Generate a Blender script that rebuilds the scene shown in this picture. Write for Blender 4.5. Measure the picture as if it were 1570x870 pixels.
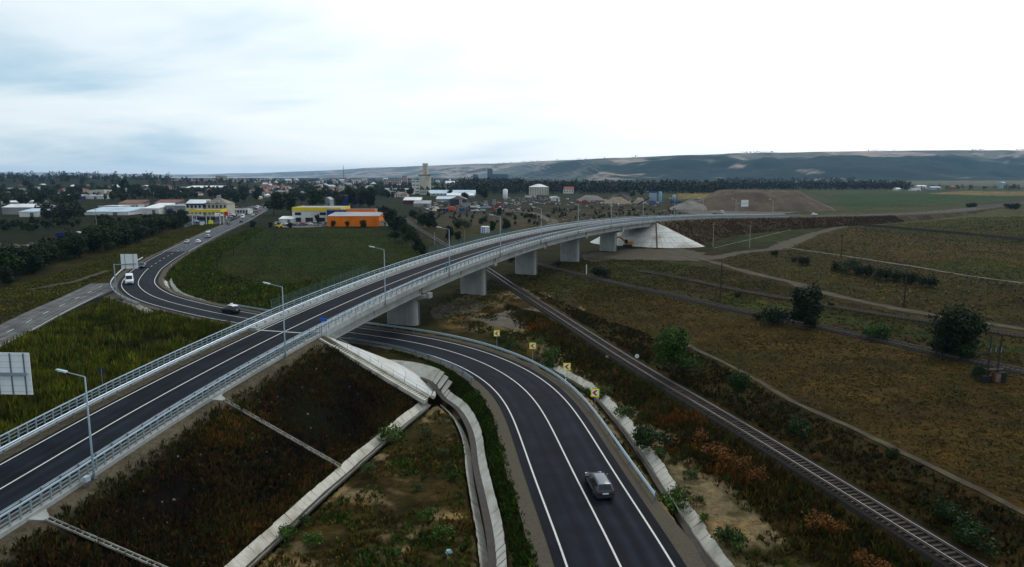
import bpy, math, random
import numpy as np
from mathutils import Vector, Matrix

for _o in list(bpy.data.objects):
    bpy.data.objects.remove(_o)
SC = bpy.context.scene
COL = SC.collection
PI = math.pi
R = math.radians

# ------------------------------------------------------------------ camera
CAM_H = 28.0
FPX = 1100.0                       # focal length in pixels of a 1570 px wide frame
PITCH = math.atan((435 - 269) / FPX)
cam_d = bpy.data.cameras.new("camera")
cam_d.sensor_width = 36.0
cam_d.lens = 36.0 * FPX / 1570.0
cam_d.clip_start = 0.5
cam_d.clip_end = 40000.0
cam = bpy.data.objects.new("camera", cam_d)
COL.objects.link(cam)
cam.location = (0, 0, CAM_H)
cam.rotation_euler = (PI / 2 - PITCH, 0, 0)
SC.camera = cam

# ------------------------------------------------------------------ world: overcast sky over a Nishita sky
SUN_AZ = R(24)       # to the right of the view direction (+Y)
SUN_EL = R(47)
SUN_DIR = Vector((math.sin(SUN_AZ) * math.cos(SUN_EL), math.cos(SUN_AZ) * math.cos(SUN_EL), math.sin(SUN_EL)))
world = bpy.data.worlds.new("World")
SC.world = world
world.use_nodes = True
wn = world.node_tree
wn.nodes.clear()
def N(tree, kind, **kw):
    n = tree.nodes.new(kind)
    for k, v in kw.items():
        setattr(n, k, v)
    return n
def LK(tree, a, b):
    tree.links.new(a, b)
def mathn(tree, op, a, b=None, clamp=False):
    n = tree.nodes.new("ShaderNodeMath"); n.operation = op; n.use_clamp = clamp
    for i, v in enumerate((a, b)):
        if v is None: continue
        if isinstance(v, (int, float)): n.inputs[i].default_value = v
        else: tree.links.new(v, n.inputs[i])
    return n.outputs[0]
def mixc(tree, fac, a, b, blend="MIX"):
    n = tree.nodes.new("ShaderNodeMix"); n.data_type = "RGBA"; n.blend_type = blend
    for s, v in ((0, fac), (6, a), (7, b)):
        if isinstance(v, (int, float)): n.inputs[s].default_value = v
        elif isinstance(v, tuple): n.inputs[s].default_value = (*v[:3], 1)
        else: tree.links.new(v, n.inputs[s])
    return n.outputs[2]
def ramp(tree, fac, stops):
    n = tree.nodes.new("ShaderNodeValToRGB")
    cr = n.color_ramp
    while len(cr.elements) < len(stops): cr.elements.new(0.5)
    for e, (p, c) in zip(cr.elements, stops):
        e.position = p; e.color = (c, c, c, 1) if isinstance(c, (int, float)) else (*c, 1)
    tree.links.new(fac, n.inputs[0])
    return n.outputs[0]

sky = N(wn, "ShaderNodeTexSky", sky_type="NISHITA", sun_disc=False)
sky.sun_elevation = SUN_EL
sky.sun_rotation = SUN_AZ
sky.air_density = 1.0; sky.dust_density = 2.0
bg_sky = N(wn, "ShaderNodeBackground"); bg_sky.inputs[1].default_value = 0.1
LK(wn, sky.outputs[0], bg_sky.inputs[0])
tc = N(wn, "ShaderNodeTexCoord")
sep = N(wn, "ShaderNodeSeparateXYZ"); LK(wn, tc.outputs["Generated"], sep.inputs[0])
zc = mathn(wn, "ADD", mathn(wn, "MAXIMUM", sep.outputs[2], 0.0), 0.20)
comb = N(wn, "ShaderNodeCombineXYZ")
LK(wn, mathn(wn, "DIVIDE", sep.outputs[0], zc), comb.inputs[0])
LK(wn, mathn(wn, "DIVIDE", sep.outputs[1], zc), comb.inputs[1])
mp = N(wn, "ShaderNodeMapping"); mp.inputs["Rotation"].default_value = (0, 0, R(-28)); mp.inputs["Scale"].default_value = (0.75, 1.15, 1); mp.inputs["Location"].default_value = (3.1, 1.7, 0.4)
LK(wn, comb.outputs[0], mp.inputs[0])
nz = N(wn, "ShaderNodeTexNoise"); nz.inputs["Scale"].default_value = 0.85; nz.inputs["Detail"].default_value = 7; nz.inputs["Roughness"].default_value = 0.52; nz.inputs["Distortion"].default_value = 0.35
LK(wn, mp.outputs[0], nz.inputs[0])
cloud = ramp(wn, nz.outputs[0], [(0.38, 0.0), (0.50, 0.72), (0.60, 1.0)])
dotn = N(wn, "ShaderNodeVectorMath", operation="DOT_PRODUCT")
nrm = N(wn, "ShaderNodeVectorMath", operation="NORMALIZE"); LK(wn, tc.outputs["Generated"], nrm.inputs[0])
LK(wn, nrm.outputs[0], dotn.inputs[0])
GLOW = Vector((math.sin(R(34)) * math.cos(R(32)), math.cos(R(34)) * math.cos(R(32)), math.sin(R(32))))
dotn.inputs[1].default_value = GLOW
glow = mathn(wn, "POWER", mathn(wn, "MAXIMUM", dotn.outputs["Value"], 0.0), 4.0)
# grey-blue gaps between pale clouds, everything paler towards the veiled sun
gap = (0.48, 0.70, 0.85)
white = (0.94, 1.03, 1.07)
ccol = mixc(wn, cloud, gap, white)
ccol2 = mixc(wn, mathn(wn, "MULTIPLY", glow, 1.7, True), ccol, (1.16, 1.16, 1.16))
bg_cl = N(wn, "ShaderNodeBackground")
LK(wn, ccol2, bg_cl.inputs[0])
side = mathn(wn, "POWER", mathn(wn, "MULTIPLY", mathn(wn, "ADD", dotn.outputs["Value"], 1.0), 0.5), 1.5)   # brighter towards the veiled sun, dimmer behind the camera
LK(wn, mathn(wn, "ADD", mathn(wn, "MULTIPLY", side, .74), .66), bg_cl.inputs[1])
mixs = N(wn, "ShaderNodeMixShader"); mixs.inputs[0].default_value = 0.93
LK(wn, bg_sky.outputs[0], mixs.inputs[1]); LK(wn, bg_cl.outputs[0], mixs.inputs[2])
wout = N(wn, "ShaderNodeOutputWorld"); LK(wn, mixs.outputs[0], wout.inputs[0])

# ------------------------------------------------------------------ sun behind thin cloud
sun_d = bpy.data.lights.new("sun", "SUN")
sun_d.energy = 1.25
sun_d.angle = R(13)
sun_d.color = (1.0, 0.97, 0.92)
sun = bpy.data.objects.new("sun", sun_d)
COL.objects.link(sun)
sun.rotation_euler = (-SUN_DIR).to_track_quat("-Z", "Y").to_euler()

SC.view_settings.view_transform = "Standard"
SC.view_settings.look = "None"
SC.view_settings.exposure = -0.15
SC.view_settings.gamma = 1.0
SC.view_settings.use_curve_mapping = False
SC.render.engine = "CYCLES"
SC.cycles.use_denoising = True
SC.cycles.max_bounces = 5
SC.cycles.diffuse_bounces = 2
SC.cycles.glossy_bounces = 2
SC.cycles.transparent_max_bounces = 8
SC.cycles.volume_bounces = 0

# ------------------------------------------------------------------ measuring the photograph: pixel -> point of the place
_cp, _sp = math.cos(PITCH), math.sin(PITCH)
def ray(x, y):
    u = (x - 785) / FPX; v = -(y - 435) / FPX
    return (u, _cp + v * _sp, -_sp + v * _cp)
def gz(x, y, z=0.0):
    """where the line of sight through photo pixel (x, y) meets height z"""
    r = ray(x, y); t = (z - CAM_H) / r[2]
    return (r[0] * t, r[1] * t)
def atY(x, y, Y):
    r = ray(x, y); t = Y / r[1]
    return (r[0] * t, Y, CAM_H + r[2] * t)
def depth(y, z=0.0):
    return gz(785, y, z)[1]
def mpp(Y):
    return Y * 1.02 / FPX            # metres per photo pixel at distance Y

rng = np.random.default_rng(7)
random.seed(7)

# ------------------------------------------------------------------ materials
MATS = {}
def new_mat(name):
    m = bpy.data.materials.new(name); m.use_nodes = True
    t = m.node_tree; b = t.nodes["Principled BSDF"]
    return m, t, b
def mat(name, color, rough=0.75, var=0.25, scale=3.0, metal=0.0, bump=0.0, fine=None, spec=0.12, tint=None, tscale=0.4, streak=0.0):
    """procedural surface: base colour broken by two sizes of noise"""
    if name in MATS: return MATS[name]
    m, t, b = new_mat(name)
    geo = N(t, "ShaderNodeNewGeometry")
    n1 = N(t, "ShaderNodeTexNoise"); n1.inputs["Scale"].default_value = scale; n1.inputs["Detail"].default_value = 6; n1.inputs["Roughness"].default_value = 0.65
    LK(t, geo.outputs["Position"], n1.inputs[0])
    lo = tuple(c * (1 - var) for c in color); hi = tuple(min(1, c * (1 + var)) for c in color)
    c = mixc(t, ramp(t, n1.outputs[0], [(0.3, 0.0), (0.7, 1.0)]), lo, hi)
    if tint:
        n2 = N(t, "ShaderNodeTexNoise"); n2.inputs["Scale"].default_value = tscale; n2.inputs["Detail"].default_value = 5
        LK(t, geo.outputs["Position"], n2.inputs[0])
        c = mixc(t, ramp(t, n2.outputs[0], [(0.48, 0.0), (0.66, 0.8)]), c, tint)
    if streak:
        mpn = N(t, "ShaderNodeMapping"); mpn.inputs["Scale"].default_value = (2.6, 2.6, .16); LK(t, geo.outputs["Position"], mpn.inputs[0])
        n4 = N(t, "ShaderNodeTexNoise"); n4.inputs["Scale"].default_value = 1.0; n4.inputs["Detail"].default_value = 5; LK(t, mpn.outputs[0], n4.inputs[0])
        c = mixc(t, 1.0, c, ramp(t, n4.outputs[0], [(.30, 1 - streak), (.62, 1.0)]), "MULTIPLY")
    LK(t, c, b.inputs["Base Color"])
    b.inputs["Roughness"].default_value = rough
    b.inputs["Metallic"].default_value = metal
    b.inputs["Specular IOR Level"].default_value = spec
    if bump:
        n3 = N(t, "ShaderNodeTexNoise"); n3.inputs["Scale"].default_value = fine or scale * 8; n3.inputs["Detail"].default_value = 4
        LK(t, geo.outputs["Position"], n3.inputs[0])
        bp = N(t, "ShaderNodeBump"); bp.inputs["Strength"].default_value = bump; bp.inputs["Distance"].default_value = 0.05
        LK(t, n3.outputs[0], bp.inputs["Height"]); LK(t, bp.outputs[0], b.inputs["Normal"])
    MATS[name] = m
    return m
def mat_attr(name, rough=0.9, var=0.35, scale=1.5, bump=0.0, spec=0.02, trans=0.0, scale2=None):
    """colour carried by the mesh (attribute col) broken by noise"""
    if name in MATS: return MATS[name]
    m, t, b = new_mat(name)
    at = N(t, "ShaderNodeAttribute"); at.attribute_name = "col"
    geo = N(t, "ShaderNodeNewGeometry")
    n1 = N(t, "ShaderNodeTexNoise"); n1.inputs["Scale"].default_value = scale; n1.inputs["Detail"].default_value = 8; n1.inputs["Roughness"].default_value = 0.7
    LK(t, geo.outputs["Position"], n1.inputs[0])
    k = ramp(t, n1.outputs[0], [(0.28, 1 - var), (0.72, 1 + var)])
    c = mixc(t, 1.0, at.outputs["Color"], k, "MULTIPLY")
    if scale2:
        n2 = N(t, "ShaderNodeTexNoise"); n2.inputs["Scale"].default_value = scale2; n2.inputs["Detail"].default_value = 8; n2.inputs["Roughness"].default_value = 0.65
        LK(t, geo.outputs["Position"], n2.inputs[0])
        k2 = ramp(t, n2.outputs[0], [(0.32, (0.42, 0.52, 0.42)), (0.5, (1.0, 1.0, 1.0)), (0.68, (1.7, 1.45, 1.1))])
        c = mixc(t, 1.0, c, k2, "MULTIPLY")
    LK(t, c, b.inputs["Base Color"])
    b.inputs["Roughness"].default_value = rough
    b.inputs["Specular IOR Level"].default_value = spec
    if bump:
        bp = N(t, "ShaderNodeBump"); bp.inputs["Strength"].default_value = bump; bp.inputs["Distance"].default_value = 0.15
        LK(t, n1.outputs[0], bp.inputs["Height"]); LK(t, bp.outputs[0], b.inputs["Normal"])
    MATS[name] = m
    return m
def glass(name="glass", color=(0.012, 0.015, 0.018)):
    if name in MATS: return MATS[name]
    m, t, b = new_mat(name)
    b.inputs["Base Color"].default_value = (*color, 1); b.inputs["Roughness"].default_value = 0.15; b.inputs["Specular IOR Level"].default_value = 0.28
    MATS[name] = m
    return m
def emit_less(name, color, rough=0.4):
    return mat(name, color, rough, 0.06, 2.0)

# ------------------------------------------------------------------ mesh helpers
class MB:
    def __init__(s): s.v = []; s.f = []
    def add(s, vs, fs):
        o = len(s.v); s.v += [tuple(v) for v in vs]; s.f += [tuple(i + o for i in f) for f in fs]
    def box(s, c, d, rz=0.0, taper=1.0):
        x, y, z = d[0] / 2, d[1] / 2, d[2] / 2
        ca, sa = math.cos(rz), math.sin(rz); vs = []
        for k, sz in ((1, -z), (taper, z)):
            for px, py in ((-x, -y), (x, -y), (x, y), (-x, y)):
                px *= k; py *= k
                vs.append((c[0] + px * ca - py * sa, c[1] + px * sa + py * ca, c[2] + sz))
        s.add(vs, [(3, 2, 1, 0), (4, 5, 6, 7), (0, 1, 5, 4), (1, 2, 6, 5), (2, 3, 7, 6), (3, 0, 4, 7)])
        return s
    def bar(s, a, b, w, h=None):
        """box beam between two points"""
        h = h or w; a = Vector(a); b = Vector(b); t = (b - a).normalized()
        u = t.cross(Vector((0, 0, 1)))
        if u.length < 1e-4: u = Vector((1, 0, 0))
        u.normalize(); n = u.cross(t).normalized()
        vs = []
        for p in (a, b):
            for i, j in ((-1, -1), (1, -1), (1, 1), (-1, 1)):
                vs.append(p + u * (i * w / 2) + n * (j * h / 2))
        s.add(vs, [(3, 2, 1, 0), (4, 5, 6, 7), (0, 1, 5, 4), (1, 2, 6, 5), (2, 3, 7, 6), (3, 0, 4, 7)])
        return s
    def tube(s, pts, radii, n=8, cap=True):
        rings = []; pts = [Vector(p) for p in pts]
        if isinstance(radii, (int, float)): radii = [radii] * len(pts)
        for i, p in enumerate(pts):
            t = (pts[min(i + 1, len(pts) - 1)] - pts[max(i - 1, 0)]).normalized()
            u = t.cross(Vector((0, 0, 1)))
            if u.length < 1e-3: u = Vector((1, 0, 0))
            u.normalize(); w = u.cross(t)
            rings.append([p + (u * math.cos(2 * PI * k / n) + w * math.sin(2 * PI * k / n)) * radii[i] for k in range(n)])
        vs = [v for r in rings for v in r]; fs = []
        for i in range(len(rings) - 1):
            for k in range(n):
                a = i * n + k; b = i * n + (k + 1) % n
                fs.append((a, b, b + n, a + n))
        if cap:
            fs.append(tuple(reversed(range(n)))); fs.append(tuple(range((len(rings) - 1) * n, len(rings) * n)))
        s.add(vs, fs); return s
    def lathe(s, prof, n=12, c=(0, 0, 0)):
        vs = []; fs = []
        for r_, z in prof:
            for k in range(n):
                vs.append((c[0] + r_ * math.cos(2 * PI * k / n), c[1] + r_ * math.sin(2 * PI * k / n), c[2] + z))
        for i in range(len(prof) - 1):
            for k in range(n):
                a = i * n + k; b = i * n + (k + 1) % n
                fs.append((a, b, b + n, a + n))
        fs.append(tuple(reversed(range(n)))); fs.append(tuple(range((len(prof) - 1) * n, len(prof) * n)))
        s.add(vs, fs); return s
    def sweep(s, frames, prof, closed=True, caps=True):
        """frames: list of (origin, right, up); prof: list of (right, up)"""
        n = len(prof); vs = []; fs = []
        for o, u, w in frames:
            for a, b in prof:
                vs.append((o[0] + u[0] * a + w[0] * b, o[1] + u[1] * a + w[1] * b, o[2] + u[2] * a + w[2] * b))
        m = n if closed else n - 1
        for i in range(len(frames) - 1):
            for k in range(m):
                a = i * n + k; b = i * n + (k + 1) % n
                fs.append((a, a + n, b + n, b))
        if closed and caps:
            fs.append(tuple(range(n))); fs.append(tuple(reversed(range((len(frames) - 1) * n, len(frames) * n))))
        s.add(vs, fs); return s
    def prism(s, poly, z0, z1):
        n = len(poly)
        vs = [(p[0], p[1], z0) for p in poly] + [(p[0], p[1], z1) for p in poly]
        s.add(vs, [tuple(reversed(range(n))), tuple(range(n, 2 * n))] + [(i, (i + 1) % n, (i + 1) % n + n, i + n) for i in range(n)])
        return s
    def mesh(s, name, material=None, smooth=False):
        me = bpy.data.meshes.new(name); me.from_pydata(s.v, [], s.f)
        if material: me.materials.append(material)
        if smooth: me.polygons.foreach_set("use_smooth", [True] * len(me.polygons))
        me.update(); return me
    def build(s, name, material, parent=None, smooth=False, loc=None, rz=0.0):
        return link(name, s.mesh(name, material, smooth), parent, loc, rz)
def link(name, me, parent=None, loc=None, rz=0.0):
    o = bpy.data.objects.new(name, me); COL.objects.link(o)
    if parent is not None: o.parent = parent
    if loc is not None: o.location = loc
    if rz: o.rotation_euler = (0, 0, rz)
    return o
def tag(o, label=None, cat=None, group=None, kind=None):
    if label: o["label"] = label
    if cat: o["category"] = cat
    if group: o["group"] = group
    if kind: o["kind"] = kind
    return o
def thing(name, label, cat, loc=(0, 0, 0), rz=0.0, group=None, scale=1.0):
    o = bpy.data.objects.new(name, None); COL.objects.link(o)
    o.empty_display_size = 0.3
    o.location = loc; o.rotation_euler = (0, 0, rz)
    if scale != 1.0: o.scale = (scale,) * 3 if isinstance(scale, (int, float)) else scale
    return tag(o, label, cat, group)
def struct(o): o["kind"] = "structure"; return o
def stuff(o, label=None, cat=None): o["kind"] = "stuff"; return tag(o, label, cat)
def dup(root, loc, rz=None, label=None, group=None, scale=None):
    r = root.copy(); COL.objects.link(r); r.location = loc
    if rz is not None: r.rotation_euler = (0, 0, rz)
    if scale is not None: r.scale = (scale,) * 3 if isinstance(scale, (int, float)) else scale
    if label: r["label"] = label
    if group: r["group"] = group
    for ch in root.children:
        c = ch.copy(); COL.objects.link(c); c.parent = r
        for g in ch.children:
            d = g.copy(); COL.objects.link(d); d.parent = c
    return r
def tri_mesh(name, V, F, material, colors=None):
    """big numpy mesh; V (n,3), F (m,3 or 4), colours per vertex"""
    me = bpy.data.meshes.new(name)
    V = np.asarray(V, np.float32); F = np.asarray(F, np.int32); k = F.shape[1]
    me.vertices.add(len(V)); me.vertices.foreach_set("co", V.ravel())
    me.loops.add(F.size); me.loops.foreach_set("vertex_index", F.ravel())
    me.polygons.add(len(F)); me.polygons.foreach_set("loop_start", np.arange(0, F.size, k, dtype=np.int32))
    if colors is not None:
        a = me.attributes.new("col", "FLOAT_COLOR", "POINT")
        c = np.ones((len(V), 4), np.float32); c[:, :3] = colors
        a.data.foreach_set("color", c.ravel())
    me.materials.append(material)
    me.update(calc_edges=True)
    return me

# ------------------------------------------------------------------ lines on the ground
def spline(pts, step=1.0):
    """Catmull-Rom through the points, resampled evenly; returns (n,k) array"""
    P = np.array(pts, float); out = []
    Q = np.vstack([2 * P[0] - P[1], P, 2 * P[-1] - P[-2]])
    for i in range(1, len(Q) - 2):
        p0, p1, p2, p3 = Q[i - 1:i + 3]
        m = max(4, int(np.linalg.norm(p2[:2] - p1[:2]) / 0.5))
        t = np.linspace(0, 1, m, endpoint=False)[:, None]
        out.append(0.5 * (2 * p1 + (p2 - p0) * t + (2 * p0 - 5 * p1 + 4 * p2 - p3) * t ** 2 + (3 * p1 - p0 - 3 * p2 + p3) * t ** 3))
    C = np.vstack(out + [P[-1:]])
    return resample(C, step)
def resample(C, step):
    L = np.concatenate([[0], np.cumsum(np.hypot(*(np.diff(C[:, :2], axis=0).T)))])
    n = max(2, int(L[-1] / step) + 1); s = np.linspace(0, L[-1], n)
    return np.column_stack([np.interp(s, L, C[:, k]) for k in range(C.shape[1])])
def smooth_line(C, it=40):
    C = C.copy()
    for _ in range(it):
        C[1:-1] = 0.5 * C[1:-1] + 0.25 * (C[:-2] + C[2:])
    return C
class Line:
    """plan line with height: points (n,3), arc length s, right-hand normals"""
    def __init__(s, P, s0=0.0):
        P = np.asarray(P, float)
        if P.shape[1] == 2: P = np.column_stack([P, np.zeros(len(P))])
        s.P = P
        s.s = s0 + np.concatenate([[0], np.cumsum(np.hypot(*(np.diff(P[:, :2], axis=0).T)))])
        t = np.gradient(P[:, :2], axis=0); t /= np.linalg.norm(t, axis=1)[:, None]
        s.t = t; s.n = np.column_stack([t[:, 1], -t[:, 0]])
    def at(s, q, o=0.0, dz=0.0):
        x, y, z = (np.interp(q, s.s, s.P[:, k]) for k in range(3))
        nx, ny = (np.interp(q, s.s, s.n[:, k]) for k in range(2))
        return (float(x + nx * o), float(y + ny * o), float(z + dz))
    def head(s, q):
        """rotation that turns +X along the line"""
        tx, ty = (np.interp(q, s.s, s.t[:, k]) for k in range(2))
        return math.atan2(ty, tx)
    def grade(s, q):
        return float((np.interp(q + 1, s.s, s.P[:, 2]) - np.interp(q - 1, s.s, s.P[:, 2])) / 2)
    def off(s, o, s0=None, s1=None, step=None, dz=0.0):
        s0 = s.s[0] if s0 is None else s0; s1 = s.s[-1] if s1 is None else s1
        n = max(2, int(abs(s1 - s0) / (step or 1.0)) + 1); q = np.linspace(s0, s1, n)
        o_ = o(q) if callable(o) else np.full(n, float(o))
        return np.column_stack([np.interp(q, s.s, s.P[:, 0]) + np.interp(q, s.s, s.n[:, 0]) * o_,
                                np.interp(q, s.s, s.P[:, 1]) + np.interp(q, s.s, s.n[:, 1]) * o_,
                                np.interp(q, s.s, s.P[:, 2]) + dz])
    def frames(s, s0, s1, step=1.0, o=0.0, dz=0.0):
        n = max(2, int(abs(s1 - s0) / step) + 1); out = []
        for q in np.linspace(s0, s1, n):
            p = s.at(q, o, dz); nx, ny = (float(np.interp(q, s.s, s.n[:, k])) for k in range(2))
            out.append((p, (nx, ny, 0), (0, 0, 1)))
        return out
    def near(s, X, Y):
        """distance, signed offset (right positive) and s of the nearest point, for arrays"""
        X = np.asarray(X, float).ravel(); Y = np.asarray(Y, float).ravel()
        D = np.full(len(X), 1e9); O = np.full(len(X), 1e9); Sx = np.zeros(len(X))
        px, py = s.P[:, 0], s.P[:, 1]; K = 12; n = len(px)
        cx, cy = px[::K], py[::K]; win = np.arange(-K, K + 1)
        for a in range(0, len(X), 8000):
            x = X[a:a + 8000, None]; y = Y[a:a + 8000, None]
            c = ((x - cx) ** 2 + (y - cy) ** 2).argmin(1) * K
            J = np.clip(c[:, None] + win[None], 0, n - 1)
            d2 = (x - px[J]) ** 2 + (y - py[J]) ** 2; r_ = d2.argmin(1); ar = np.arange(len(r_)); i = J[ar, r_]
            dx = x[:, 0] - px[i]; dy = y[:, 0] - py[i]
            o = dx * s.n[i, 0] + dy * s.n[i, 1]; al = dx * s.t[i, 0] + dy * s.t[i, 1]
            D[a:a + 8000] = np.sqrt(d2[ar, r_]); O[a:a + 8000] = o; Sx[a:a + 8000] = s.s[i] + al
        return D, O, Sx
def strip_mesh(name, line, o0, o1, s0, s1, step, dz, material, cross=2, zfun=None):
    """ribbon between two offsets; zfun(x,y)->z drapes it"""
    cols = []
    for k in range(cross + 1):
        f = k / cross
        a = line.off(o0, s0, s1, step, dz); b = line.off(o1, s0, s1, step, dz)
        cols.append(a * (1 - f) + b * f)
    V = np.stack(cols, 1); n, m = V.shape[:2]
    V = V.reshape(-1, 3)
    if zfun is not None: V[:, 2] = zfun(V[:, 0], V[:, 1]) + dz
    i = np.arange(n - 1)[:, None] * m + np.arange(m - 1)[None]
    F = np.stack([i, i + 1, i + 1 + m, i + m], -1).reshape(-1, 4)
    # upward facing
    a, b, c = V[F[0, 0]], V[F[0, 1]], V[F[0, 2]]
    if np.cross(b - a, c - a)[2] < 0: F = F[:, ::-1]
    return tri_mesh(name, V, F, material)
def smoothstep(a, b, x):
    t = np.clip((x - a) / (b - a), 0, 1); return t * t * (3 - 2 * t)
def inside(poly, X, Y):
    P = np.asarray(poly); r = np.zeros(len(X), bool); j = len(P) - 1
    for i in range(len(P)):
        yi, yj = P[i, 1], P[j, 1]
        c = ((yi > Y) != (yj > Y)) & (X < (P[j, 0] - P[i, 0]) * (Y - yi) / (yj - yi + 1e-12) + P[i, 0])
        r ^= c; j = i
    return r
def fnoise(X, Y, scale, seed=0, octs=4):
    """smooth value noise in about -1..1"""
    out = np.zeros(len(X)); amp = 1.0; tot = 0
    for o in range(octs):
        x = X / scale + seed * 17.3 + o * 5.1; y = Y / scale + seed * 9.7 - o * 3.7
        xi = np.floor(x).astype(np.int64); yi = np.floor(y).astype(np.int64); fx = x - xi; fy = y - yi
        fx = fx * fx * (3 - 2 * fx); fy = fy * fy * (3 - 2 * fy)
        def h(a, b):
            v = (a * 374761393 + b * 668265263 + seed * 974711) & 0x7fffffff
            v = ((v ^ (v >> 13)) * 1274126177) & 0x7fffffff
            return ((v ^ (v >> 16)) & 0xffff) / 32767.5 - 1
        out += amp * ((h(xi, yi) * (1 - fx) + h(xi + 1, yi) * fx) * (1 - fy) + (h(xi, yi + 1) * (1 - fx) + h(xi + 1, yi + 1) * fx) * fy)
        tot += amp; amp *= 0.5; scale *= 0.5
    return out / tot * 1.6
# ================================================================== the lines of the place
_deck = [(-48.0, -40, .35), (-48.6, -6, .4), (-48.0, 14, .55), (-46.4, 34, .9), (-43.4, 53.8, 1.77), (-39.3, 73.5, 3.71), (-34.4, 92.9, 5.40), (-28.9, 112.1, 6.83), (-22.7, 131.2, 8.03),
         (-16.0, 150.1, 8.98), (-9.1, 168.3, 9.67), (-1.7, 186.9, 10.17), (6.2, 205.4, 10.47), (14.4, 223.7, 10.57), (22.9, 241.8, 10.49), (31.9, 259.7, 10.27), (41.3, 277.4, 9.92),
         (51.3, 294.8, 9.47), (61.9, 311.8, 8.96), (73.2, 328.3, 8.41), (85.3, 344.3, 7.87), (98.4, 359.5, 7.3), (130, 384, 6.2), (175, 411, 5.2), (235, 452, 3.9), (310, 515, 2.6), (400, 610, 1.5), (560, 775, .7), (800, 1005, .5), (1300, 1480, .5)]
DK = spline(_deck, 1.0)
_i0 = np.argmin(np.hypot(DK[:, 0] + 22.7, DK[:, 1] - 131.2))
DECK = Line(DK)
DECK.s -= DECK.s[_i0]
S_AB0, S_AB1 = -32.5, 185.0
PIERS = [3.0, 40.5, 76.5, 112.0, 148.5]

_low = [(8, -45), (9.4, 0), (9.7, 18), (9.0, 34), (7.9, 48.3), (6.1, 62.4), (4.5, 76.5), (3.2, 86), (.9, 94.6), (-3.0, 103.2), (-8.9, 111.6), (-14.9, 117.4), (-21.9, 122.3), (-29.5, 126.4), (-51.2, 138.2), (-59, 143.4), (-62.8, 146.3), (-71.5, 153.3),
        (-78.4, 159.4), (-84.8, 166.2), (-91.8, 175.6), (-98.2, 186), (-105.2, 202.5), (-111.0, 218), (-124, 263), (-149, 362), (-169, 450), (-186, 516), (-227, 673), (-300, 930), (-420, 1300)]
LOW = Line(smooth_line(spline(_low, 1.0), 60))
OLD = Line(spline([gz(-260, 640), gz(-120, 572), gz(5, 513), gz(70, 480), gz(128, 453), gz(172, 431), gz(205, 415)], 1.0))
_rail = [(52.5, -30), (44.5, 0), (36.3, 34), (32.6, 48.5), (26.0, 75), (18.1, 103.5), (10.9, 134.1), (-.2, 180.6), (-7.1, 211.1), (-24.0, 277.2), (-31.0, 305.3), (-49.3, 377), (-67.5, 455), (-96, 560), (-150, 760), (-240, 1050)]
RAIL = Line(smooth_line(spline(_rail, 1.0), 200))
RAIL2 = Line(smooth_line(spline([(125, 10), (100, 50), (85, 77), (73.6, 99.8), (67.4, 111), (62.8, 120.6), (56.5, 132.4), (49.8, 143.2), (44.6, 152.2), (37.5, 167.5), (29.8, 180.2), (23.6, 193), (10, 222), (-4, 252)], 1.0), 60))
RAIL3 = Line(smooth_line(spline([gz(1800, 556), gz(1570, 517.6), gz(1436, 495.7), gz(1359, 484.8), gz(1277, 471), gz(1205, 458.8), gz(1140, 447.8), gz(1099, 439), gz(1040, 426.5), gz(979, 416)], 1.0), 40))
DT1 = Line(DECK.off(22.2, -98, -31.2, 1.0))                      # ditch at the foot of the approach bank
DT1.P[:, 2] = 0
DT2 = Line(smooth_line(spline([(-1.2, 38), (-1.5, 52.1), (-2.5, 61), (-3.7, 69.8), (-4.5, 78), (-5.9, 85.0), (-7.6, 90.5), (-9.6, 94.6), (-12.0, 98.6), (-15.0, 101.2), (-18.6, 102.6), (-21.6, 103.2)], 0.5), 30))
DT3 = Line(smooth_line(spline([gz(1150, 920, -.9), gz(1091, 861, -.9), gz(1058, 806, -.9), gz(1032, 765, -.9), gz(997, 711, -.9), gz(971, 671, -.9), gz(940, 632, -.9), gz(921, 611, -.9), gz(905, 597, -.9), gz(884, 584, -.9), gz(860, 572, -.9), gz(838, 559, -.9), gz(812, 549, -.9)], 0.5), 30))
DT4 = Line(smooth_line(spline([gz(258, 428), gz(262, 438), gz(275, 450), gz(300, 459), gz(318, 464)], 0.5), 10))
DT5 = Line(smooth_line(spline([gz(183, 460), gz(200, 467), gz(232, 482)], 0.5), 10))
DT6 = Line(spline([gz(1090, 380), gz(1150, 366), gz(1210, 352), gz(1260, 341), gz(1300, 331)], 1.0))
TRACKS = {
    "a": Line(spline([gz(960, 384), gz(1010, 389), gz(1050, 393), gz(1083, 399), gz(1117, 409), gz(1160, 421), gz(1211, 433), gz(1250, 445), gz(1288, 456), gz(1360, 470), gz(1436, 483), gz(1570, 504), gz(1800, 545)], 2.0)),
    "b": Line(spline([gz(1197, 378), gz(1225, 383), gz(1304, 394), gz(1414, 412), gz(1570, 435), gz(1800, 470)], 2.0)),
    "c": Line(spline([gz(1083, 398), gz(1140, 387), gz(1185, 382), gz(1205, 373), gz(1255, 357), gz(1304, 345), gz(1373, 330)], 2.0)),
    "d": Line(spline([gz(1040, 521), gz(1078, 542), gz(1140, 572), gz(1222, 619), gz(1315, 660), gz(1414, 710), gz(1570, 787), gz(1750, 880)], 2.0)),
    "e": Line(spline([gz(835, 352), gz(847, 345), gz(843, 337), gz(826, 331), gz(812, 326), gz(760, 322)], 2.0)),
    "f": Line(spline([gz(45, 446), gz(100, 436), gz(128, 428), gz(165, 415)], 2.0)),
    "g": Line(spline([gz(5, 384), gz(35, 377), gz(75, 371), gz(118, 366)], 2.0)),
}
_lp = LOW.P[(LOW.P[:, 1] < 127) & (LOW.P[:, 0] > -30)][:, :2]
INNER = np.vstack([DECK.off(0, -130, -27, 2.0)[:, :2], _lp[::-1]])

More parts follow.
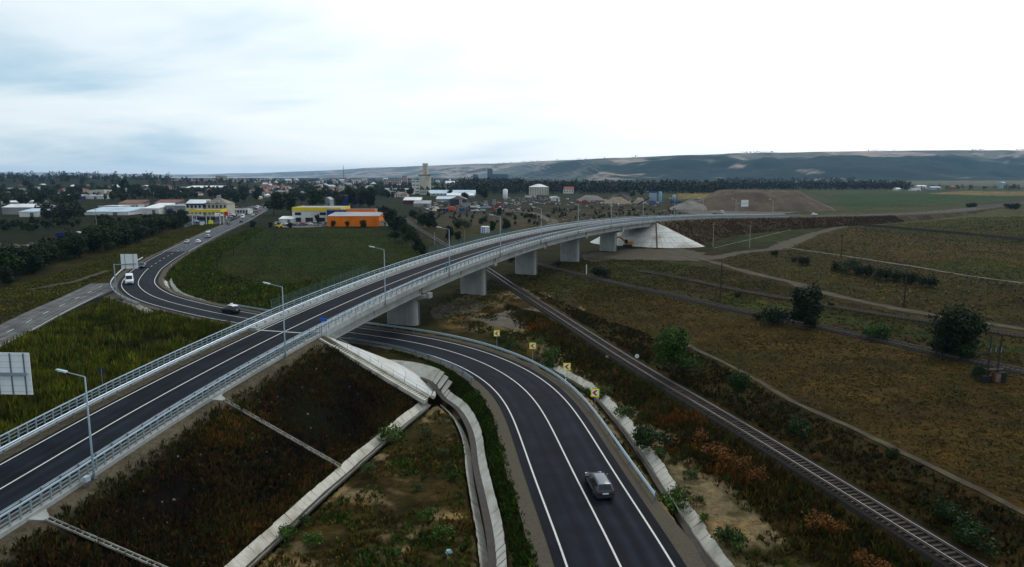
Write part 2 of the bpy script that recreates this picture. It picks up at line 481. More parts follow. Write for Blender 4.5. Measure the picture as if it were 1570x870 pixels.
def terrain(X, Y):
    X = np.asarray(X, float); Y = np.asarray(Y, float); sh = X.shape; X = X.ravel(); Y = Y.ravel()
    z = fnoise(X, Y, 40, 1) * 0.35 * smoothstep(60, 160, Y) * smoothstep(330, 200, Y) + fnoise(X, Y, 6, 2) * 0.10 * smoothstep(260, 150, Y) + 20 * np.exp(-((X + 1250) / 620) ** 2 - ((Y - 1850) / 420) ** 2)
    nearm = Y < 640
    x, y = X[nearm], Y[nearm]
    dl, ol, sl = LOW.near(x, y)
    dr, orr, _ = RAIL.near(x, y)
    dd, od, sd = DECK.near(x, y)
    flat = np.ones(len(x))
    flat *= smoothstep(5.5, 10, dl)
    flat *= smoothstep(3.0, 7, dr)
    for L, a_, b_ in ((RAIL2, 2.0, 5.0), (RAIL3, 2.0, 5.0), (OLD, 5.0, 10.0)):
        lo, hi = L.P[:, :2].min(0) - b_, L.P[:, :2].max(0) + b_
        mm = (x > lo[0]) & (x < hi[0]) & (y > lo[1]) & (y < hi[1])
        if mm.any(): flat[mm] *= smoothstep(a_, b_, L.near(x[mm], y[mm])[0])
    zz = z[nearm] * flat - 0.04
    # low ground between the approach bank and the lower road
    ins = inside(INNER, x, y)
    zz = np.where(ins, zz - 2.2 * smoothstep(5.6, 9.0, dl) * smoothstep(-27, -31.5, sd) , zz)
    # shallow low strip between the lower road and the railway
    rs = (ol > 0) & (y < 118) & (orr < 0)
    zz = np.where(rs, zz - 0.9 * smoothstep(5.6, 8.2, dl) * smoothstep(3.0, 6.0, dr) * smoothstep(118, 108, y), zz)
    # rail bank over the low strip is the ballast; field beyond slightly lower
    for L, dep in ((DT1, 1.0), (DT2, 1.0), (DT3, 1.0), (DT4, .7), (DT5, .7)):
        lo, hi = L.P[:, :2].min(0) - 2, L.P[:, :2].max(0) + 2
        mm = (x > lo[0]) & (x < hi[0]) & (y > lo[1]) & (y < hi[1])
        if mm.any(): zz[mm] -= dep * smoothstep(1.35, 0.8, L.near(x[mm], y[mm])[0])
    # rubble ground behind the bridge
    sp = inside([gz(838, 352), gz(850, 322), gz(1010, 318), gz(1040, 338), gz(1000, 352)], x, y)
    zz = np.where(sp, zz + 1.6 * np.abs(fnoise(x, y, 9, 5)) + 1.2 * np.maximum(fnoise(x, y, 22, 6), 0), zz)
    z[nearm] = zz
    return z.reshape(sh)
def tz(x, y): return float(terrain(np.array([x]), np.array([y]))[0])

# ------------------------------------------------------------------ ground sheet
rows = np.concatenate([np.arange(-60, 20, 4.0), np.arange(20, 112, 0.34), 112 * np.exp(np.arange(0, 4.42, 0.0165))])
NC = 620
uu = np.linspace(-1, 1, NC); uu = np.sign(uu) * np.abs(uu) ** 1.2
GX = (80 + 0.98 * np.maximum(rows, 0))[:, None] * uu[None]
GY = np.repeat(rows[:, None], NC, 1)
gxf, gyf = GX.ravel(), GY.ravel()
gzf = terrain(gxf, gyf)
def poly_px(pts, z=0.0): return [gz(a, b, z) for a, b in pts]
def jitter(X, Y, amp, seed): return X + fnoise(X, Y, 14, seed) * amp, Y + fnoise(X, Y, 14, seed + 1) * amp
REG = []   # (polygon, colour, warp)
def region(px, col, warp=3.0, z=0.0): REG.append((np.array(poly_px(px, z)), np.array(col), warp))
OLIVE = (.052, .047, .018); STRAW = (.088, .064, .029); GREEN = (.030, .052, .014); DGREEN = (.020, .036, .012); SAND = (.17, .13, .078); MUD = (.10, .078, .052)
region([(-900, 1400), (-900, 300), (0, 283), (800, 283), (800, 300), (620, 345), (690, 385), (300, 460), (0, 480)], (.026, .034, .014), 6)
region([(-100, 460), (0, 440), (240, 345), (360, 340), (300, 372), (190, 425), (0, 500), (-100, 545)], (.060, .058, .020), 3)
region([(250, 412), (300, 388), (390, 350), (588, 350), (636, 380), (662, 400), (560, 425), (470, 465), (420, 480), (300, 457), (262, 434)], (.034, .056, .013), 3)
region([(246, 412), (300, 383), (388, 350), (405, 350), (330, 392), (300, 415), (380, 455), (470, 452), (420, 480), (300, 458), (258, 436)], (.050, .062, .016), 3)
region([(-200, 760), (-100, 585), (0, 535), (175, 455), (380, 500), (0, 700)], (.026, .032, .010), 3)
region([(640, 345), (840, 345), (820, 360), (760, 380), (690, 395), (655, 370)], (.060, .066, .022), 3)
region([(600, 335), (840, 325), (1040, 325), (1040, 352), (830, 352), (640, 345)], (.090, .082, .056), 4)
region([(640, 318), (700, 318), (820, 322), (820, 331), (660, 337)], (.085, .078, .068), 4)
# fields to the right of the railway
region([(760, 430), (940, 385), (1100, 385), (1700, 520), (1900, 800), (1600, 1000), (1300, 800), (860, 470)], (.068, .053, .024), 5)
region([(900, 460), (1100, 520), (1180, 500), (1020, 440), (930, 420)], (.072, .064, .026), 5)
region([(1100, 545), (1300, 640), (1570, 770), (1700, 830), (1700, 590), (1160, 490), (1000, 455), (960, 470)], (.092, .066, .029), 5)
region([(1110, 450), (1300, 480), (1700, 545), (1700, 560), (1400, 515), (1110, 465)], (.055, .078, .018), 4)
region([(830, 430), (980, 392), (1100, 405), (1000, 425), (860, 455)], (.075, .082, .028), 4)
region([(1060, 395), (1200, 380), (1310, 395), (1570, 437), (1800, 470), (1800, 500), (1436, 480), (1211, 430)], (.066, .055, .024), 4)
region([(1215, 374), (1300, 350), (1600, 385), (1900, 420), (1900, 465), (1570, 430), (1304, 390)], (.105, .075, .036), 4)
region([(1380, 408), (1500, 395), (1800, 440), (1800, 480)], (.060, .080, .020), 4)
region([(1290, 345), (1340, 334), (1600, 318), (2200, 316), (2200, 480), (1600, 382), (1300, 350)], (.055, .054, .022), 4)
region([(1080, 383), (1170, 378), (1270, 350), (1230, 345), (1100, 372)], (.045, .066, .018), 3)
region([(1300, 322), (1270, 305), (1290, 297), (1700, 296), (2300, 300), (2300, 312), (1570, 304), (1340, 319)], (.026, .052, .016), 4)
region([(1420, 297), (1480, 293), (1800, 297), (1800, 303), (1500, 300)], (.17, .12, .055), 3)
region([(1040, 296), (1110, 296), (1110, 304), (1040, 306)], (.17, .125, .055), 4)
region([(1180, 281), (1250, 276.5), (1600, 276), (2400, 277), (2400, 287), (1570, 287), (1400, 283)], (.115, .105, .075), 30)
region([(1200, 276.5), (1300, 274.5), (1900, 275), (1900, 278), (1500, 278)], (.26, .22, .19), 40)
# low ground and strips near the camera
region([(668, 620), (640, 650), (380, 870), (300, 960), (900, 960), (760, 640), (700, 590)], (.080, .064, .033), 1.0, -2.2)
region([(690, 575), (720, 600), (780, 720), (860, 960), (800, 960), (735, 720), (700, 630)], (.022, .036, .010), .5, -1.5)
region([(790, 520), (850, 530), (1000, 630), (1130, 720), (1420, 960), (1090, 960), (960, 690), (880, 590)], (.105, .083, .046), 1.5)
region([(840, 500), (870, 505), (1130, 690), (1420, 960), (1330, 960), (1100, 740), (960, 610)], (.060, .043, .019), 1.5)
region([(960, 560), (1000, 560), (1100, 630), (1500, 870), (1650, 960), (1560, 960), (1200, 720)], (.040, .034, .014), 2)
region([(655, 470), (700, 455), (800, 440), (860, 470), (900, 520), (800, 520), (680, 505)], (.105, .080, .048), 2)
region([(700, 480), (800, 450), (900, 520), (870, 550), (760, 510)], (.078, .056, .028), 2)
gcol = np.tile(np.array((.050, .050, .022)), (len(gxf), 1))
gcol[gyf > 700] = (.040, .048, .024)
for k, (pg, c, w) in enumerate(REG):
    bm = np.nonzero((gxf > pg[:, 0].min() - 2 * w) & (gxf < pg[:, 0].max() + 2 * w) & (gyf > pg[:, 1].min() - 2 * w) & (gyf < pg[:, 1].max() + 2 * w))[0]
    jx, jy = jitter(gxf[bm], gyf[bm], w, 20 + k)
    gcol[bm[inside(pg, jx, jy)]] = c
_n = fnoise(gxf, gyf, 9, 71)[:, None]; _n2 = fnoise(gxf, gyf, 2.2, 72)[:, None]; _n3 = fnoise(gxf, gyf, 60, 73)[:, None]
_ns = fnoise(gxf * .25 + gyf * .1, gyf * 1.6, 8, 77)[:, None]
gcol = gcol * (1 + .28 * _n + .25 * _n2 + .15 * _n3 + .28 * _ns)
_gm = smoothstep(.15, .7, fnoise(gxf, gyf, 7, 75))[:, None]
gcol = gcol * (1 - .45 * _gm) + np.array((.034, .052, .014)) * .45 * _gm
_dl, _ol, _sl = LOW.near(gxf[gyf < 420], gyf[gyf < 420])
_k = np.zeros(len(gxf)); _k[gyf < 420] = smoothstep(6.4, 5.2, _dl)
gcol = gcol * (1 - _k[:, None]) + np.array((.105, .088, .066)) * _k[:, None] * (1 + .2 * _n2)
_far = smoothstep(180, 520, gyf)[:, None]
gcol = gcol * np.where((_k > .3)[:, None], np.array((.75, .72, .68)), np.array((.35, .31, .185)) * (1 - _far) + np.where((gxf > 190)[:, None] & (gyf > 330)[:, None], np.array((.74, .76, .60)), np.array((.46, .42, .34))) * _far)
# bare sandy soil in the low ground, beside the road ditch and by the piers
for pg_, z_, thr in (([(668, 620), (640, 650), (380, 870), (300, 960), (900, 960), (760, 640), (700, 590)], -2.2, .22), ([(800, 525), (850, 535), (1000, 640), (1100, 720), (1330, 960), (1090, 960), (960, 690), (880, 590)], -.9, -.45), ([(655, 470), (700, 455), (800, 440), (900, 470), (900, 520), (800, 520), (680, 505)], 0, .05)):
    m_ = np.nonzero(inside(np.array(poly_px(pg_, z_)), *jitter(gxf, gyf, 1.0, 90)))[0]
    k_ = smoothstep(thr, thr + .45, fnoise(gxf[m_], gyf[m_], 4.5, 91) + .35 * fnoise(gxf[m_], gyf[m_], 1.5, 92))[:, None]
    gcol[m_] = gcol[m_] * (1 - k_) + np.array((.120, .090, .048)) * (1 + .25 * fnoise(gxf[m_], gyf[m_], 1.2, 93)[:, None]) * k_
gcol = np.clip(gcol, .0015, .6)
ii = np.arange(len(rows) - 1)[:, None] * NC + np.arange(NC - 1)[None]
GF = np.stack([ii, ii + 1, ii + 1 + NC, ii + NC], -1).reshape(-1, 4)
M_GROUND = mat_attr("ground_soil_and_grass", var=.75, scale=1.6, bump=.6, scale2=.22)
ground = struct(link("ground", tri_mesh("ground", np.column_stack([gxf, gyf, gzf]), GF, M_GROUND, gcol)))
ground.data.polygons.foreach_set("use_smooth", [True] * len(ground.data.polygons))

# ------------------------------------------------------------------ materials of roads and concrete
def asphalt(name, col, line, var=.18):
    """fresh or worn asphalt with paler wheel tracks (real polish of the surface) and fine grain"""
    m, t, b = new_mat(name)
    geo = N(t, "ShaderNodeNewGeometry")
    at = N(t, "ShaderNodeAttribute"); at.attribute_name = "lane"
    n1 = N(t, "ShaderNodeTexNoise"); n1.inputs["Scale"].default_value = .35; n1.inputs["Detail"].default_value = 7
    n2 = N(t, "ShaderNodeTexNoise"); n2.inputs["Scale"].default_value = 14; n2.inputs["Detail"].default_value = 3
    LK(t, geo.outputs["Position"], n1.inputs[0]); LK(t, geo.outputs["Position"], n2.inputs[0])
    k1 = ramp(t, n1.outputs[0], [(.3, 1 - var), (.7, 1 + var)])
    k2 = ramp(t, n2.outputs[0], [(.25, .70), (.75, 1.30)])
    c = mixc(t, 1.0, mixc(t, at.outputs["Fac"], col, tuple(x * 2.1 for x in col)), k1, "MULTIPLY")
    c = mixc(t, 1.0, c, k2, "MULTIPLY")
    ao = N(t, "ShaderNodeAttribute"); ao.attribute_name = "across"; al = N(t, "ShaderNodeAttribute"); al.attribute_name = "along"
    cv = N(t, "ShaderNodeCombineXYZ"); LK(t, ao.outputs["Fac"], cv.inputs[0]); LK(t, mathn(t, "MULTIPLY", al.outputs["Fac"], .03), cv.inputs[1])
    n5 = N(t, "ShaderNodeTexNoise"); n5.inputs["Scale"].default_value = 1.3; n5.inputs["Detail"].default_value = 5; LK(t, cv.outputs[0], n5.inputs[0])
    c = mixc(t, 1.0, c, ramp(t, n5.outputs[0], [(.3, .62), (.7, 1.5)]), "MULTIPLY")
    LK(t, c, b.inputs["Base Color"]); b.inputs["Roughness"].default_value = .8; b.inputs["Specular IOR Level"].default_value = .07
    bp = N(t, "ShaderNodeBump"); bp.inputs["Strength"].default_value = .25; bp.inputs["Distance"].default_value = .02
    LK(t, n2.outputs[0], bp.inputs["Height"]); LK(t, bp.outputs[0], b.inputs["Normal"])
    return m
M_ASPH = asphalt("dark_asphalt", (.0050, .0064, .0098), None, .35)
M_ASPH_OLD = asphalt("grey_asphalt", (.085, .085, .085), None, .45)
M_PAINT = mat("white_road_paint", (.52, .52, .50), .7, .18, 5.0)
M_CONC = mat("pale_concrete", (.33, .34, .33), .85, .10, .8, bump=.15, fine=9, tint=(.25, .25, .235), tscale=.25, streak=.18)
M_CONC_W = mat("white_concrete", (.47, .45, .395), .85, .16, 1.6, bump=.2, fine=9, tint=(.31, .28, .22), tscale=.6)
M_CONC_D = mat("weathered_concrete", (.36, .34, .29), .9, .22, 1.2, bump=.3, tint=(.20, .17, .12), tscale=.9)
M_GALV = mat("galvanised_steel", (.24, .31, .36), .42, .10, 2.0, metal=.25, spec=.5)
M_GALV_L = mat("bright_galvanised_steel", (.38, .47, .53), .38, .08, 2.0, metal=.2, spec=.5)
M_GALV_D = mat("dull_galvanised_steel", (.13, .17, .20), .5, .12, 2.0, metal=.2, spec=.4)
M_GRAVEL = mat("shoulder_gravel", (.070, .058, .044), .95, .35, 6.0, bump=.6, fine=20, tint=(.072, .066, .036), tscale=.7)
M_WHITE = mat("white_paint", (.72, .73, .74), .45, .05, 2.0)
M_DARK = mat("dark_void", (.02, .02, .022), .8, .2, 2.0)

def road_sheet(name, line, half_l, half_r, s0, s1, dz, material, step=1.0, tracks=True, cross=14):
    fr = np.linspace(0, 1, cross + 1)
    a = line.off(-half_l if not callable(half_l) else (lambda q: -half_l(q)), s0, s1, step, dz); b = line.off(half_r, s0, s1, step, dz)
    V = (a[:, None] * (1 - fr[None, :, None]) + b[:, None] * fr[None, :, None]); n, m = V.shape[:2]
    V = V.reshape(-1, 3)
    i = np.arange(n - 1)[:, None] * m + np.arange(m - 1)[None]
    F = np.stack([i, i + 1, i + 1 + m, i + m], -1).reshape(-1, 4)
    me = tri_mesh(name, V, F, material)
    at_ = me.attributes.new("lane", "FLOAT", "POINT")
    w = np.zeros((n, m))
    if tracks:
        wl = (half_l if not callable(half_l) else 4.5); o = -wl + fr * (wl + (half_r if not callable(half_r) else 4.5))
        for c in (-2.75, -1.15, 1.15, 2.75): w += np.exp(-((o - c) / .42) ** 2)[None] * .8
    at_.data.foreach_set("value", w.ravel().astype(np.float32))
    hl_ = half_l if not callable(half_l) else 4.5
    oo = np.repeat((-hl_ + fr * 2 * hl_)[None], n, 0); ss = np.repeat(np.linspace(s0, s1, n)[:, None], m, 1)
    me.attributes.new("across", "FLOAT", "POINT").data.foreach_set("value", oo.ravel().astype(np.float32))
    me.attributes.new("along", "FLOAT", "POINT").data.foreach_set("value", ss.ravel().astype(np.float32))
    return struct(link(name, me))
def marking(parent, line, o, s0, s1, dz, w=.16, dash=None, name="edge_line"):
    if dash is None:
        ob = link(name, strip_mesh(name, line, o - w / 2, o + w / 2, s0, s1, .7, dz, M_PAINT, 1), parent)
        return ob
    q = s0
    me = None
    while q < s1:
        ob = link("lane_dash", strip_mesh("lane_dash", line, o - w / 2, o + w / 2, q, min(q + dash[0], s1), .7, dz, M_PAINT, 1), parent)
        q += sum(dash)

# lower road
LE = LOW.s[-1]
_tw = LOW.near(np.array([-124.]), np.array([263.]))[2][0]     # where the town road proper begins
_jn = LOW.near(np.array([-111.]), np.array([218.]))[2][0]
lower_road = road_sheet("lower_road", LOW, 4.75, 4.75, 0, _tw + 2, .06, M_ASPH)
marking(lower_road, LOW, 0, 0, _jn - 2, .068)
marking(lower_road, LOW, -3.85, 0, _tw, .068)
marking(lower_road, LOW, 3.85, 0, _tw, .068)
marking(lower_road, LOW, 0, _jn + 2, _tw, .068, dash=(3, 4.5))
M_ASPH_TOWN = asphalt("worn_asphalt", (.045, .048, .055), None)
town_road = road_sheet("town_road", LOW, 4.9, 5.2, _tw, LE - 2, .055, M_ASPH_TOWN, 4.0)
marking(town_road, LOW, -4.2, _tw, _tw + 330, .07)
marking(town_road, LOW, 4.4, _tw, _tw + 330, .07)
marking(town_road, LOW, 0, _tw + 3, _tw + 200, .07, dash=(3, 6))
old_road = road_sheet("old_road", OLD, 4.1, 4.1, 0, OLD.s[-1] - 26, .05, M_ASPH_OLD, 1.0, False)
marking(old_road, OLD, 0, 20, OLD.s[-1] - 30, .058, dash=(3, 6))
marking(old_road, OLD, 3.5, 20, OLD.s[-1] - 44, .058, w=.15)
# gravel shoulders of the lower road
def rough_edge(o, amp, seed):
    return lambda q: o + amp * fnoise(q, np.full(len(q), 3.0), 3.0, seed)
for sgn, sd_ in ((1, 3), (-1, 4)):
    me = strip_mesh("gravel_shoulder", LOW, sgn * 4.70, rough_edge(sgn * 6.15, .3, sd_), 0, _tw - 8, .6, .035, M_GRAVEL, 3)
    struct(link("gravel_shoulder", me))
# dirt tracks
M_DIRT = mat("dirt_track_soil", (.046, .036, .024), .95, .25, .9, bump=.5, fine=7, tint=(.075, .068, .032), tscale=.35)
M_DIRT_G = mat("pale_gravel_soil", (.075, .064, .050), .95, .25, .9, bump=.5, fine=7, tint=(.12, .10, .07), tscale=.3)
for key, w in (("a", 1.5), ("b", 1.1), ("c", 2.5), ("d", .42), ("e", 3.2), ("f", 1.0), ("g", 2.2)):
    L = TRACKS[key]
    me = strip_mesh("dirt_track", L, rough_edge(-w, w * .45, 30 + ord(key)), rough_edge(w, w * .45, 60 + ord(key)), L.s[0], L.s[-1], 1.5, .07, M_DIRT_G if key in "eb" else M_DIRT, 4, terrain)
    struct(link("dirt_track", me))
# bare yard at the foot of the far slope and sandy ground by the piers
def patch(name, px, material, z=0.05, n=60, amp=.12, seed=1):
    P = np.array(poly_px(px)); c = P.mean(0); ring = spline(np.vstack([P, P[:1]]), 1.5)[:-1]
    ring = c + (ring - c) * (1 + amp * fnoise(ring[:, 0], ring[:, 1], 5, seed))[:, None]
    V = [c]; K = 6
    for k in range(1, K + 1): V += list(c + (ring - c) * k / K)
    V = np.array(V); m = len(ring); F = []
    zz = terrain(V[:, 0], V[:, 1]) + z
    for k in range(K):
        for j in range(m):
            a = 1 + (k - 1) * m + j; b = 1 + (k - 1) * m + (j + 1) % m; c2 = 1 + k * m + j; d2 = 1 + k * m + (j + 1) % m
            F.append((0, c2, d2, d2) if k == 0 else (a, c2, d2, b))
    mb = MB(); mb.add(np.column_stack([V, zz]), [f if f[2] != f[3] else f[:3] for f in F])
    return struct(mb.build(name, material))
patch("bare_soil", [(885, 394), (930, 386), (990, 382), (1060, 384), (1085, 398), (1020, 400), (950, 398), (905, 402)], M_DIRT, .05, seed=3)
patch("bare_soil", [(655, 478), (690, 463), (740, 462), (742, 474), (700, 484), (665, 490)], M_DIRT, .05, seed=4)
patch("bare_soil", [(735, 490), (790, 470), (830, 490), (805, 505), (760, 500)], M_DIRT_G, .03, seed=5, amp=.3)
patch("bare_soil", [(1180, 382), (1210, 370), (1250, 362), (1225, 374), (1205, 384)], M_DIRT, .09, seed=6)
patch("bare_soil", [(1040, 324), (1090, 318), (1170, 320), (1240, 322), (1180, 330), (1080, 331)], M_DIRT_G, .06, seed=7)

FD = Line(spline([gz(1270, 343), gz(1310, 345), gz(1400, 353), gz(1480, 360), gz(1570, 369), gz(1750, 385)], 2.0))
struct(MB().sweep(FD.frames(0, FD.s[-1], 2.0), [(-2.6, -.3), (-.9, .95), (.7, 1.1), (2.6, -.3)]).build("soil_bank", mat("black_wet_soil", (.006, .0055, .005), .9, .4, .6)))

patch("asphalt_patch", [(128, 452), (150, 440), (172, 437), (176, 447), (150, 456), (136, 458)], M_ASPH_TOWN, .075, seed=9, amp=.25)
patch("bare_soil", [(160, 456), (176, 448), (205, 452), (200, 462), (178, 462)], M_DIRT, .06, seed=10)
patch("forecourt", [(283, 349), (300, 345), (345, 343), (352, 334), (320, 331), (285, 333)], M_ASPH_TOWN, .05, seed=11, amp=.04)
patch("car_park", [(352, 336), (380, 330), (405, 318), (385, 316), (350, 328)], M_ASPH_TOWN, .04, seed=12, amp=.04)
patch("car_park", [(425, 349), (470, 349), (500, 347), (500, 343), (440, 342), (424, 345)], M_ASPH_OLD, .05, seed=13, amp=.05)
# ================================================================== overpass
M_VERGE = mat("bank_verge_soil", (.115, .098, .070), .95, .35, 2.0, bump=.6, tint=(.060, .062, .024), tscale=.5)
def bank_mesh(name, s0, s1, offL, offR, zL, zR, m_attr, step=1.0, dark=(.0042, .0034, .0022)):
    """embankment: verge, slopes to the toe on both sides. off/z are functions of s giving the toe"""
    n = int((s1 - s0) / step) + 1; qs = np.linspace(s0, s1, n)
    V = []; C = []
    K = 14
    for q in qs:
        p0 = DECK.at(q)
        zt = p0[2] - .04
        row = []
        fl = [1 - k / K for k in range(K + 1)]
        for f in fl: row.append((-7.4 - f * (offL(q) - 7.4), (zt - .35) * (1 - f) + zL(q) * f, f))
        row += [(-6.6, zt - .08, -1), (-4.1, zt, -2), (4.1, zt, -2), (6.6, zt - .08, -1)]
        for k in range(K + 1):
            f = k / K; row.append((7.4 + f * (offR(q) - 7.4), (zt - .35) * (1 - f) + zR(q) * f, f))
        for o, z, f in row:
            x, y, _ = DECK.at(q, o); V.append((x, y, z)); C.append(f)
    m = len(row); V = np.array(V); C = np.array(C)
    nn = fnoise(V[:, 0], V[:, 1], 3.5, 8) ; sl = (C >= 0) & (C < 1)
    V[sl, 2] += .16 * nn[sl] * np.clip(C[sl] * 6, 0, 1) * np.clip((1 - C[sl]) * 5, 0, 1)
    i = np.arange(n - 1)[:, None] * m + np.arange(m - 1)[None]
    F = np.stack([i, i + 1, i + 1 + m, i + m], -1).reshape(-1, 4)
    col = np.empty((len(V), 3))
    top = C < 0
    n1 = fnoise(V[:, 0], V[:, 1], 7, 81); n2 = fnoise(V[:, 0], V[:, 1], 1.6, 82)
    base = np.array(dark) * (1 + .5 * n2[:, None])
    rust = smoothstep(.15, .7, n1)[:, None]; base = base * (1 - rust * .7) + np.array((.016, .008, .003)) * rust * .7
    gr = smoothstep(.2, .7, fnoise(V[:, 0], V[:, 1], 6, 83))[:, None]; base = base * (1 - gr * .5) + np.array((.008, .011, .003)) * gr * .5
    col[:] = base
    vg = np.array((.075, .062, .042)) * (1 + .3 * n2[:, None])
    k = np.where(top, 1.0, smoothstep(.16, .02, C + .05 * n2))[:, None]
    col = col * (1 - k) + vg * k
    return tri_mesh(name, V, F, m_attr, np.clip(col, .003, .5))
M_BANK = mat_attr("bank_soil", var=.5, scale=2.2, bump=.6)
toeR = lambda q: 21.0
struct(link("embankment", bank_mesh("embankment", -130, S_AB0 - .4, lambda q: 7.4 + max(.8, 1.7 * (DECK.at(q)[2] + .6)), toeR, lambda q: -.6, lambda q: -2.6 if q > -118 else -1.0, M_BANK)))
def far_toe(q): return 7.4 + 1.65 * max(.4, DECK.at(q)[2] + .5)
struct(link("embankment", bank_mesh("embankment", S_AB1, DECK.s[-1] - 8, far_toe, far_toe, lambda q: -.5, lambda q: -.5, M_BANK, 2.0, (.058, .040, .025))))

overpass_road = road_sheet("overpass_road", DECK, 4.25, 4.25, -130, DECK.s[-1] - 3, .02, M_ASPH, 1.0)
for o in (-3.75, 0, 3.75): marking(overpass_road, DECK, o, -130, 620, .03)
# cream patch: expansion joints across the road
for q in (S_AB0, S_AB1):
    link("expansion_joint", strip_mesh("expansion_joint", DECK, -4.2, 4.2, q - .2, q + .2, .2, .034, M_CONC, 4), overpass_road)

ov = thing("overpass_bridge", "long pale concrete overpass curving over the lower road and the railway", "bridge")
PROF_SLAB = [(-6.25, -.02), (-6.25, .26), (-4.55, .26), (-4.55, 0.005), (4.55, .005), (4.55, .26), (6.25, .26), (6.25, -.52), (6.05, -.55), (5.9, -.34), (-5.9, -.34), (-6.05, -.55), (-6.25, -.52)]
MB().sweep(DECK.frames(S_AB0 + .02, S_AB1 - .02, 1.5), PROF_SLAB).build("deck", M_CONC, ov)
# girders: four lines, one beam per span
supports = [S_AB0] + PIERS + [S_AB1]
def I_prof(c):
    return [(c - .42, -2.15), (c + .42, -2.15), (c + .42, -1.92), (c + .13, -1.72), (c + .13, -.72), (c + .55, -.58), (c + .55, -.345), (c - .55, -.345), (c - .55, -.58), (c - .13, -.72), (c - .13, -1.72), (c - .42, -1.92)]
for a, b in zip(supports[:-1], supports[1:]):
    for c in (-4.6, -1.55, 1.55, 4.95):
        MB().sweep(DECK.frames(a + .45, b - .45, 3.0), I_prof(c)).build("girder", M_CONC, ov)
    mid = (a + b) / 2
    for q, w in ((mid, .35), (a + .55, .4), (b - .55, .4)):
        mb = MB(); p = DECK.at(q, 0, -1.3); mb.box(p, (w, 10.6, 1.45), DECK.head(q)); mb.build("diaphragm", M_CONC_D, ov)
for q, po in zip(PIERS, (1.2, -.5, -1.0, -.5, 0)):
    x, y, z = DECK.at(q, po); h = DECK.head(q); g0 = tz(x, y) - .5
    u = Vector((math.cos(h), math.sin(h), 0)); n = Vector((math.sin(h), -math.cos(h), 0)); c = Vector((x, y, 0))
    top = z - 3.25
    poly = []
    for k in range(13):
        a = -PI / 2 + PI * k / 12; poly.append((2.35 + .85 * math.cos(a), .85 * math.sin(a)))
    for k in range(13):
        a = PI / 2 + PI * k / 12; poly.append((-2.35 + .85 * math.cos(a), .85 * math.sin(a)))
    poly = [tuple((c + n * px + u * py)[:2]) for px, py in poly]
    pr = MB().prism(poly[::-1], g0, top).build("pier", M_CONC, ov)
    for hz_ in np.arange(g0 + 2.0, top - .3, 2.0):
        MB().prism([(c.x + (px - c.x) * 1.004, c.y + (py - c.y) * 1.004) for px, py in poly[::-1]], hz_, hz_ + .05).build("formwork_joint", M_CONC_D, pr)
    # hammerhead cap
    prof = [(-5.3, 0), (-5.3, -.45), (-3.1, -1.05), (3.1, -1.05), (5.3, -.45), (5.3, 0)]
    mb = MB(); fr = [((x - u.x * 1.0, y - u.y * 1.0, z - 2.22), tuple(n), (0, 0, 1)), ((x + u.x * 1.0, y + u.y * 1.0, z - 2.22), tuple(n), (0, 0, 1))]
    mb.sweep(fr, prof); mb.build("pier_cap", M_CONC, pr)
    for sgn in (-1, 1):
        if sgn > 0:
            pp = [c + n * 3.3 + u * .35 + Vector((0, 0, z - 3.3)), c + n * 3.3 + u * .35 + Vector((0, 0, .0))]
            MB().tube(pp, .09, 6).build("drain_pipe", M_GALV_D, pr)
        mb = MB(); p = c + n * (sgn * 5.62); mb.box((p.x, p.y, z - 2.25), (1.5, .6, .95), h); mb.build("stop_block", M_CONC, pr)
# abutments: wall with wings, behind the paved slopes
for q, sg in ((S_AB0, 1), (S_AB1, -1)):
    h = DECK.head(q); x, y, z = DECK.at(q + sg * .1)
    ab = MB(); ab.box((x, y, z - 2.4), (1.4, 11.6, 3.6), h)
    ob = ab.build("abutment", M_CONC, ov)
    for sgn in (-1, 1):
        p = DECK.at(q - sg * 2.3, sgn * 6.0)
        w = MB(); w.box((p[0], p[1], p[2] - .95), (4.6, .5, 2.4), h); w.build("wing_wall", M_CONC, ob)

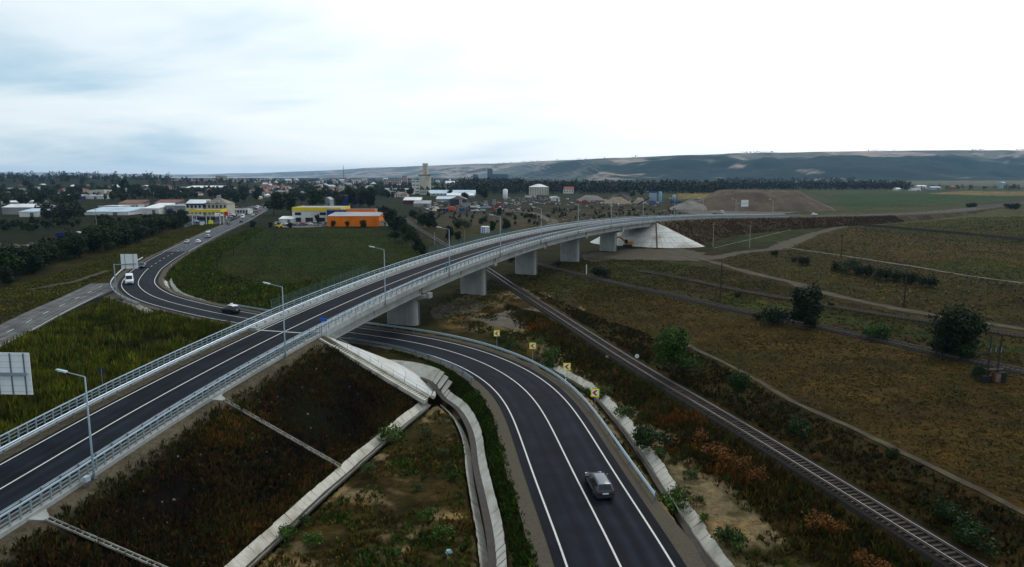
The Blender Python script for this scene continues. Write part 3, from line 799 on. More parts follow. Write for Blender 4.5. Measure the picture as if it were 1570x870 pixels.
# ------------------------------------------------------------------ paved slopes at both abutments, built of slabs
def paved_slope(name, label, q, sg, reach, zg, matl, nq=9, rings=4, td=.45, gapf=.988):
    """slabs on two quarter cones and the plane between them; sg=+1 faces +s"""
    root = thing(name, label, "slope paving", (0, 0, 0))
    x, y, z = DECK.at(q); h = DECK.head(q)
    t = Vector((math.cos(h), math.sin(h), 0)) * sg
    nR = Vector((math.sin(h), -math.cos(h), 0))
    gens = []
    for k in range(nq + 1):
        a = PI / 2 * k / nq; gens.append((nR * 6.35, nR * math.cos(a) + t * math.sin(a), k / nq))
    for k in range(1, 6):
        gens.append((nR * (6.35 * (1 - 2 * k / 6)), t, 1.0))
    for k in range(nq + 1):
        a = PI / 2 * k / nq; gens.append((-nR * 6.35, t * math.cos(a) - nR * math.sin(a), 1.0 + k / nq))
    top = Vector((x, y, z - td))
    def P(g, f, lift=0):
        ap, d, kk = g
        r_ = reach(kk) * f + .05
        zz = (z - td) * (1 - f) + zg(kk) * f
        return Vector((x + ap.x + d.x * r_, y + ap.y + d.y * r_, zz + lift))
    for i in range(len(gens) - 1):
        for r_ in range(rings):
            f0 = r_ / rings; f1 = (r_ + 1) / rings
            c = [P(gens[i], f0), P(gens[i + 1], f0), P(gens[i + 1], f1), P(gens[i], f1)]
            m = sum(c, Vector()) / 4; lift = random.uniform(.0, .035)
            c2 = [m + (v - m) * gapf + Vector((0, 0, lift)) for v in c]; lo = [v + Vector((0, 0, -.25)) for v in c2]
            mb = MB(); mb.add(c2 + lo, [(3, 2, 1, 0) if sg > 0 else (0, 1, 2, 3), (0, 1, 5, 4), (1, 2, 6, 5), (2, 3, 7, 6), (3, 0, 4, 7), (4, 5, 6, 7)])
            mb.build("slab", matl, root)
    # mortar bed under the slabs and rounded toe kerb
    mb = MB(); fs = []
    vs = []
    for g in gens: vs += [P(g, 0, -.12), P(g, 1, -.12)]
    for i in range(len(gens) - 1): fs.append((2 * i, 2 * i + 1, 2 * i + 3, 2 * i + 2))
    mb.add(vs, fs); mb.build("mortar_bed", M_CONC_D, root)
    toe = [P(g, 1.02, .02) for g in gens]
    MB().tube(toe, .28, 6).build("toe_kerb", M_CONC_W, root)
    return root, P, gens
near_slope, PN, gN = paved_slope("paved_bank_end", "white slab paving wrapping the bank end beside the long concrete stairs", S_AB0, 1,
                                 lambda k: 15.9 - 4.4 * min(1, k) if k <= 1 else 11.5 - 2.5 * (k - 1), lambda k: -1.6 + 1.4 * min(1, k) ** 1.5 if k <= 1 else -.3, mat("new_white_concrete", (.50, .50, .48), .85, .08, 1.0, bump=.15, tint=(.40, .385, .34), tscale=.4), td=.1)
far_slope, PF, gF = paved_slope("paved_bank_end", "weathered pale concrete cone of slabs under the far end of the overpass", S_AB1, -1,
                                lambda k: 15.5 + 5.5 * max(0, 1 - k), lambda k: -.2, mat("cone_concrete", (.56, .55, .52), .9, .10, .35, bump=.2, tint=(.26, .235, .19), tscale=.12, streak=.3), 12, 5, gapf=.945)
# rusty water stain runnels: a drain channel down the cone
a0, a1 = PF(gF[9], .02, .12), PF(gF[9], 1.0, .12)
MB().bar(a0, a1, .55, .1).build("drain_channel", mat("stained_concrete", (.07, .045, .028), .9, .3, 1.0), far_slope)

# ------------------------------------------------------------------ stairs down the bank
st = thing("concrete_stairs", "long white concrete stair flight descending the bank at the abutment", "stairs")
qs_ = S_AB0 - 1.0
A = Vector(DECK.at(qs_, 6.7, -.2)); B = Vector(DECK.at(qs_, 22.0)); B.z = -1.85
dirv = (B - A); nst = 46; hh = math.atan2(dirv.y, dirv.x)
step_me = MB().box((0, 0, -.25), (dirv.xy.length / nst * .97, 1.25, .5)).mesh("step", M_CONC_W)
for k in range(nst):
    p = A + dirv * ((k + .5) / nst); link("step", step_me, st, p, hh)
tv = Vector((dirv.x, dirv.y, 0)).normalized(); sv = Vector((-tv.y, tv.x, 0))
for sgn in (-1, 1):
    p0 = A + sv * (sgn * .78); p1 = B + sv * (sgn * .78)
    MB().bar(p0 + Vector((0, 0, -.02)), p1 + Vector((0, 0, -.02)), .25, .5).build("stringer", M_CONC_W, st)
hr = MB()
for hgt in (.55, 1.0): hr.tube([A + sv * .80 + Vector((0, 0, hgt)), B + sv * .80 + Vector((0, 0, hgt))], .025, 6)
ho = hr.build("handrail", M_GALV, st)
bal_me = MB().tube([(0, 0, -.1), (0, 0, 1.0)], .028, 6).mesh("baluster", M_GALV)
for k in range(10): link("baluster", bal_me, ho, A + sv * .80 + dirv * (k / 9))

# ------------------------------------------------------------------ rails on the deck and the approach
W_PROF = [(0, .43), (.075, .48), (.075, .55), (.01, .60), (.01, .64), (.075, .69), (.075, .76), (0, .81), (-.015, .80), (.055, .755), (.055, .70), (-.01, .645), (-.01, .595), (.055, .545), (.055, .485), (-.015, .44)]
def guardrail(label, line, o, s0, s1, gap, face, dz=0.0, zfun=None, bright=False, group="steel guardrails", second=False, mid=None):
    root = thing("guardrail", label, "guardrail", group=group)
    prof = [(face * a, b) for a, b in W_PROF]
    fr = line.frames(s0, s1, 1.0, o, dz)
    if zfun: fr = [((p[0], p[1], zfun(p[0], p[1]) + dz), u, w) for p, u, w in fr]
    # ends dip into the ground
    MB().sweep(fr, prof).build("rail_beam", M_GALV_L if bright else M_GALV, root)
    if second:
        MB().sweep(fr, [(a, b - .0 + .48) for a, b in prof]).build("rail_beam", M_GALV_L if bright else M_GALV, root)
    pm = MB().box((0, 0, .34), (.12, .10, .92)).mesh("post", M_GALV_D)
    for q in np.arange(s0 + .3, s1, gap):
        p = line.at(q, o - face * .10, dz)
        if zfun: p = (p[0], p[1], zfun(p[0], p[1]) + dz)
        link("post", pm, root, p, line.head(q))
    return root
def railing(label, line, o, segs, dz, group, tall=1.15, rails=(.42, .78)):
    root = thing("railing", label, "railing", group=group)
    s0, s1 = segs[0][0], segs[-1][1]
    fr = line.frames(s0, s1, 1.0, o, dz)
    MB().sweep(fr, [(-.06, tall - .07), (.06, tall - .07), (.06, tall + .03), (-.06, tall + .03)]).build("top_rail", M_GALV_L, root)
    for r_ in rails: MB().sweep(fr, [(-.02, r_ - .05), (.02, r_ - .05), (.02, r_ + .05), (-.02, r_ + .05)]).build("mid_rail", M_GALV, root)
    pm = MB().box((0, 0, tall / 2 - .12), (.13, .10, tall + .12)).mesh("post", M_GALV)
    for a, b, gap in segs:
        for q in np.arange(a, b, gap): link("post", pm, root, line.at(q, o, dz), line.head(q))
    return root
guardrail("steel crash barrier along the overpass carriageway, on the side nearer the camera", DECK, 4.78, -100, 330, 2.0, -1, .22, bright=False)
guardrail("pale steel crash barrier along the overpass carriageway, on the side of the town", DECK, -4.85, -100, 330, 2.0, 1, .16, bright=True)
railing("blue-grey post railing on the outer overpass edge nearer the camera", DECK, 6.05, [(-100, S_AB0, 1.0), (S_AB0, S_AB1, 2.0), (S_AB1, 300, 2.0)], .24, "overpass railings")
railing("blue-grey post railing on the overpass edge facing the town", DECK, -6.1, [(-100, S_AB0, 1.0), (S_AB0, S_AB1, 2.0), (S_AB1, 300, 2.0)], .24, "overpass railings")
# concrete plinths under the railings of the approach and of the far bank
for q0, q1, who in ((-120, S_AB0 - .05, "approach"), (S_AB1 + .05, 320, "far bank")):
    for o, side in ((6.0, "nearer the camera"), (-6.05, "facing the town")):
        t_ = MB().sweep(DECK.frames(q0, q1, 1.5, o), [(-.28, -.6), (.28, -.6), (.28, .24), (-.28, .24)]).build("concrete_plinth", M_CONC, None)
        tag(t_, f"low concrete kerb wall under the {who} railing, side {side}", "kerb wall", "concrete kerb walls")
# mesh screens on the town side, over the road and over the railway
def screen(label, s0, s1):
    root = thing("mesh_screen", label, "screen fence", group="mesh screens on the overpass")
    Mg = mat("green_grey_wire", (.10, .15, .13), .5, .1, 2, metal=.3)
    pm = MB().box((0, 0, 1.35), (.07, .07, 2.7)).mesh("post", Mg)
    bars = MB()
    for k in range(20): bars.box((k * .1 + .05, 0, 1.6), (.011, .011, 2.1))
    for zz in (.6, 1.1, 1.6, 2.1, 2.62): bars.box((1.0, 0, zz), (2.0, .012, .015))
    bm_ = bars.mesh("mesh_panel", Mg)
    for q in np.arange(s0, s1, 2.0):
        link("post", pm, root, DECK.at(q, -6.38, .1), DECK.head(q)); link("mesh_panel", bm_, root, DECK.at(q, -6.38, .1), DECK.head(q))
screen("tall wire mesh screen on the overpass edge above the lower road", -26, 4)
screen("tall wire mesh screen on the overpass edge above the railway", 30, 78)

# ------------------------------------------------------------------ lighting columns
def lamp_proto():
    root = thing("street_lamp", "", "street lamp", group="lighting columns along the overpass")
    MB().tube([(0, 0, -.4), (0, 0, .9), (0, 0, 9.0)], [.11, .10, .055], 8).build("pole", M_GALV, root, True)
    MB().box((0, 0, .05), (.36, .36, .12)).build("base_plate", M_GALV_D, root)
    arm = MB().tube([(0, 0, 8.95), (0, -.0, 9.02), (0, 2.0, 9.38)], [.05, .05, .035], 6).build("arm", M_GALV, root)
    hd = MB(); hd.add([(-.17, 1.75, 9.30), (.17, 1.75, 9.30), (.12, 2.75, 9.50), (-.12, 2.75, 9.50), (-.14, 1.8, 9.44), (.14, 1.8, 9.44), (.09, 2.7, 9.58), (-.09, 2.7, 9.58)], [(0, 3, 2, 1), (4, 5, 6, 7), (0, 1, 5, 4), (1, 2, 6, 5), (2, 3, 7, 6), (3, 0, 4, 7)])
    lh = hd.build("lamp_head", M_GALV_L, root)
    MB().box((0, 2.3, 9.365), (.18, .5, .03)).build("lens", M_WHITE, lh)
    return root
lp = None
ordn = ["first", "second", "third", "fourth", "fifth", "sixth", "seventh", "eighth", "ninth", "tenth", "eleventh", "twelfth", "thirteenth", "fourteenth", "fifteenth", "sixteenth", "seventeenth", "eighteenth", "nineteenth", "twentieth"]
LAMPS = [-73.8, -42.2, -13.3, 13.2, 40.9, 69.2, 100.5, 133.5, 169.4, 206.6, 240, 274, 306]
for i, q in enumerate(LAMPS):
    p = DECK.at(q, 6.42, -.1 if q < S_AB0 or q > S_AB1 else -.25)
    lab = f"{ordn[i]} overpass lighting column counted from the near end of the overpass"
    if i == 0: lab = "near lighting column with a grey cabinet at its foot beside the approach railing"
    if lp is None: lp = lamp_proto(); lp.location = p; lp.rotation_euler = (0, 0, DECK.head(q)); lp["label"] = lab
    else: dup(lp, p, DECK.head(q), lab)
    if S_AB0 < q < S_AB1:
        b = DECK.at(q, 6.36, -.28); MB().box((0, 0, 0), (.4, .24, .42)).build("lamp_bracket", M_CONC_D, ov, False, b, DECK.head(q))
cb = thing("cable_cabinet", "small grey cabinet on legs beside the near lighting column", "cabinet", DECK.at(-75.0, 6.75, -.1), DECK.head(-75))
MB().box((0, 0, .62), (.5, .35, .45)).build("housing", M_GALV_L, cb)
for sx in (-.2, .2): MB().box((sx, 0, .2), (.06, .06, .45)).build("leg", M_GALV_D, cb)

# ------------------------------------------------------------------ drain chutes on the bank
def chute(label, q, o_end, z_end):
    root = thing("drain_chute", label, "drain chute", group="stepped concrete chutes on the bank")
    a = Vector(DECK.at(q, 7.2, -.33)); b = Vector(DECK.at(q - 1.2, o_end)); b.z = z_end
    d = b - a; n = 22; L = d.length / n; hh = math.atan2(d.y, d.x); pit = math.atan2(d.z, d.xy.length)
    mb = MB()
    mb.box((0, 0, -.02), (L * .98, .34, .07))
    for sy in (-.19, .19): mb.box((0, sy, .06), (L * .98, .045, .17))
    mb.box((-L * .45, 0, .03), (.05, .34, .10))
    me = mb.mesh("chute_element", M_CONC_D)
    me.materials.append(M_DARK)
    for i_, pl_ in enumerate(me.polygons): pl_.material_index = 1 if i_ < 6 else 0
    for k in range(n):
        ob = link("chute_element", me, root, a + d * ((k + .5) / n) + Vector((0, 0, .02))); ob.rotation_euler = (0, -pit, hh)
    ins = MB(); p0 = Vector(DECK.at(q, 6.1, .0)); p1 = a
    u = Vector((-math.sin(hh), math.cos(hh), 0))
    vs = [p0 + u * 1.0, p0 - u * 1.0, p1 - u * .26, p1 + u * .26]; vs = [v + Vector((0, 0, .06)) for v in vs]; lo = [v - Vector((0, 0, .2)) for v in vs]
    ins.add(vs + lo, [(0, 1, 2, 3), (0, 4, 5, 1), (1, 5, 6, 2), (2, 6, 7, 3), (3, 7, 4, 0)]); ins.build("inlet", M_CONC, root)
chute("stepped concrete drain chute running down the bank to the long ditch", -56.0, 21.4, -2.05)
chute("stepped concrete drain chute cut by the bottom edge of the picture", -79.8, 21.4, -2.1)

# ------------------------------------------------------------------ slab-lined ditches
def ditch(label, line, s0, s1, wide=(1.0, 1.0), slab=1.0, zf=terrain, bottom=True, seed=1, mt=None, wide_noise=.12, dep=.62, lift=0.0, hn=1.0):
    root = thing("concrete_ditch", label, "ditch", group="slab-lined drainage ditches")
    rr = random.Random(seed); mt = mt or M_CONC_W
    side_z = {}
    for sd_ in (-1, 1):
        pp = line.off(sd_ * 1.9, line.s[0], line.s[-1], .5); side_z[sd_] = (np.linspace(line.s[0], line.s[-1], len(pp)), zf(pp[:, 0], pp[:, 1]))
    for side in (-1, 1):
        w = wide[0] if side < 0 else wide[1]
        if w <= 0: continue
        q = s0
        while q < s1 - slab * .4:
            L = slab * rr.uniform(.92, 1.06) * (.8 if lift else 1)
            ww = w * (1 + rr.uniform(-wide_noise, wide_noise)); ht = rr.uniform(-.05, .07) * hn + lift
            pts = []
            ex = .12 if lift else -.02
            for (qq, o, dz) in ((q + .02, .26, -dep), (q + L - .02, .26, -dep), (q + L + ex, .26 + ww, .12 + ht), (q + .02, .26 + ww, .12 + ht)):
                x, y, _ = line.at(qq, side * o)
                px, py, _ = line.at(qq, side * 1.9)
                pts.append((x, y, px, py, dz))
            g = float(np.interp(q + L / 2, *side_z[side]))
            top = [Vector((p[0], p[1], g + p[4])) for p in pts]; lo = [v - Vector((0, 0, .16)) for v in top]
            mb = MB(); mb.add(top + lo, [(0, 1, 2, 3) if side > 0 else (3, 2, 1, 0), (0, 4, 5, 1), (1, 5, 6, 2), (2, 6, 7, 3), (3, 7, 4, 0), (4, 7, 6, 5)])
            mb.build("slab", mt, root); q += L
    if bottom:
        mb = MB(); fr = []
        nfr = line.frames(s0, s1, 1.0)
        for (p, u, w_), qq in zip(nfr, np.linspace(s0, s1, len(nfr))):
            fr.append(((p[0], p[1], float(np.interp(qq, *side_z[1]))), u, w_))
        mb.sweep(fr, [(-.36, -dep - .1), (.36, -dep - .1), (.36, -dep + .03), (-.36, -dep + .03)]); mb.build("ditch_bed", mat("wet_silt", (.045, .038, .032), .7, .3, 1.5), root)
    return root
ditch("pale slab-lined ditch along the foot of the near bank", DT1, 0, DT1.s[-1] - 1.2, (.85, .45), 1.0, seed=2, hn=.4, wide_noise=.05)
_sw = float(DT2.s[np.argmin(np.hypot(DT2.P[:, 0] + 9.6, DT2.P[:, 1] - 94.6))])
ditch("slab-lined ditch running towards the camera beside the green roadside strip", DT2, 0, _sw, (.75, .75), 1.0, seed=3, hn=.4, wide_noise=.05)
ditch("curved ditch with tall slabs wrapping the foot of the stairs", DT2, _sw, DT2.s[-1], (.0, 1.35), 1.5, seed=13, wide_noise=.02, lift=.75, hn=.2)
ditch("broken pale slab ditch between the curving road and the railway", DT3, 0, DT3.s[-1] - 5, (.35, .92), 1.05, seed=4, wide_noise=.12, hn=.6)
ditch("short slab ditch inside the bend where the white van drives", DT4, 0, DT4.s[-1], (.5, 1.0), 1.2, seed=5)
ditch("short slab ditch outside the bend below the gantry sign", DT5, 0, DT5.s[-1], (1.0, .5), 1.2, seed=6, mt=M_CONC_D)
ditch("thin white ditch along the foot of the far bank", DT6, 0, DT6.s[-1], (.0, 1.2), 2.4, seed=7, bottom=False, dep=.25)

# guardrails of the lower road
def srange(line, pxs, z=0.0):
    return [float(line.near(np.array([gz(a, b, z)[0]]), np.array([gz(a, b, z)[1]]))[2][0]) for a, b in pxs]
sa, sb = srange(LOW, [(1000, 770), (556, 497)])
guardrail("white-topped guardrail on the outside of the near bend by the chevron signs", LOW, 5.75, sa, sb, 4.0, -1, .05, bright=True)
sa, sb = srange(LOW, [(726, 588), (536, 524)])
guardrail("short grey guardrail on the inside of the near bend below the overpass", LOW, -5.6, sa, sb, 4.0, 1, .05)
sa, sb = srange(LOW, [(414, 482), (362, 472)])
guardrail("short guardrail beside the dark car with the white roof", LOW, 5.7, sa, sb, 4.0, -1, .05)
sa, sb = srange(LOW, [(236, 466), (218, 398)])
guardrail("curved guardrail around the outside of the far bend behind the white van", LOW, -6.3, sa, sb, 4.0, 1, .05, bright=True)
# ================================================================== railways
M_BALLAST = mat("ballast", (.012, .0105, .0095), .95, .4, 5.0, bump=.8, fine=16, tint=(.016, .014, .012), tscale=.5)
M_SLEEPER = mat("concrete_sleeper", (.036, .029, .024), .9, .35, 1.7)
M_SLEEPER_W = mat("old_wood_sleeper", (.060, .046, .036), .95, .3, 1.7)
M_RAIL = mat("worn_rail_steel", (.20, .175, .16), .35, .15, 1.0, metal=.6)
M_RUST = mat("rusty_steel", (.12, .06, .035), .8, .3, 2.0, metal=.2)
RP = [(-.075, 0), (.075, 0), (.075, .02), (.015, .04), (.015, .12), (.036, .13), (.036, .17), (-.036, .17), (-.036, .13), (-.015, .12), (-.015, .04), (-.075, .02)]
def railway(label, line, s0, s1, sleepers, smat, zb, near=True, bed=True):
    root = thing("railway_track", label, "railway track")
    if bed:
        MB().sweep(line.frames(s0, s1, 2.0), [(-2.5, -.6), (2.5, -.6), (1.6, zb), (-1.6, zb)]).build("ballast_bed", M_BALLAST, root)
    for o in (-.7525, .7525):
        MB().sweep(line.frames(s0, s1, 2.0, o, zb + .13), RP).build("rail", M_RAIL if near else mat("dull_rail_steel", (.10, .085, .075), .5, .2, 1.0, metal=.3), root)
    mes = [MB().box((0, 0, 0), (.26, 2.5, .2), 0, .92).mesh("sleeper", m_) for m_ in (smat, smat, M_SLEEPER_W, mat("stained_sleeper", (.042, .034, .028), .9, .4, 2.2))]; rs_ = random.Random(4)
    a, b, gap = sleepers
    qs = list(np.arange(a, b, gap))
    for q in qs[:290]: link("sleeper", rs_.choice(mes), root, line.at(q, 0, zb - .01 + rs_.uniform(-.03, .02)), line.head(q))
    rest = [q for q in np.arange(s0 + 1, s1 - 1, gap) if not (a <= q <= qs[min(289, len(qs) - 1)])]
    if rest:
        mb = MB()
        for q in rest: mb.box(line.at(q, 0, zb + .04), (.26, 2.5, .2), line.head(q))
        stuff(mb.build("sleeper_row", smat, root))
sr0 = srange(RAIL, [(1500, 880)])[0]
railway("main single railway line passing under the overpass and running to the lower corner", RAIL, 2, 560, (sr0, sr0 + 174, .6), M_SLEEPER, .22)
railway("dark siding track crossing the brown field past the transformer poles", RAIL2, 6, RAIL2.s[-1] - 4, (srange(RAIL2, [(1570, 573)])[0], srange(RAIL2, [(1570, 573)])[0] + 90, .65), M_SLEEPER_W, .10, False)
railway("old overgrown track farther out in the field", RAIL3, 10, RAIL3.s[-1] - 2, (100, 160, .65), M_SLEEPER_W, .05, False, False)

# ================================================================== signs
M_YEL = mat("fluorescent_yellow", (.90, .95, .03), .5, .05, 2.0)
M_RED = mat("sign_red", (.62, .008, .018), .5, .05, 2.0)
M_BLUE = mat("sign_blue", (.02, .10, .55), .5, .1, 2.0)
M_SIGNBACK = mat("bare_aluminium", (.74, .77, .80), .5, .05, 1.0)
def chevron(label, px, py, w):
    """px,py: middle of the board in the photo; stands just beyond the guardrail"""
    q = srange(LOW, [(px, py + 52)])[0]
    best = min(np.arange(q - 14, q + 14, .25), key=lambda s_: abs((LOW.at(s_, 6.5)[0] / (LOW.at(s_, 6.5)[1] * _cp + (CAM_H - 1.9) * _sp)) * FPX + 785 - px))
    x, y, _ = LOW.at(best, 6.5); g = tz(x, y)
    top = atY(px, py, y)[2]
    rz = math.atan2(-x, y) * .5
    root = thing("chevron_sign", label, "road sign", (x, y, g), rz, "chevron signs on the bend")
    zc = max(1.5, top - g)
    MB().tube([(0, .05, -.3), (0, .05, zc + .3)], .035, 6).build("post", M_GALV, root)
    bd = MB().box((0, 0, zc), (w, .03, w)).build("board", M_YEL, root)
    MB().box((0, -.020, zc), (w * .72, .012, w * .74)).build("white_field", mat("reflective_white", (.90, .90, .90), .5, .03, 2), bd)
    k = w * .34
    poly = [(-k, 0), (k * .15, k), (k * .95, k), (-k * .05, 0), (k * .95, -k), (k * .15, -k)]
    mb = MB(); n = len(poly)
    mb.add([(a, -.040, zc + b) for a, b in poly] + [(a, -.027, zc + b) for a, b in poly], [(0, 1, 2, 3), (0, 3, 4, 5)] + [(i, i + n, (i + 1) % n + n, (i + 1) % n) for i in range(n)])
    mb.build("chevron", M_RED, bd)
chevron("small yellow chevron sign, first and farthest along the near bend", 761, 511.5, .95)
chevron("yellow chevron sign, second of the four along the near bend", 817, 530.5, .95)
chevron("yellow chevron sign, third of the four along the near bend", 869, 562.5, .98)
chevron("yellow chevron sign nearest the camera, by the broken ditch", 912, 602.5, 1.0)

def panel_back(root, w, h, z, y=0.0, ribs=(.15, .5, .85)):
    bd = MB().box((0, y, z), (w, .05, h)).build("board", M_SIGNBACK, root)
    for f in ribs: MB().box((w * (f - .5), y - .07, z), (.09, .09, h * .98)).build("rib", M_GALV_D, bd)
    for k in range(7): MB().box((0, y - .032, z - h / 2 + h * (k + .5) / 7), (w * .99, .012, .02)).build("seam", M_GALV, bd)
    return bd
# big board at the left edge of the picture
cY = 63.0
tl = atY(-16, 541, cY); br = atY(52, 605, cY)
wS = br[0] - tl[0]; hS = tl[2] - br[2]; zg_ = tz(tl[0] - 4.2, cY)
g = thing("gantry_sign", "large white sign board seen from behind at the left picture edge", "road sign", ((tl[0] + br[0]) / 2, cY, zg_), R(-3), "cantilever sign gantries")
zc_ = (tl[2] + br[2]) / 2 - zg_
panel_back(g, wS, hS, zc_)
MB().bar((-wS / 2 - 2.6, -.22, zc_), (wS * .40, -.22, zc_), .22, .26).build("arm", M_GALV, g)
MB().tube([(-wS / 2 - 2.6, -.22, -.5), (-wS / 2 - 2.6, -.22, zc_ + .3)], [.22, .16], 10).build("pole", M_GALV, g)
# gantry by the bend
bx, by = gz(178, 446)
g = thing("gantry_sign", "white sign board on a cantilever pole above the far bend", "road sign", (bx, by, tz(bx, by)), R(4), "cantilever sign gantries")
k = mpp(by)
MB().tube([(0, 0, -.3), (0, 0, 41 * k)], [.2, .15], 8).build("pole", M_GALV, g)
MB().bar((0, 0, 40 * k), (33 * k, -.1, 41.5 * k), .2).build("arm", M_GALV, g)
bdx = 22.5 * k
bd = MB().box((bdx, .12, 45 * k), (24.5 * k, .06, 22 * k)).build("board", M_SIGNBACK, g)
for f in (-.25, .25): MB().box((bdx + 24.5 * k * f, .04, 45 * k), (.08, .08, 22 * k)).build("rib", M_GALV_D, bd)
# sign on the far side of the overpass road
P0 = DECK.at(300, -8.5); k = mpp(P0[1])
px_ = 785 + FPX * P0[0] / P0[1]
q_ = min(np.arange(220, 420, 2), key=lambda s_: abs(785 + FPX * DECK.at(s_, -8.5)[0] / (DECK.at(s_, -8.5)[1] * 1.01) - 1126))
x, y, z = DECK.at(q_, -8.5); k = mpp(y)
g = thing("gantry_sign", "small white sign board above the far overpass road before the gravel mound", "road sign", (x, y, z - .6), 0, "cantilever sign gantries")
top = atY(1137, 312, y)[2] - z + .6
MB().tube([(0, 0, -.5), (0, 0, top + .4)], [.2, .14], 8).build("pole", M_GALV, g)
MB().bar((0, 0, top), (4.6 * k * 3, 0, top), .18).build("arm", M_GALV, g)
bd = MB().box((10.5 * k, -.1, top), (11 * k, .06, 10 * k)).build("board", M_WHITE, g)
MB().box((10.5 * k, -.14, top), (11 * k, .03, .16)).build("rib", M_GALV_D, bd)
# round sign seen from behind on the approach
sx, sy, sz = atY(155.5, 569, 84.0)
q_ = srange(DECK, [(155, 620)], 2.5)[0]
g0 = tz(sx, 84.0)
g = thing("round_sign", "round road sign seen dark from behind, among the reeds by the approach", "road sign", (sx, 84.0, g0), R(5))
MB().tube([(0, 0, -.3), (0, 0, sz - g0 + .3)], .035, 6).build("post", M_GALV, g)
mb = MB().lathe([(.0, -.015), (.43, -.015), (.43, .015), (.0, .015)], 20)
mb.v = [(a, -c + .05, b + sz - g0) for a, b, c in mb.v]
mb.build("disc", mat("dark_sign_back", (.035, .042, .055), .5, .1, 2), g)
# blue plate on two legs beside the stairs
p = DECK.at(S_AB0 - 1.2, 7.1, -.45)
ps = atY(491.5, 490.5, p[1])
g = thing("blue_sign", "small blue name plate on two legs at the top of the stairs", "road sign", p, DECK.head(S_AB0) - PI / 2)
hz = ps[2] - p[2]
MB().box((0, 0, hz), (1.05, .04, .42)).build("plate", M_BLUE, g)
for sx_ in (-.36, .36): MB().tube([(sx_, .04, -.3), (sx_, .04, hz + .1)], .03, 6).build("leg", M_GALV_D, g)
# white kilometre plates and kerb markers
def small_plate(label, s_, o_, h_, line=DECK, dz=.25):
    p = line.at(s_, o_, dz)
    g = thing("marker_post", label, "marker post", p, line.head(s_), "white marker posts")
    MB().box((0, 0, h_ / 2), (.10, .14, h_)).build("post", M_WHITE, g)
    MB().box((0, 0, h_ * .82), (.105, .145, h_ * .12)).build("reflector", M_DARK, g)
small_plate("white marker post on the overpass walkway over the first span", -9.3, 5.4, 1.15)
small_plate("white marker post on the overpass walkway over the middle spans", 71.5, 5.4, 1.15)
small_plate("white marker post behind the guardrail between the chevron signs", srange(LOW, [(876, 588)])[0], 6.2, 1.1, LOW, .0)
small_plate("white marker post at the roadside near the inner bend", srange(LOW, [(255, 411)])[0], 6.4, 1.1, LOW, 0)
# railway boards
def rail_board(label, px, py, w, h, col, inner=None, rnd=False):
    x, y = gz(px, py + 6); g0 = tz(x, y)
    g = thing("trackside_marker", label, "marker", (x, y, g0), 0, "markers beside the railway")
    zc = atY(px, py, y)[2] - g0
    MB().tube([(0, .03, -.2), (0, .03, zc)], .03, 6).build("post", M_GALV_D, g)
    if rnd:
        mb = MB().lathe([(0, -.02), (.30, -.02), (.34, 0), (.30, .02), (0, .02)], 14); mb.v = [(a, -c, b + zc) for a, b, c in mb.v]; mb.build("disc", M_WHITE, g)
    else:
        b = MB().box((0, 0, zc), (w, .03, h)).build("board", col, g)
        if inner: MB().box((0, -.022, zc), (w * .55, .01, h * .5)).build("field", inner, b)
rail_board("small cream board with a rusty centre beside the railway", 930.5, 547, .36, .30, M_CONC_W, M_RUST)
rail_board("round white marker disc on the far side of the railway", 976.5, 546.5, .4, .4, M_WHITE, None, True)

# ================================================================== poles
M_WOOD = mat("weathered_pole_wood", (.040, .032, .026), .9, .3, 1.0)
M_CPOLE = mat("concrete_pole", (.27, .265, .25), .85, .12, 1.0)
def upole(label, px, yt, yb, material, arms=0, r=.19, z=None):
    x, y = gz(px, yb); g0 = tz(x, y); h = atY(px, yt, y)[2] - g0
    root = thing("utility_pole", label, "utility pole", (x, y, g0), random.uniform(-.3, .3), "utility poles in the fields")
    MB().tube([(0, 0, -.3), (0, 0, h)], [r, r * .65], 7).build("pole", material, root)
    for k in range(arms):
        a = MB().box((0, 0, h - .35 - .8 * k), (1.7, .1, .12)).build("crossarm", material, root)
        for sx in (-.75, -.3, .3, .75): MB().tube([(sx, 0, h - .29 - .8 * k), (sx, 0, h - .02 - .8 * k)], .05, 5).build("insulator", M_DARK, a)
    return root
upole("dark wooden pole standing alone in the middle of the brown field", 1104.5, 403, 459, M_WOOD)
upole("dark wooden pole at the end of the bush row", 1386, 413, 470, M_WOOD)
upole("wooden pole with a crossarm beside the branching dirt track", 1289.5, 360, 394, M_WOOD, 1)
upole("pale concrete pole just beyond the concrete cone", 1093, 343, 379, M_CPOLE, 1, .17)
upole("pale concrete pole by the green verge of the far bank", 1149, 346, 381, M_CPOLE, 1, .17)
for i, (a, b, c) in enumerate([(333.5, 387, 413), (358.5, 368, 393), (377.5, 354, 374), (391.5, 346, 365)]):
    upole(f"thin dark pole in the crop field edge, {ordn[i]} counted away from the bend", a, b, c, M_WOOD, 0, .2)
upole("pale concrete pole rising from the tree belt on the left", 148.5, 321, 352, M_CPOLE, 1, .16)
upole("tall lamp-like pole by the railway beyond the overpass", 712.5, 353, 371, M_CPOLE, 0, .14)
upole("grey signal post beside the railway beyond the overpass", 666.5, 356, 375, M_CPOLE, 0, .2)
upole("white boundary post beside the round bush below the overpass", 899, 406, 421, M_WHITE, 0, .16)
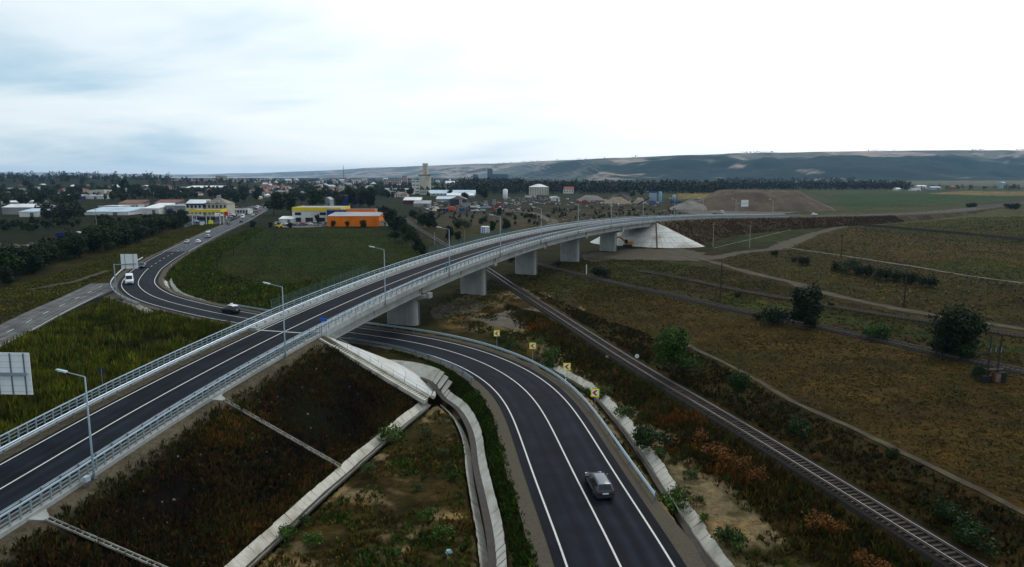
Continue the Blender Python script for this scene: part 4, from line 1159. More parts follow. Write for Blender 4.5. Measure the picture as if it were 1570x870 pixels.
# transformer on two poles
x, y = gz(1520, 585); g0 = tz(x, y); k = mpp(y)
root = thing("pole_transformer", "twin dark poles with crossarms and a rusty switch cabinet beside the siding", "transformer poles", (x, y, g0), R(8))
for sx, lean in ((-.75, .35), (.75, .45)):
    MB().tube([(sx, 0, -.3), (sx + lean, .3, 74 * k)], [.17, .11], 7).build("pole", M_WOOD, root)
for zz in (46 * k, 54 * k): MB().bar((-1.1, 0, zz), (1.7, .2, zz + .25), .12, .14).build("crossarm", M_WOOD, root)
for sx in (-.5, .3, 1.1): MB().tube([(sx, .1, 46 * k), (sx + .05, .1, 54 * k)], .06, 5).build("insulator", M_CONC, root)
pl = MB().box((.3, 0, 20 * k), (2.4, .9, .12)).build("platform", M_WOOD, root)
c1 = MB().box((.35, -.35, 8.2 * k), (.85, .7, 15 * k)).build("cabinet", M_RUST, root)
MB().box((.35, -.71, 8.2 * k), (.7, .02, 12.5 * k)).build("cabinet_door", mat("peeling_grey_paint", (.13, .11, .09), .8, .4, 1.5), c1)
c2 = MB().box((1.35, -.2, 8.2 * k), (.8, .7, 15 * k)).build("cabinet", M_DARK, root)
MB().box((-.85, .1, 5 * k), (1.2, .8, 10 * k)).build("cabinet", M_DARK, root)

# ================================================================== vehicles
def car_stations(kind):
    # x, half width, sill z, belt z, top z, top half width   (front at +x)
    if kind == "estate":
        return [(2.32, .62, .32, .52, .58, .50), (2.22, .82, .22, .62, .70, .66), (1.75, .88, .20, .74, .84, .74), (1.0, .89, .20, .86, .96, .78), (.25, .89, .20, .92, 1.42, .58), (-.6, .89, .20, .93, 1.47, .60), (-1.5, .88, .20, .94, 1.44, .60), (-1.95, .86, .22, .96, 1.36, .57), (-2.28, .82, .26, .92, .98, .66), (-2.36, .70, .34, .70, .78, .6)], 1, (3, 4, 7, 8)
    if kind == "suv":
        return [(2.2, .66, .40, .66, .74, .55), (2.1, .86, .30, .80, .90, .70), (1.6, .90, .28, .92, 1.02, .78), (.95, .91, .28, 1.02, 1.10, .80), (.25, .91, .28, 1.05, 1.60, .62), (-.6, .91, .28, 1.06, 1.66, .64), (-1.5, .90, .28, 1.08, 1.62, .63), (-1.85, .88, .30, 1.10, 1.54, .60), (-2.15, .85, .34, 1.0, 1.08, .68), (-2.24, .72, .42, .80, .88, .6)], 1, (3, 4, 7, 8)
    if kind == "hatch":
        return [(2.0, .60, .32, .54, .60, .50), (1.92, .80, .22, .66, .74, .64), (1.5, .84, .20, .78, .88, .72), (.85, .85, .20, .88, .97, .75), (.2, .85, .20, .92, 1.42, .56), (-.6, .85, .20, .93, 1.46, .58), (-1.2, .85, .20, .94, 1.42, .57), (-1.6, .83, .22, .96, 1.32, .55), (-1.9, .80, .26, .90, .96, .64), (-1.97, .68, .34, .70, .76, .56)], 1, (3, 4, 7, 8)
    if kind == "van":
        return [(2.75, .72, .40, .70, .80, .62), (2.65, .94, .28, .90, 1.02, .78), (2.3, .98, .26, 1.05, 1.20, .84), (1.95, .98, .26, 1.18, 1.32, .86), (1.25, .98, .26, 1.25, 2.25, .80), (.4, .98, .26, 1.25, 2.42, .82), (-1.2, .98, .26, 1.25, 2.42, .82), (-2.55, .98, .26, 1.25, 2.40, .82), (-2.70, .97, .28, 1.22, 2.30, .80), (-2.74, .90, .36, 1.0, 2.1, .74)], 1, (3, 4, 7, 8)
def make_car(label, kind, paint, loc, rz, group, roofpaint=None, simple=False, pitch=0.0):
    root = thing("van" if kind == "van" else "car", label, "van" if kind == "van" else "car", loc, rz, group)
    if pitch: root.rotation_euler = (0, pitch, rz)
    sts, _, (wb, wt, rt, rb) = car_stations(kind)
    rings = []
    for x, hw, zs, zb, zt, tw in sts:
        zb2 = (zs + zb) / 2
        half = [(hw * .86, zs), (hw * .99, zs + .12), (hw, zb2), (hw * .97, zb), (tw, zt - .03), (tw * .82, zt), (0, zt + .02)]
        ring = [(x, y, z) for y, z in half] + [(x, -y, z) for y, z in half[:-1][::-1]]
        rings.append(ring)
    n = len(rings[0]); mb = MB(); fs = []
    for i in range(len(rings) - 1):
        for k in range(n):
            a = i * n + k; b = i * n + (k + 1) % n; fs.append((a, b, b + n, a + n))
    fs.append(tuple(reversed(range(n)))); fs.append(tuple(range((len(rings) - 1) * n, len(rings) * n)))
    mb.add([v for r_ in rings for v in r_], fs)
    body = mb.build("body", paint, root, True)
    MB().box((-.02, 0, .22), (sts[1][0] - sts[-2][0] - .5, sts[4][1] * 1.7, .22)).build("underbody", M_DARK, root)  # dark box added below the body to deepen the contact shadow
    G = glass()
    def quad(name, a, b, c, d, m=G, off=.015, inset=.08, parent=root):
        P = [Vector(v) for v in (a, b, c, d)]; ctr = sum(P, Vector()) / 4
        nn = (P[1] - P[0]).cross(P[2] - P[0]).normalized()
        if nn.dot(ctr - Vector((0, 0, .7))) < 0: nn = -nn
        P = [ctr + (v - ctr) * (1 - inset) + nn * off for v in P]; lo = [v - nn * .02 for v in P]
        q = MB(); q.add(P + lo, [(0, 1, 2, 3), (0, 4, 5, 1), (1, 5, 6, 2), (2, 6, 7, 3), (3, 7, 4, 0)]); return q.build(name, m, parent)
    r = rings
    quad("windscreen", r[wb][4], r[wt][4], r[wt][8], r[wb][8], inset=.10, off=.055)
    if kind != "van": quad("rear_window", r[rt][4], r[rb][4], r[rb][8], r[rt][8], inset=.14, off=.055)
    last = 5 if kind == "van" else rt
    for i in range(wt, last):
        for a, b in ((3, 4), (9, 8)):
            quad("side_window", r[i][a], r[i + 1][a], r[i + 1][b], r[i][b], inset=.10)
    if kind == "estate":
        for i in (6,):
            pass
    # wheels
    tyre = MB().lathe([(.18, -.10), (.30, -.11), (.33, -.07), (.33, .07), (.30, .11), (.18, .10)], 12).mesh("wheel", mat("tyre_rubber", (.012, .012, .013), .8, .2, 4))
    rim = MB().lathe([(.02, .085), (.19, .10), (.20, .06), (.05, .05)], 10).mesh("rim", M_GALV)
    wx = 1.42 if kind in ("estate", "suv") else (1.2 if kind == "hatch" else 1.75)
    for sx in (wx, -wx * .93):
        for sy in (1, -1):
            w = link("wheel", tyre, root, (sx, sy * (sts[4][1] - .10), .33)); w.rotation_euler = (PI / 2 if sy < 0 else -PI / 2, 0, 0)
            if not simple: link("rim", rim, w)
    fx = sts[1][0]; bx_ = sts[-2][0]; hw = sts[1][1]; zl = sts[1][3]; zr = sts[-2][3]
    ML = mat("headlamp_glass", (.55, .58, .6), .2, .05, 2); MT = mat("tail_lamp_red", (.30, .006, .010), .3, .1, 3)
    for sy in (1, -1):
        MB().box((fx - .05, sy * hw * .72, zl - .02), (.30, .34, .14)).build("headlight", ML, root)
        MB().box((bx_ + .02, sy * sts[-2][1] * .86, zr - .10 if kind != "van" else 1.0), (.14, .15, .22)).build("tail_light", MT, root)
        MB().box((sts[3][0] - .15, sy * (sts[3][1] + .08), sts[3][3] + .12), (.14, .18, .13)).build("mirror", paint, root)
    if not simple:
        MB().box((sts[-1][0] - .01, 0, sts[-1][3] - .02), (.03, .52, .12)).build("number_plate", M_WHITE, root)
        MB().box((sts[-1][0] + .02, 0, sts[-1][2] + .06), (.16, 1.45, .16)).build("rear_bumper", mat("dark_plastic", (.03, .032, .036), .6, .1, 3), root)
        MB().box((sts[0][0] - .02, 0, sts[0][2] + .05), (.14, 1.2, .16)).build("front_bumper", mat("dark_plastic", (.03, .032, .036), .6, .1, 3), root)
        MB().box((sts[0][0] + .01, 0, sts[0][2] + .22), (.05, .8, .10)).build("grille", M_DARK, root)
    if kind == "estate":
        for sy in (1, -1):
            MB().tube([(.15, sy * .53, 1.46), (-.6, sy * .55, 1.53), (-1.75, sy * .53, 1.46)], .03, 6).build("roof_rail", M_DARK, root)
        MB().tube([(-1.7, 0, 1.44), (-1.78, 0, 1.62)], .012, 5).build("aerial", M_DARK, root)
    if roofpaint:
        i0, i1 = 4, rt
        mb = MB(); vs = []; fs = []
        for i in range(i0, i1 + 1): vs += [(r[i][k][0], r[i][k][1] * 1.01, r[i][k][2] + .015) for k in (4, 5, 6, 7, 8)]
        for i in range(i1 - i0):
            for k in range(4): a = i * 5 + k; fs.append((a, a + 1, a + 6, a + 5))
        mb.add(vs, fs); mb.build("roof_panel", roofpaint, root, True)
    return root
def lane(line, px, py, o):
    q = srange(line, [(px, py)])[0]; p = line.at(q, o, .065)
    return p, line.head(q)
C_DKBLUE = mat("blue_grey_car_paint", (.022, .028, .038), .25, .05, 2, metal=.1, spec=.6)
C_BLACK = mat("black_car_paint", (.012, .013, .016), .2, .05, 2, spec=.6)
C_WHITE = mat("white_car_paint", (.66, .68, .70), .3, .03, 2, spec=.5)
C_SILVER = mat("silver_car_paint", (.33, .35, .37), .3, .05, 2, metal=.4, spec=.5)
C_RED = mat("red_car_paint", (.30, .02, .03), .3, .05, 2, spec=.5)
C_NAVY = mat("navy_car_paint", (.02, .03, .06), .25, .05, 2, spec=.5)
p, h = lane(LOW, 915, 752, 1.5)
make_car("dark blue-grey estate car driving away along the near bend", "estate", C_DKBLUE, p, h, "cars on the lower road", mat("pale_blue_grey_roof_paint", (.10, .125, .155), .25, .05, 2, metal=.3, spec=.6))  # estate roof coloured paler than the body: sky sheen put into the colour
p, h = lane(LOW, 353, 480, 2.0)
su = make_car("black car with a white roof and a white roof sign, left of the overpass", "suv", C_BLACK, p, h, "cars on the lower road", C_WHITE)
mb = MB(); mb.box((-.4, 0, 1.83), (.25, .75, .30), 0, .7); mb.build("roof_sign", M_WHITE, su)
p, h = lane(LOW, 203, 435, -2.0)
make_car("white delivery van coming round the far bend towards the camera", "van", C_WHITE, p, h + PI, "cars on the lower road")
p, h = lane(LOW, 217, 411, -2.0)
make_car("dark car half hidden behind the gantry sign board", "hatch", C_NAVY, p, h + PI, "cars on the lower road")
FAR = [(291, 373, -2.4, 1, "hatch", C_SILVER, "silver-grey car beside a white one on the straight of the town road"), (301, 373, 2.2, 0, "hatch", C_WHITE, "white hatchback level with a grey car on the straight"),
       (316, 358, -2.2, 1, "hatch", C_WHITE, "white car, the upper of two close together below the filling station"), (315.5, 365, 2.0, 0, "suv", C_SILVER, "silver car, the lower of two close together on the straight"),
       (345, 344.5, -2.6, 1, "hatch", C_NAVY, "navy car by the filling station exit"), (362, 341.5, 2.2, 0, "hatch", C_BLACK, "black car on the town road opposite the round tree"),
       (373, 335, -2.3, 1, "van", C_WHITE, "white van on the town road past the filling station"), (379, 332.5, 2.0, 0, "hatch", C_SILVER, "silver car right behind the white van in town"),
       (378.5, 329, -2.4, 1, "suv", C_WHITE, "white car farther up the town road"), (387.5, 329.5, 2.2, 0, "hatch", C_RED, "red car on the town road"),
       (394.5, 322.5, -2.4, 1, "hatch", C_RED, "pale red car high up the town road"), (398.5, 320.5, 2.4, 0, "van", C_WHITE, "white van near the upper end of the town road"),
       (386, 320.5, -5.2, 1, "van", C_WHITE, "white van at the kerb of the upper town road"), (408.5, 321, 5.0, 0, "van", C_SILVER, "pale van parked at the upper right kerb of the town road")]
for px, py, o, rev, kd, c, lab in FAR:
    p, h = lane(LOW, px, py, o); make_car(lab, kd, c, p, h + PI * rev, "cars on the town road", None, True)
# parked cars at the filling station and in the yards
for px, py, rz, kd, c, lab in [(352, 334, .3, "hatch", C_SILVER, "silver car parked right of the filling station"), (358, 333, .2, "hatch", C_NAVY, "navy car parked right of the filling station"), (336, 332.5, 0, "van", C_WHITE, "white van parked behind the filling station canopy"),
                               (369, 331.5, .5, "hatch", C_WHITE, "white car parked by the town kerb"), (709, 323.5, .2, "van", mat("blue_lorry", (.02, .05, .20), .4, .1, 2), "blue van parked in the scrap yard"),
                               (731, 324, -.2, "hatch", C_WHITE, "white car parked in the scrap yard"), (1240, 326, .1, "hatch", C_WHITE, "white car on the far overpass road before the mound")]:
    x, y = gz(px, py)
    if px == 1240:
        q = min(np.arange(220, 620, 2), key=lambda s_: abs(785 + FPX * DECK.at(s_, -2)[0] / (DECK.at(s_, -2)[1] * 1.01) - 1243)); p = DECK.at(q, -2.0, .03); make_car(lab, kd, c, p, DECK.head(q), "parked and distant cars", None, True)
    else: make_car(lab, kd, c, (x, y, tz(x, y)), rz, "parked and distant cars", None, True)

for i, (a, b, o_, c_) in enumerate([(356, 331, 0, C_WHITE), (361, 329, .4, C_SILVER), (366, 327, .2, C_NAVY), (372, 326, .3, C_WHITE), (379, 324, .2, C_RED), (384, 323, .5, C_WHITE), (391, 319.5, .2, C_SILVER), (397, 318, .3, C_WHITE), (402, 316.5, .2, C_NAVY), (437, 345.5, .1, C_WHITE), (447, 345.8, .2, C_NAVY), (457, 345.5, 0, C_SILVER), (466, 345.8, .1, C_RED), (475, 345.5, .2, C_WHITE), (300, 341, .2, C_WHITE), (331, 339, .1, C_SILVER)]):
    x, y = gz(a, b); where = "in the town road car park" if a > 350 and a < 410 else ("before the white showroom" if a > 410 else "on the filling station forecourt")
    make_car(f"parked {c_.name.split('_')[0]} car {where}, {ordn[i]} small parked one", "hatch" if i % 3 else "suv", c_, (x, y, .05), o_, "small parked cars", None, True)
# lorries of the yards
def lorry(label, px, py, rz, cabm, boxm, L=7.0, kind="box", sc=1.0):
    x, y = gz(px, py)
    root = thing("lorry", label, "lorry", (x, y, tz(x, y)), rz, "lorries in the yards", sc)
    mb = MB(); mb.add([(L / 2 + 1.9, -1.15, .6), (L / 2 + 1.9, 1.15, .6), (L / 2, 1.15, .6), (L / 2, -1.15, .6), (L / 2 + 1.75, -1.1, 2.7), (L / 2 + 1.75, 1.1, 2.7), (L / 2, 1.1, 2.8), (L / 2, -1.1, 2.8)], [(0, 1, 2, 3), (7, 6, 5, 4), (0, 4, 5, 1), (1, 5, 6, 2), (2, 6, 7, 3), (3, 7, 4, 0)])
    cb_ = mb.build("cab", cabm, root); MB().box((L / 2 + 1.86, 0, 2.0), (.05, 2.0, .8)).build("windscreen", glass(), cb_)
    for sy in (-1, 1): MB().box((L / 2 + 1.0, sy * 1.13, 2.0), (1.0, .04, .7)).build("side_window", glass(), cb_)
    MB().box((-.2, 0, .75), (L + 1.0, .9, .25)).build("chassis", M_DARK, root)
    if kind == "box": MB().box((-.2, 0, 2.3), (L, 2.45, 2.7)).build("cargo_box", boxm, root)
    elif kind == "tank":
        t_ = MB().tube([(-L / 2, 0, 2.0), (-L / 2 + .3, 0, 2.0), (L / 2 - .7, 0, 2.0), (L / 2 - .4, 0, 2.0)], [.6, 1.1, 1.1, .6], 12).build("tank", boxm, root)
    else:
        mb = MB(); mb.add([(-L / 2, -1.0, 1.0), (L / 2 - .4, -1.0, 1.0), (L / 2 - .4, 1.0, 1.0), (-L / 2, 1.0, 1.0), (-L / 2 - .3, -1.25, 2.3), (L / 2 - .2, -1.25, 2.3), (L / 2 - .2, 1.25, 2.3), (-L / 2 - .3, 1.25, 2.3)], [(0, 1, 2, 3), (0, 4, 5, 1), (1, 5, 6, 2), (2, 6, 7, 3), (3, 7, 4, 0)]); mb.build("tipper_body", boxm, root)
    wm = MB().lathe([(.1, -.16), (.46, -.16), (.5, 0), (.46, .16), (.1, .16)], 10).mesh("wheel", mat("tyre_rubber", (.012, .012, .013), .8, .2, 4))
    for sx in (L / 2 + .9, -L / 2 + 1.0, -L / 2 + 2.2):
        for sy in (-1, 1):
            w = link("wheel", wm, root, (sx, sy * 1.0, .5)); w.rotation_euler = (PI / 2, 0, 0)
M_LRED = mat("lorry_red", (.42, .03, .03), .5, .1, 1); M_LORANGE = mat("machine_orange", (.50, .17, .015), .55, .15, 2); M_LBLUE = mat("lorry_blue", (.02, .04, .22), .5, .1, 1)
lorry("dark blue tipper lorry in the scrap yard", 677, 325, .2, M_LBLUE, mat("dark_tipper", (.03, .03, .04), .6, .2, 1), 7, "tip")
lorry("bright red-orange box lorry in the scrap yard", 692, 324.5, .3 + PI, mat("lorry_orange_red", (.55, .09, .03), .5, .1, 1), mat("lorry_orange_red", (.55, .09, .03), .5, .1, 1), 4.5)
lorry("grey tank lorry in the scrap yard", 746, 323, .1, M_LRED, M_GALV_D, 9, "tank")
lorry("white lorry in the scrap yard behind the tank lorry", 727, 320, .3, M_WHITE, M_WHITE, 6, "tip")
lorry("red trailer lorry on the spoil ground", 890, 312.5, 0, M_LRED, M_LRED, 9, "tip")
lorry("red lorry by the concrete plant", 913, 312, .1, M_LRED, M_GALV, 6, "tip")
lorry("white lorry with a long pale box in the yard", 849, 306, .05, M_WHITE, M_WHITE, 9)
lorry("white truck parked by the gravel mound behind the overpass", 1099, 328.5, .1, M_WHITE, M_CONC_W, 6.5, "tip")
lorry("blue and white lorry parked behind the left tree belt", 103, 365, .1, M_WHITE, M_LBLUE, 8.5, "tip")
lorry("red lorry in the concrete plant yard", 765, 316.5, -.2, M_LRED, M_LRED, 5, "tip")
# excavator at the foot of the cone
x, y = gz(962, 379); g0 = tz(x, y)
ex = thing("excavator", "orange tracked excavator parked at the foot of the concrete cone", "excavator", (x, y, g0), R(170))
for sy in (-1, 1):
    mb = MB(); prof = [(-1.9, .45), (-1.6, .05), (1.6, .05), (1.9, .45), (1.6, .85), (-1.6, .85)]
    mb.add([(a, sy * 1.1 - .3, b) for a, b in prof] + [(a, sy * 1.1 + .3, b) for a, b in prof], [(0, 1, 2, 3, 4, 5), (11, 10, 9, 8, 7, 6)] + [(i, i + 6, (i + 1) % 6 + 6, (i + 1) % 6) for i in range(6)]); mb.build("track", M_DARK, ex)
MB().box((-.6, 0, 1.55), (3.2, 2.5, 1.0), 0, .95).build("upper_body", M_LORANGE, ex)
cabn = MB().box((.5, .75, 2.2), (1.3, 1.0, 1.5), 0, .92).build("cab", M_DARK, ex)
MB().box((1.13, .75, 2.35), (.04, .8, .9)).build("windscreen", glass(), cabn)
MB().bar((.6, -.3, 1.9), (3.2, -.3, 3.9), .5, .6).bar((3.2, -.3, 3.9), (5.0, -.3, 3.2), .45, .55).build("boom", M_LORANGE, ex)
MB().bar((4.9, -.3, 3.3), (5.5, -.3, 1.2), .4, .45).build("stick", M_LORANGE, ex)
mb = MB(); mb.add([(5.2, -.8, 1.2), (5.9, -.8, 1.1), (5.6, -.8, .3), (4.9, -.8, .5), (5.2, .2, 1.2), (5.9, .2, 1.1), (5.6, .2, .3), (4.9, .2, .5)], [(0, 1, 2, 3), (7, 6, 5, 4), (0, 4, 5, 1), (1, 5, 6, 2), (2, 6, 7, 3)]); mb.build("bucket", M_RUST, ex)

# ================================================================== pedestrian on the overpass walkway
qp = srange(DECK, [(684, 409)], 9.0)[0]
qp = min(np.arange(0, 30, .1), key=lambda s_: abs(785 + FPX * DECK.at(s_, 5.45)[0] / (DECK.at(s_, 5.45)[1] * _cp + (CAM_H - 9.4) * _sp) - 684.5))
def person(loc, rz):
    root = thing("person", "person with a turquoise backpack walking on the overpass walkway", "person", loc, rz)
    J = {"pel": (0, 0, .92), "spi": (.04, 0, 1.15), "che": (.10, 0, 1.36), "nec": (.13, 0, 1.50), "hea": (.17, 0, 1.62), "crn": (.18, 0, 1.74),
         "hl": (0, .10, .90), "kl": (.20, .10, .50), "al": (.12, .10, .09), "tl": (.30, .10, .04), "hr": (0, -.10, .90), "kr": (-.05, -.10, .48), "ar": (-.30, -.10, .12), "tr": (-.14, -.10, .04),
         "sl": (.10, .19, 1.42), "el": (-.04, .25, 1.16), "wl": (.10, .24, .95), "sr": (.10, -.19, 1.42), "er": (.18, -.25, 1.16), "wr": (.38, -.22, 1.06)}
    ed = [("pel", "spi"), ("spi", "che"), ("che", "nec"), ("nec", "hea"), ("hea", "crn"), ("pel", "hl"), ("hl", "kl"), ("kl", "al"), ("al", "tl"), ("pel", "hr"), ("hr", "kr"), ("kr", "ar"), ("ar", "tr"), ("che", "sl"), ("sl", "el"), ("el", "wl"), ("che", "sr"), ("sr", "er"), ("er", "wr")]
    rad = {"pel": .15, "spi": .14, "che": .16, "nec": .06, "hea": .10, "crn": .08, "hl": .10, "kl": .065, "al": .045, "tl": .035, "hr": .10, "kr": .065, "ar": .045, "tr": .035, "sl": .07, "el": .05, "wl": .035, "sr": .07, "er": .05, "wr": .035}
    keys = list(J); me = bpy.data.meshes.new("body"); me.from_pydata([J[k] for k in keys], [(keys.index(a), keys.index(b)) for a, b in ed], [])
    def zone(me2):
        ms = [mat("dark_trousers", (.014, .016, .026), .9, .1, 5), mat("dark_jacket", (.03, .032, .05), .9, .1, 5), mat("skin", (.32, .20, .15), .6, .05, 5), mat("dark_hair", (.015, .012, .012), .8, .1, 5)]
        for m_ in ms: me2.materials.append(m_)
    zone(me)
    ob = link("body", me, root)
    sk = ob.modifiers.new("skin", "SKIN"); sub = ob.modifiers.new("subdivision", "SUBSURF"); sub.levels = 1; sub.render_levels = 1
    for i, k in enumerate(keys):
        me.skin_vertices[0].data[i].radius = (rad[k], rad[k]); me.skin_vertices[0].data[i].use_root = (k == "pel")
    dg = bpy.context.evaluated_depsgraph_get(); ev = ob.evaluated_get(dg); m2 = bpy.data.meshes.new_from_object(ev)
    ob.modifiers.clear(); ob.data = m2
    m2.materials.clear(); zone(m2)
    for pl_ in m2.polygons:
        z = pl_.center.z; pl_.material_index = 0 if z < .98 else (1 if z < 1.50 else (2 if (z < 1.66 and pl_.center.x > .16) else 3)); pl_.use_smooth = True
        if abs(pl_.center.y) > .17 and z < 1.03: pl_.material_index = 2
    bp_ = MB(); bp_.box((-.14, 0, 1.28), (.26, .36, .50), 0, .85); bp_.build("backpack", mat("turquoise_cloth", (.01, .22, .36), .8, .1, 4), root)
    for sy in (-1, 1): MB().bar((-.02, sy * .12, 1.47), (.22, sy * .12, 1.36), .05, .02).build("strap", mat("turquoise_cloth", (.01, .22, .36), .8, .1, 4), root)
    for nm, (cx, cy) in (("shoe", (.22, .10)), ("shoe", (-.22, -.10))): MB().box((cx, cy, .04 if cx > 0 else .08), (.26, .09, .08), 0, .8).build(nm, M_DARK, root)
person(DECK.at(qp, 5.45, .26), DECK.head(qp))
# ================================================================== buildings
def wallm(n, c, **k): return mat("wall_" + n, c, .85, .10, .35, tint=tuple(v * .75 for v in c), tscale=.12)
def roofm(n, c): return mat("roof_" + n, c, .7, .14, .3, tint=tuple(v * .7 for v in c), tscale=.1)
W_WHITE = wallm("white", (.62, .62, .60)); W_CREAM = wallm("cream", (.46, .43, .36)); W_GREY = wallm("grey", (.28, .28, .28)); W_BLUEG = wallm("blue_grey", (.30, .37, .42)); W_MAROON = wallm("maroon", (.10, .03, .03)); W_BRICK = wallm("brick", (.22, .13, .10)); W_BEIGE = wallm("beige", (.52, .49, .41)); W_PINK = wallm("pinkish", (.42, .33, .30))
W_ORANGE = wallm("orange", (.80, .19, .004)); W_BLUE = wallm("blue", (.012, .03, .20)); W_DARK = wallm("dark", (.05, .055, .06)); W_TEAL = wallm("dark_teal", (.07, .12, .14))
R_WHITE = roofm("white", (.66, .67, .68)); R_GREY = roofm("grey", (.30, .31, .32)); R_DGREY = roofm("dark_grey", (.13, .13, .135)); R_BLUE = roofm("pale_blue", (.42, .52, .60)); R_RED = roofm("red_tile", (.26, .09, .06)); R_BROWN = roofm("brown_red", (.19, .085, .065)); R_TAUPE = roofm("taupe", (.21, .19, .165))
M_YELLOW = mat("yellow_fascia", (.72, .52, .02), .5, .05, .5)
def building(label, x0, x1, yt, yb, dep, roof, rpx, wm, rm, win=None, rz=0.0, group="buildings of the town edge", zb=0.0, name="building", cat="building", over=.3, door=True):
    """x0..x1, yt (eaves), yb (foot) in photo pixels; dep metres deep; roof 'flat','gable','gable_end','hip','shed'"""
    xa, ya = gz((x0 + x1) / 2, yb, zb); Y = ya; k = mpp(Y)
    w = (x1 - x0) * k; h = (yb - yt) * k; rh = rpx * k
    root = thing(name, label, cat, (xa, Y + dep / 2, zb), rz, group)
    MB().box((0, 0, h / 2 - .5), (w, dep, h + 1.0)).build("wall", wm, root)
    a, b = w / 2 + over, dep / 2 + over
    if roof == "flat": 
        ro = MB().box((0, 0, h + .12), (2 * a - over, 2 * b - over, .25)).build("roof", rm, root)
        MB().box((0, -dep / 2 - .02, h + .25), (w + .1, .15, .5)).build("parapet", wm, ro)
    else:
        if roof == "gable": vs = [(-a, -b, h), (a, -b, h), (a, b, h), (-a, b, h), (-a, 0, h + rh), (a, 0, h + rh)]; fs = [(0, 1, 5, 4), (2, 3, 4, 5), (0, 4, 3), (1, 2, 5), (3, 2, 1, 0)]
        elif roof == "gable_end": vs = [(-a, -b, h), (a, -b, h), (a, b, h), (-a, b, h), (0, -b, h + rh), (0, b, h + rh)]; fs = [(0, 1, 4), (1, 2, 5, 4), (2, 3, 5), (3, 0, 4, 5), (3, 2, 1, 0)]
        elif roof == "shed": vs = [(-a, -b, h), (a, -b, h), (a, b, h + rh), (-a, b, h + rh), (-a, b, h), (a, b, h)]; fs = [(0, 1, 2, 3), (0, 3, 4), (1, 5, 2), (4, 3, 2, 5), (0, 4, 5, 1)]
        else: c_ = max(.5, a - b); vs = [(-a, -b, h), (a, -b, h), (a, b, h), (-a, b, h), (-c_, 0, h + rh), (c_, 0, h + rh)]; fs = [(0, 1, 5, 4), (1, 2, 5), (2, 3, 4, 5), (3, 0, 4), (3, 2, 1, 0)]
        mb = MB(); mb.add(vs, fs); mb.build("roof", rm, root)
    if win:
        nc, nr, fw, fh = win[:4]; dx = w / nc; dz = h / nr
        me = MB().box((0, 0, 0), (dx * fw, .12, dz * fh)).mesh("window", glass("window_glass", (.02, .025, .03)))
        fm = MB().box((0, 0, 0), (dx * fw * 1.18, .06, .12)).mesh("sill", W_WHITE)
        for i in range(nc):
            for j in range(nr):
                ob = link("window", me, root, (-w / 2 + dx * (i + .5), -dep / 2 - .05, dz * (j + .55)))
                if nc * nr < 30: link("sill", fm, ob, (0, -.06, -dz * fh / 2 - .06))
    if door and not win:
        MB().box((w * .2, -dep / 2 - .04, min(1.6, h * .4)), (min(3.2, w * .2), .1, min(3.2, h * .8))).build("door", R_DGREY, root)
    return root, k, w, h
G1 = "industrial buildings left of the town road"
building("long white steel hall at the left picture edge", 4.5, 60, 318.5, 329, 22, "gable", 4.2, W_GREY, R_WHITE, group=G1)
building("low pale blue shed in front of the white steel hall", 30, 57, 325, 333, 14, "shed", 3.5, W_WHITE, R_BLUE, group=G1)
building("pale shed with a reddish wall beside the white hall", 56, 78, 326, 332.5, 12, "gable", 3.5, W_MAROON, R_BLUE, group=G1)
building("low white building behind the white steel hall", 2, 30, 310.5, 314, 20, "gable", 2.0, W_BLUEG, R_WHITE, group=G1)
building("small white shed behind the white hall, by the trees", 41, 55, 309.5, 312.5, 20, "gable", 1.6, W_GREY, R_WHITE, group=G1)
building("blue-grey shed row with a broad grey roof among the trees", 85, 122, 302, 306, 26, "gable", 3.2, W_BLUE, R_GREY, group=G1)
building("pale block rising above a grey shed among the trees", 136, 160, 292.5, 304, 18, "flat", 1, W_BEIGE, R_WHITE, group=G1)
building("grey low wing in front of the pale block", 118, 158, 301, 305.5, 14, "shed", 1.8, W_WHITE, R_GREY, group=G1)
building("long pale blue roofed hall behind the tree belt", 130, 196, 325, 330, 24, "shed", 5, W_WHITE, R_BLUE, group=G1)
building("white hall with dark gate bays behind the tree belt", 152, 182, 317, 324, 18, "flat", 1.5, W_WHITE, R_WHITE, (5, 1, .6, .6), group=G1)
building("long shed with a brown-red roof, on the left of two", 182, 217, 312, 316.5, 14, "shed", 4.2, W_GREY, R_BROWN, group=G1)
building("long shed with a brown-red roof, on the right of two", 237, 272, 311.5, 315.5, 14, "shed", 4.2, W_GREY, R_BROWN, group=G1)
building("pale row of bays under the brown-red roof", 183, 212, 314.5, 322, 10, "flat", 1, W_BEIGE, R_GREY, (6, 1, .6, .55), group=G1)
building("broad white roofed hall left of the round tree", 219, 243, 320, 329, 26, "shed", 6, W_WHITE, R_WHITE, group=G1)
bw, k, w, h = building("grey warehouse with a small blue sign", 254, 284, 316.5, 328, 20, "flat", 1.8, W_GREY, R_BLUE, group=G1)
MB().box((-w * .22, -10.1, h * .62), (w * .22, .1, h * .16)).build("wall_sign", M_BLUE, bw)
bs, k, w, h = building("white shop with a blue fascia behind the filling station", 286, 316, 313.5, 331, 16, "gable", 6, W_WHITE, R_WHITE, (5, 2, .6, .45), group="filling station buildings")
MB().box((0, -8.3, h * .98), (w * .96, .25, h * .12)).build("fascia", W_BLUE, bs)
vi, k, w, h = building("cream villa with a grey hipped roof behind the filling station", 313, 348, 313.5, 331, 15, "hip", 9, W_CREAM, R_TAUPE, (6, 2, .45, .5), group="filling station buildings")
MB().box((-w * .28, -7.0, h + 1.6), (2.4, 1.6, 1.8)).build("dormer", W_CREAM, vi); MB().box((w * .1, -7.0, h + 1.6), (2.4, 1.6, 1.8)).build("dormer", W_CREAM, vi)
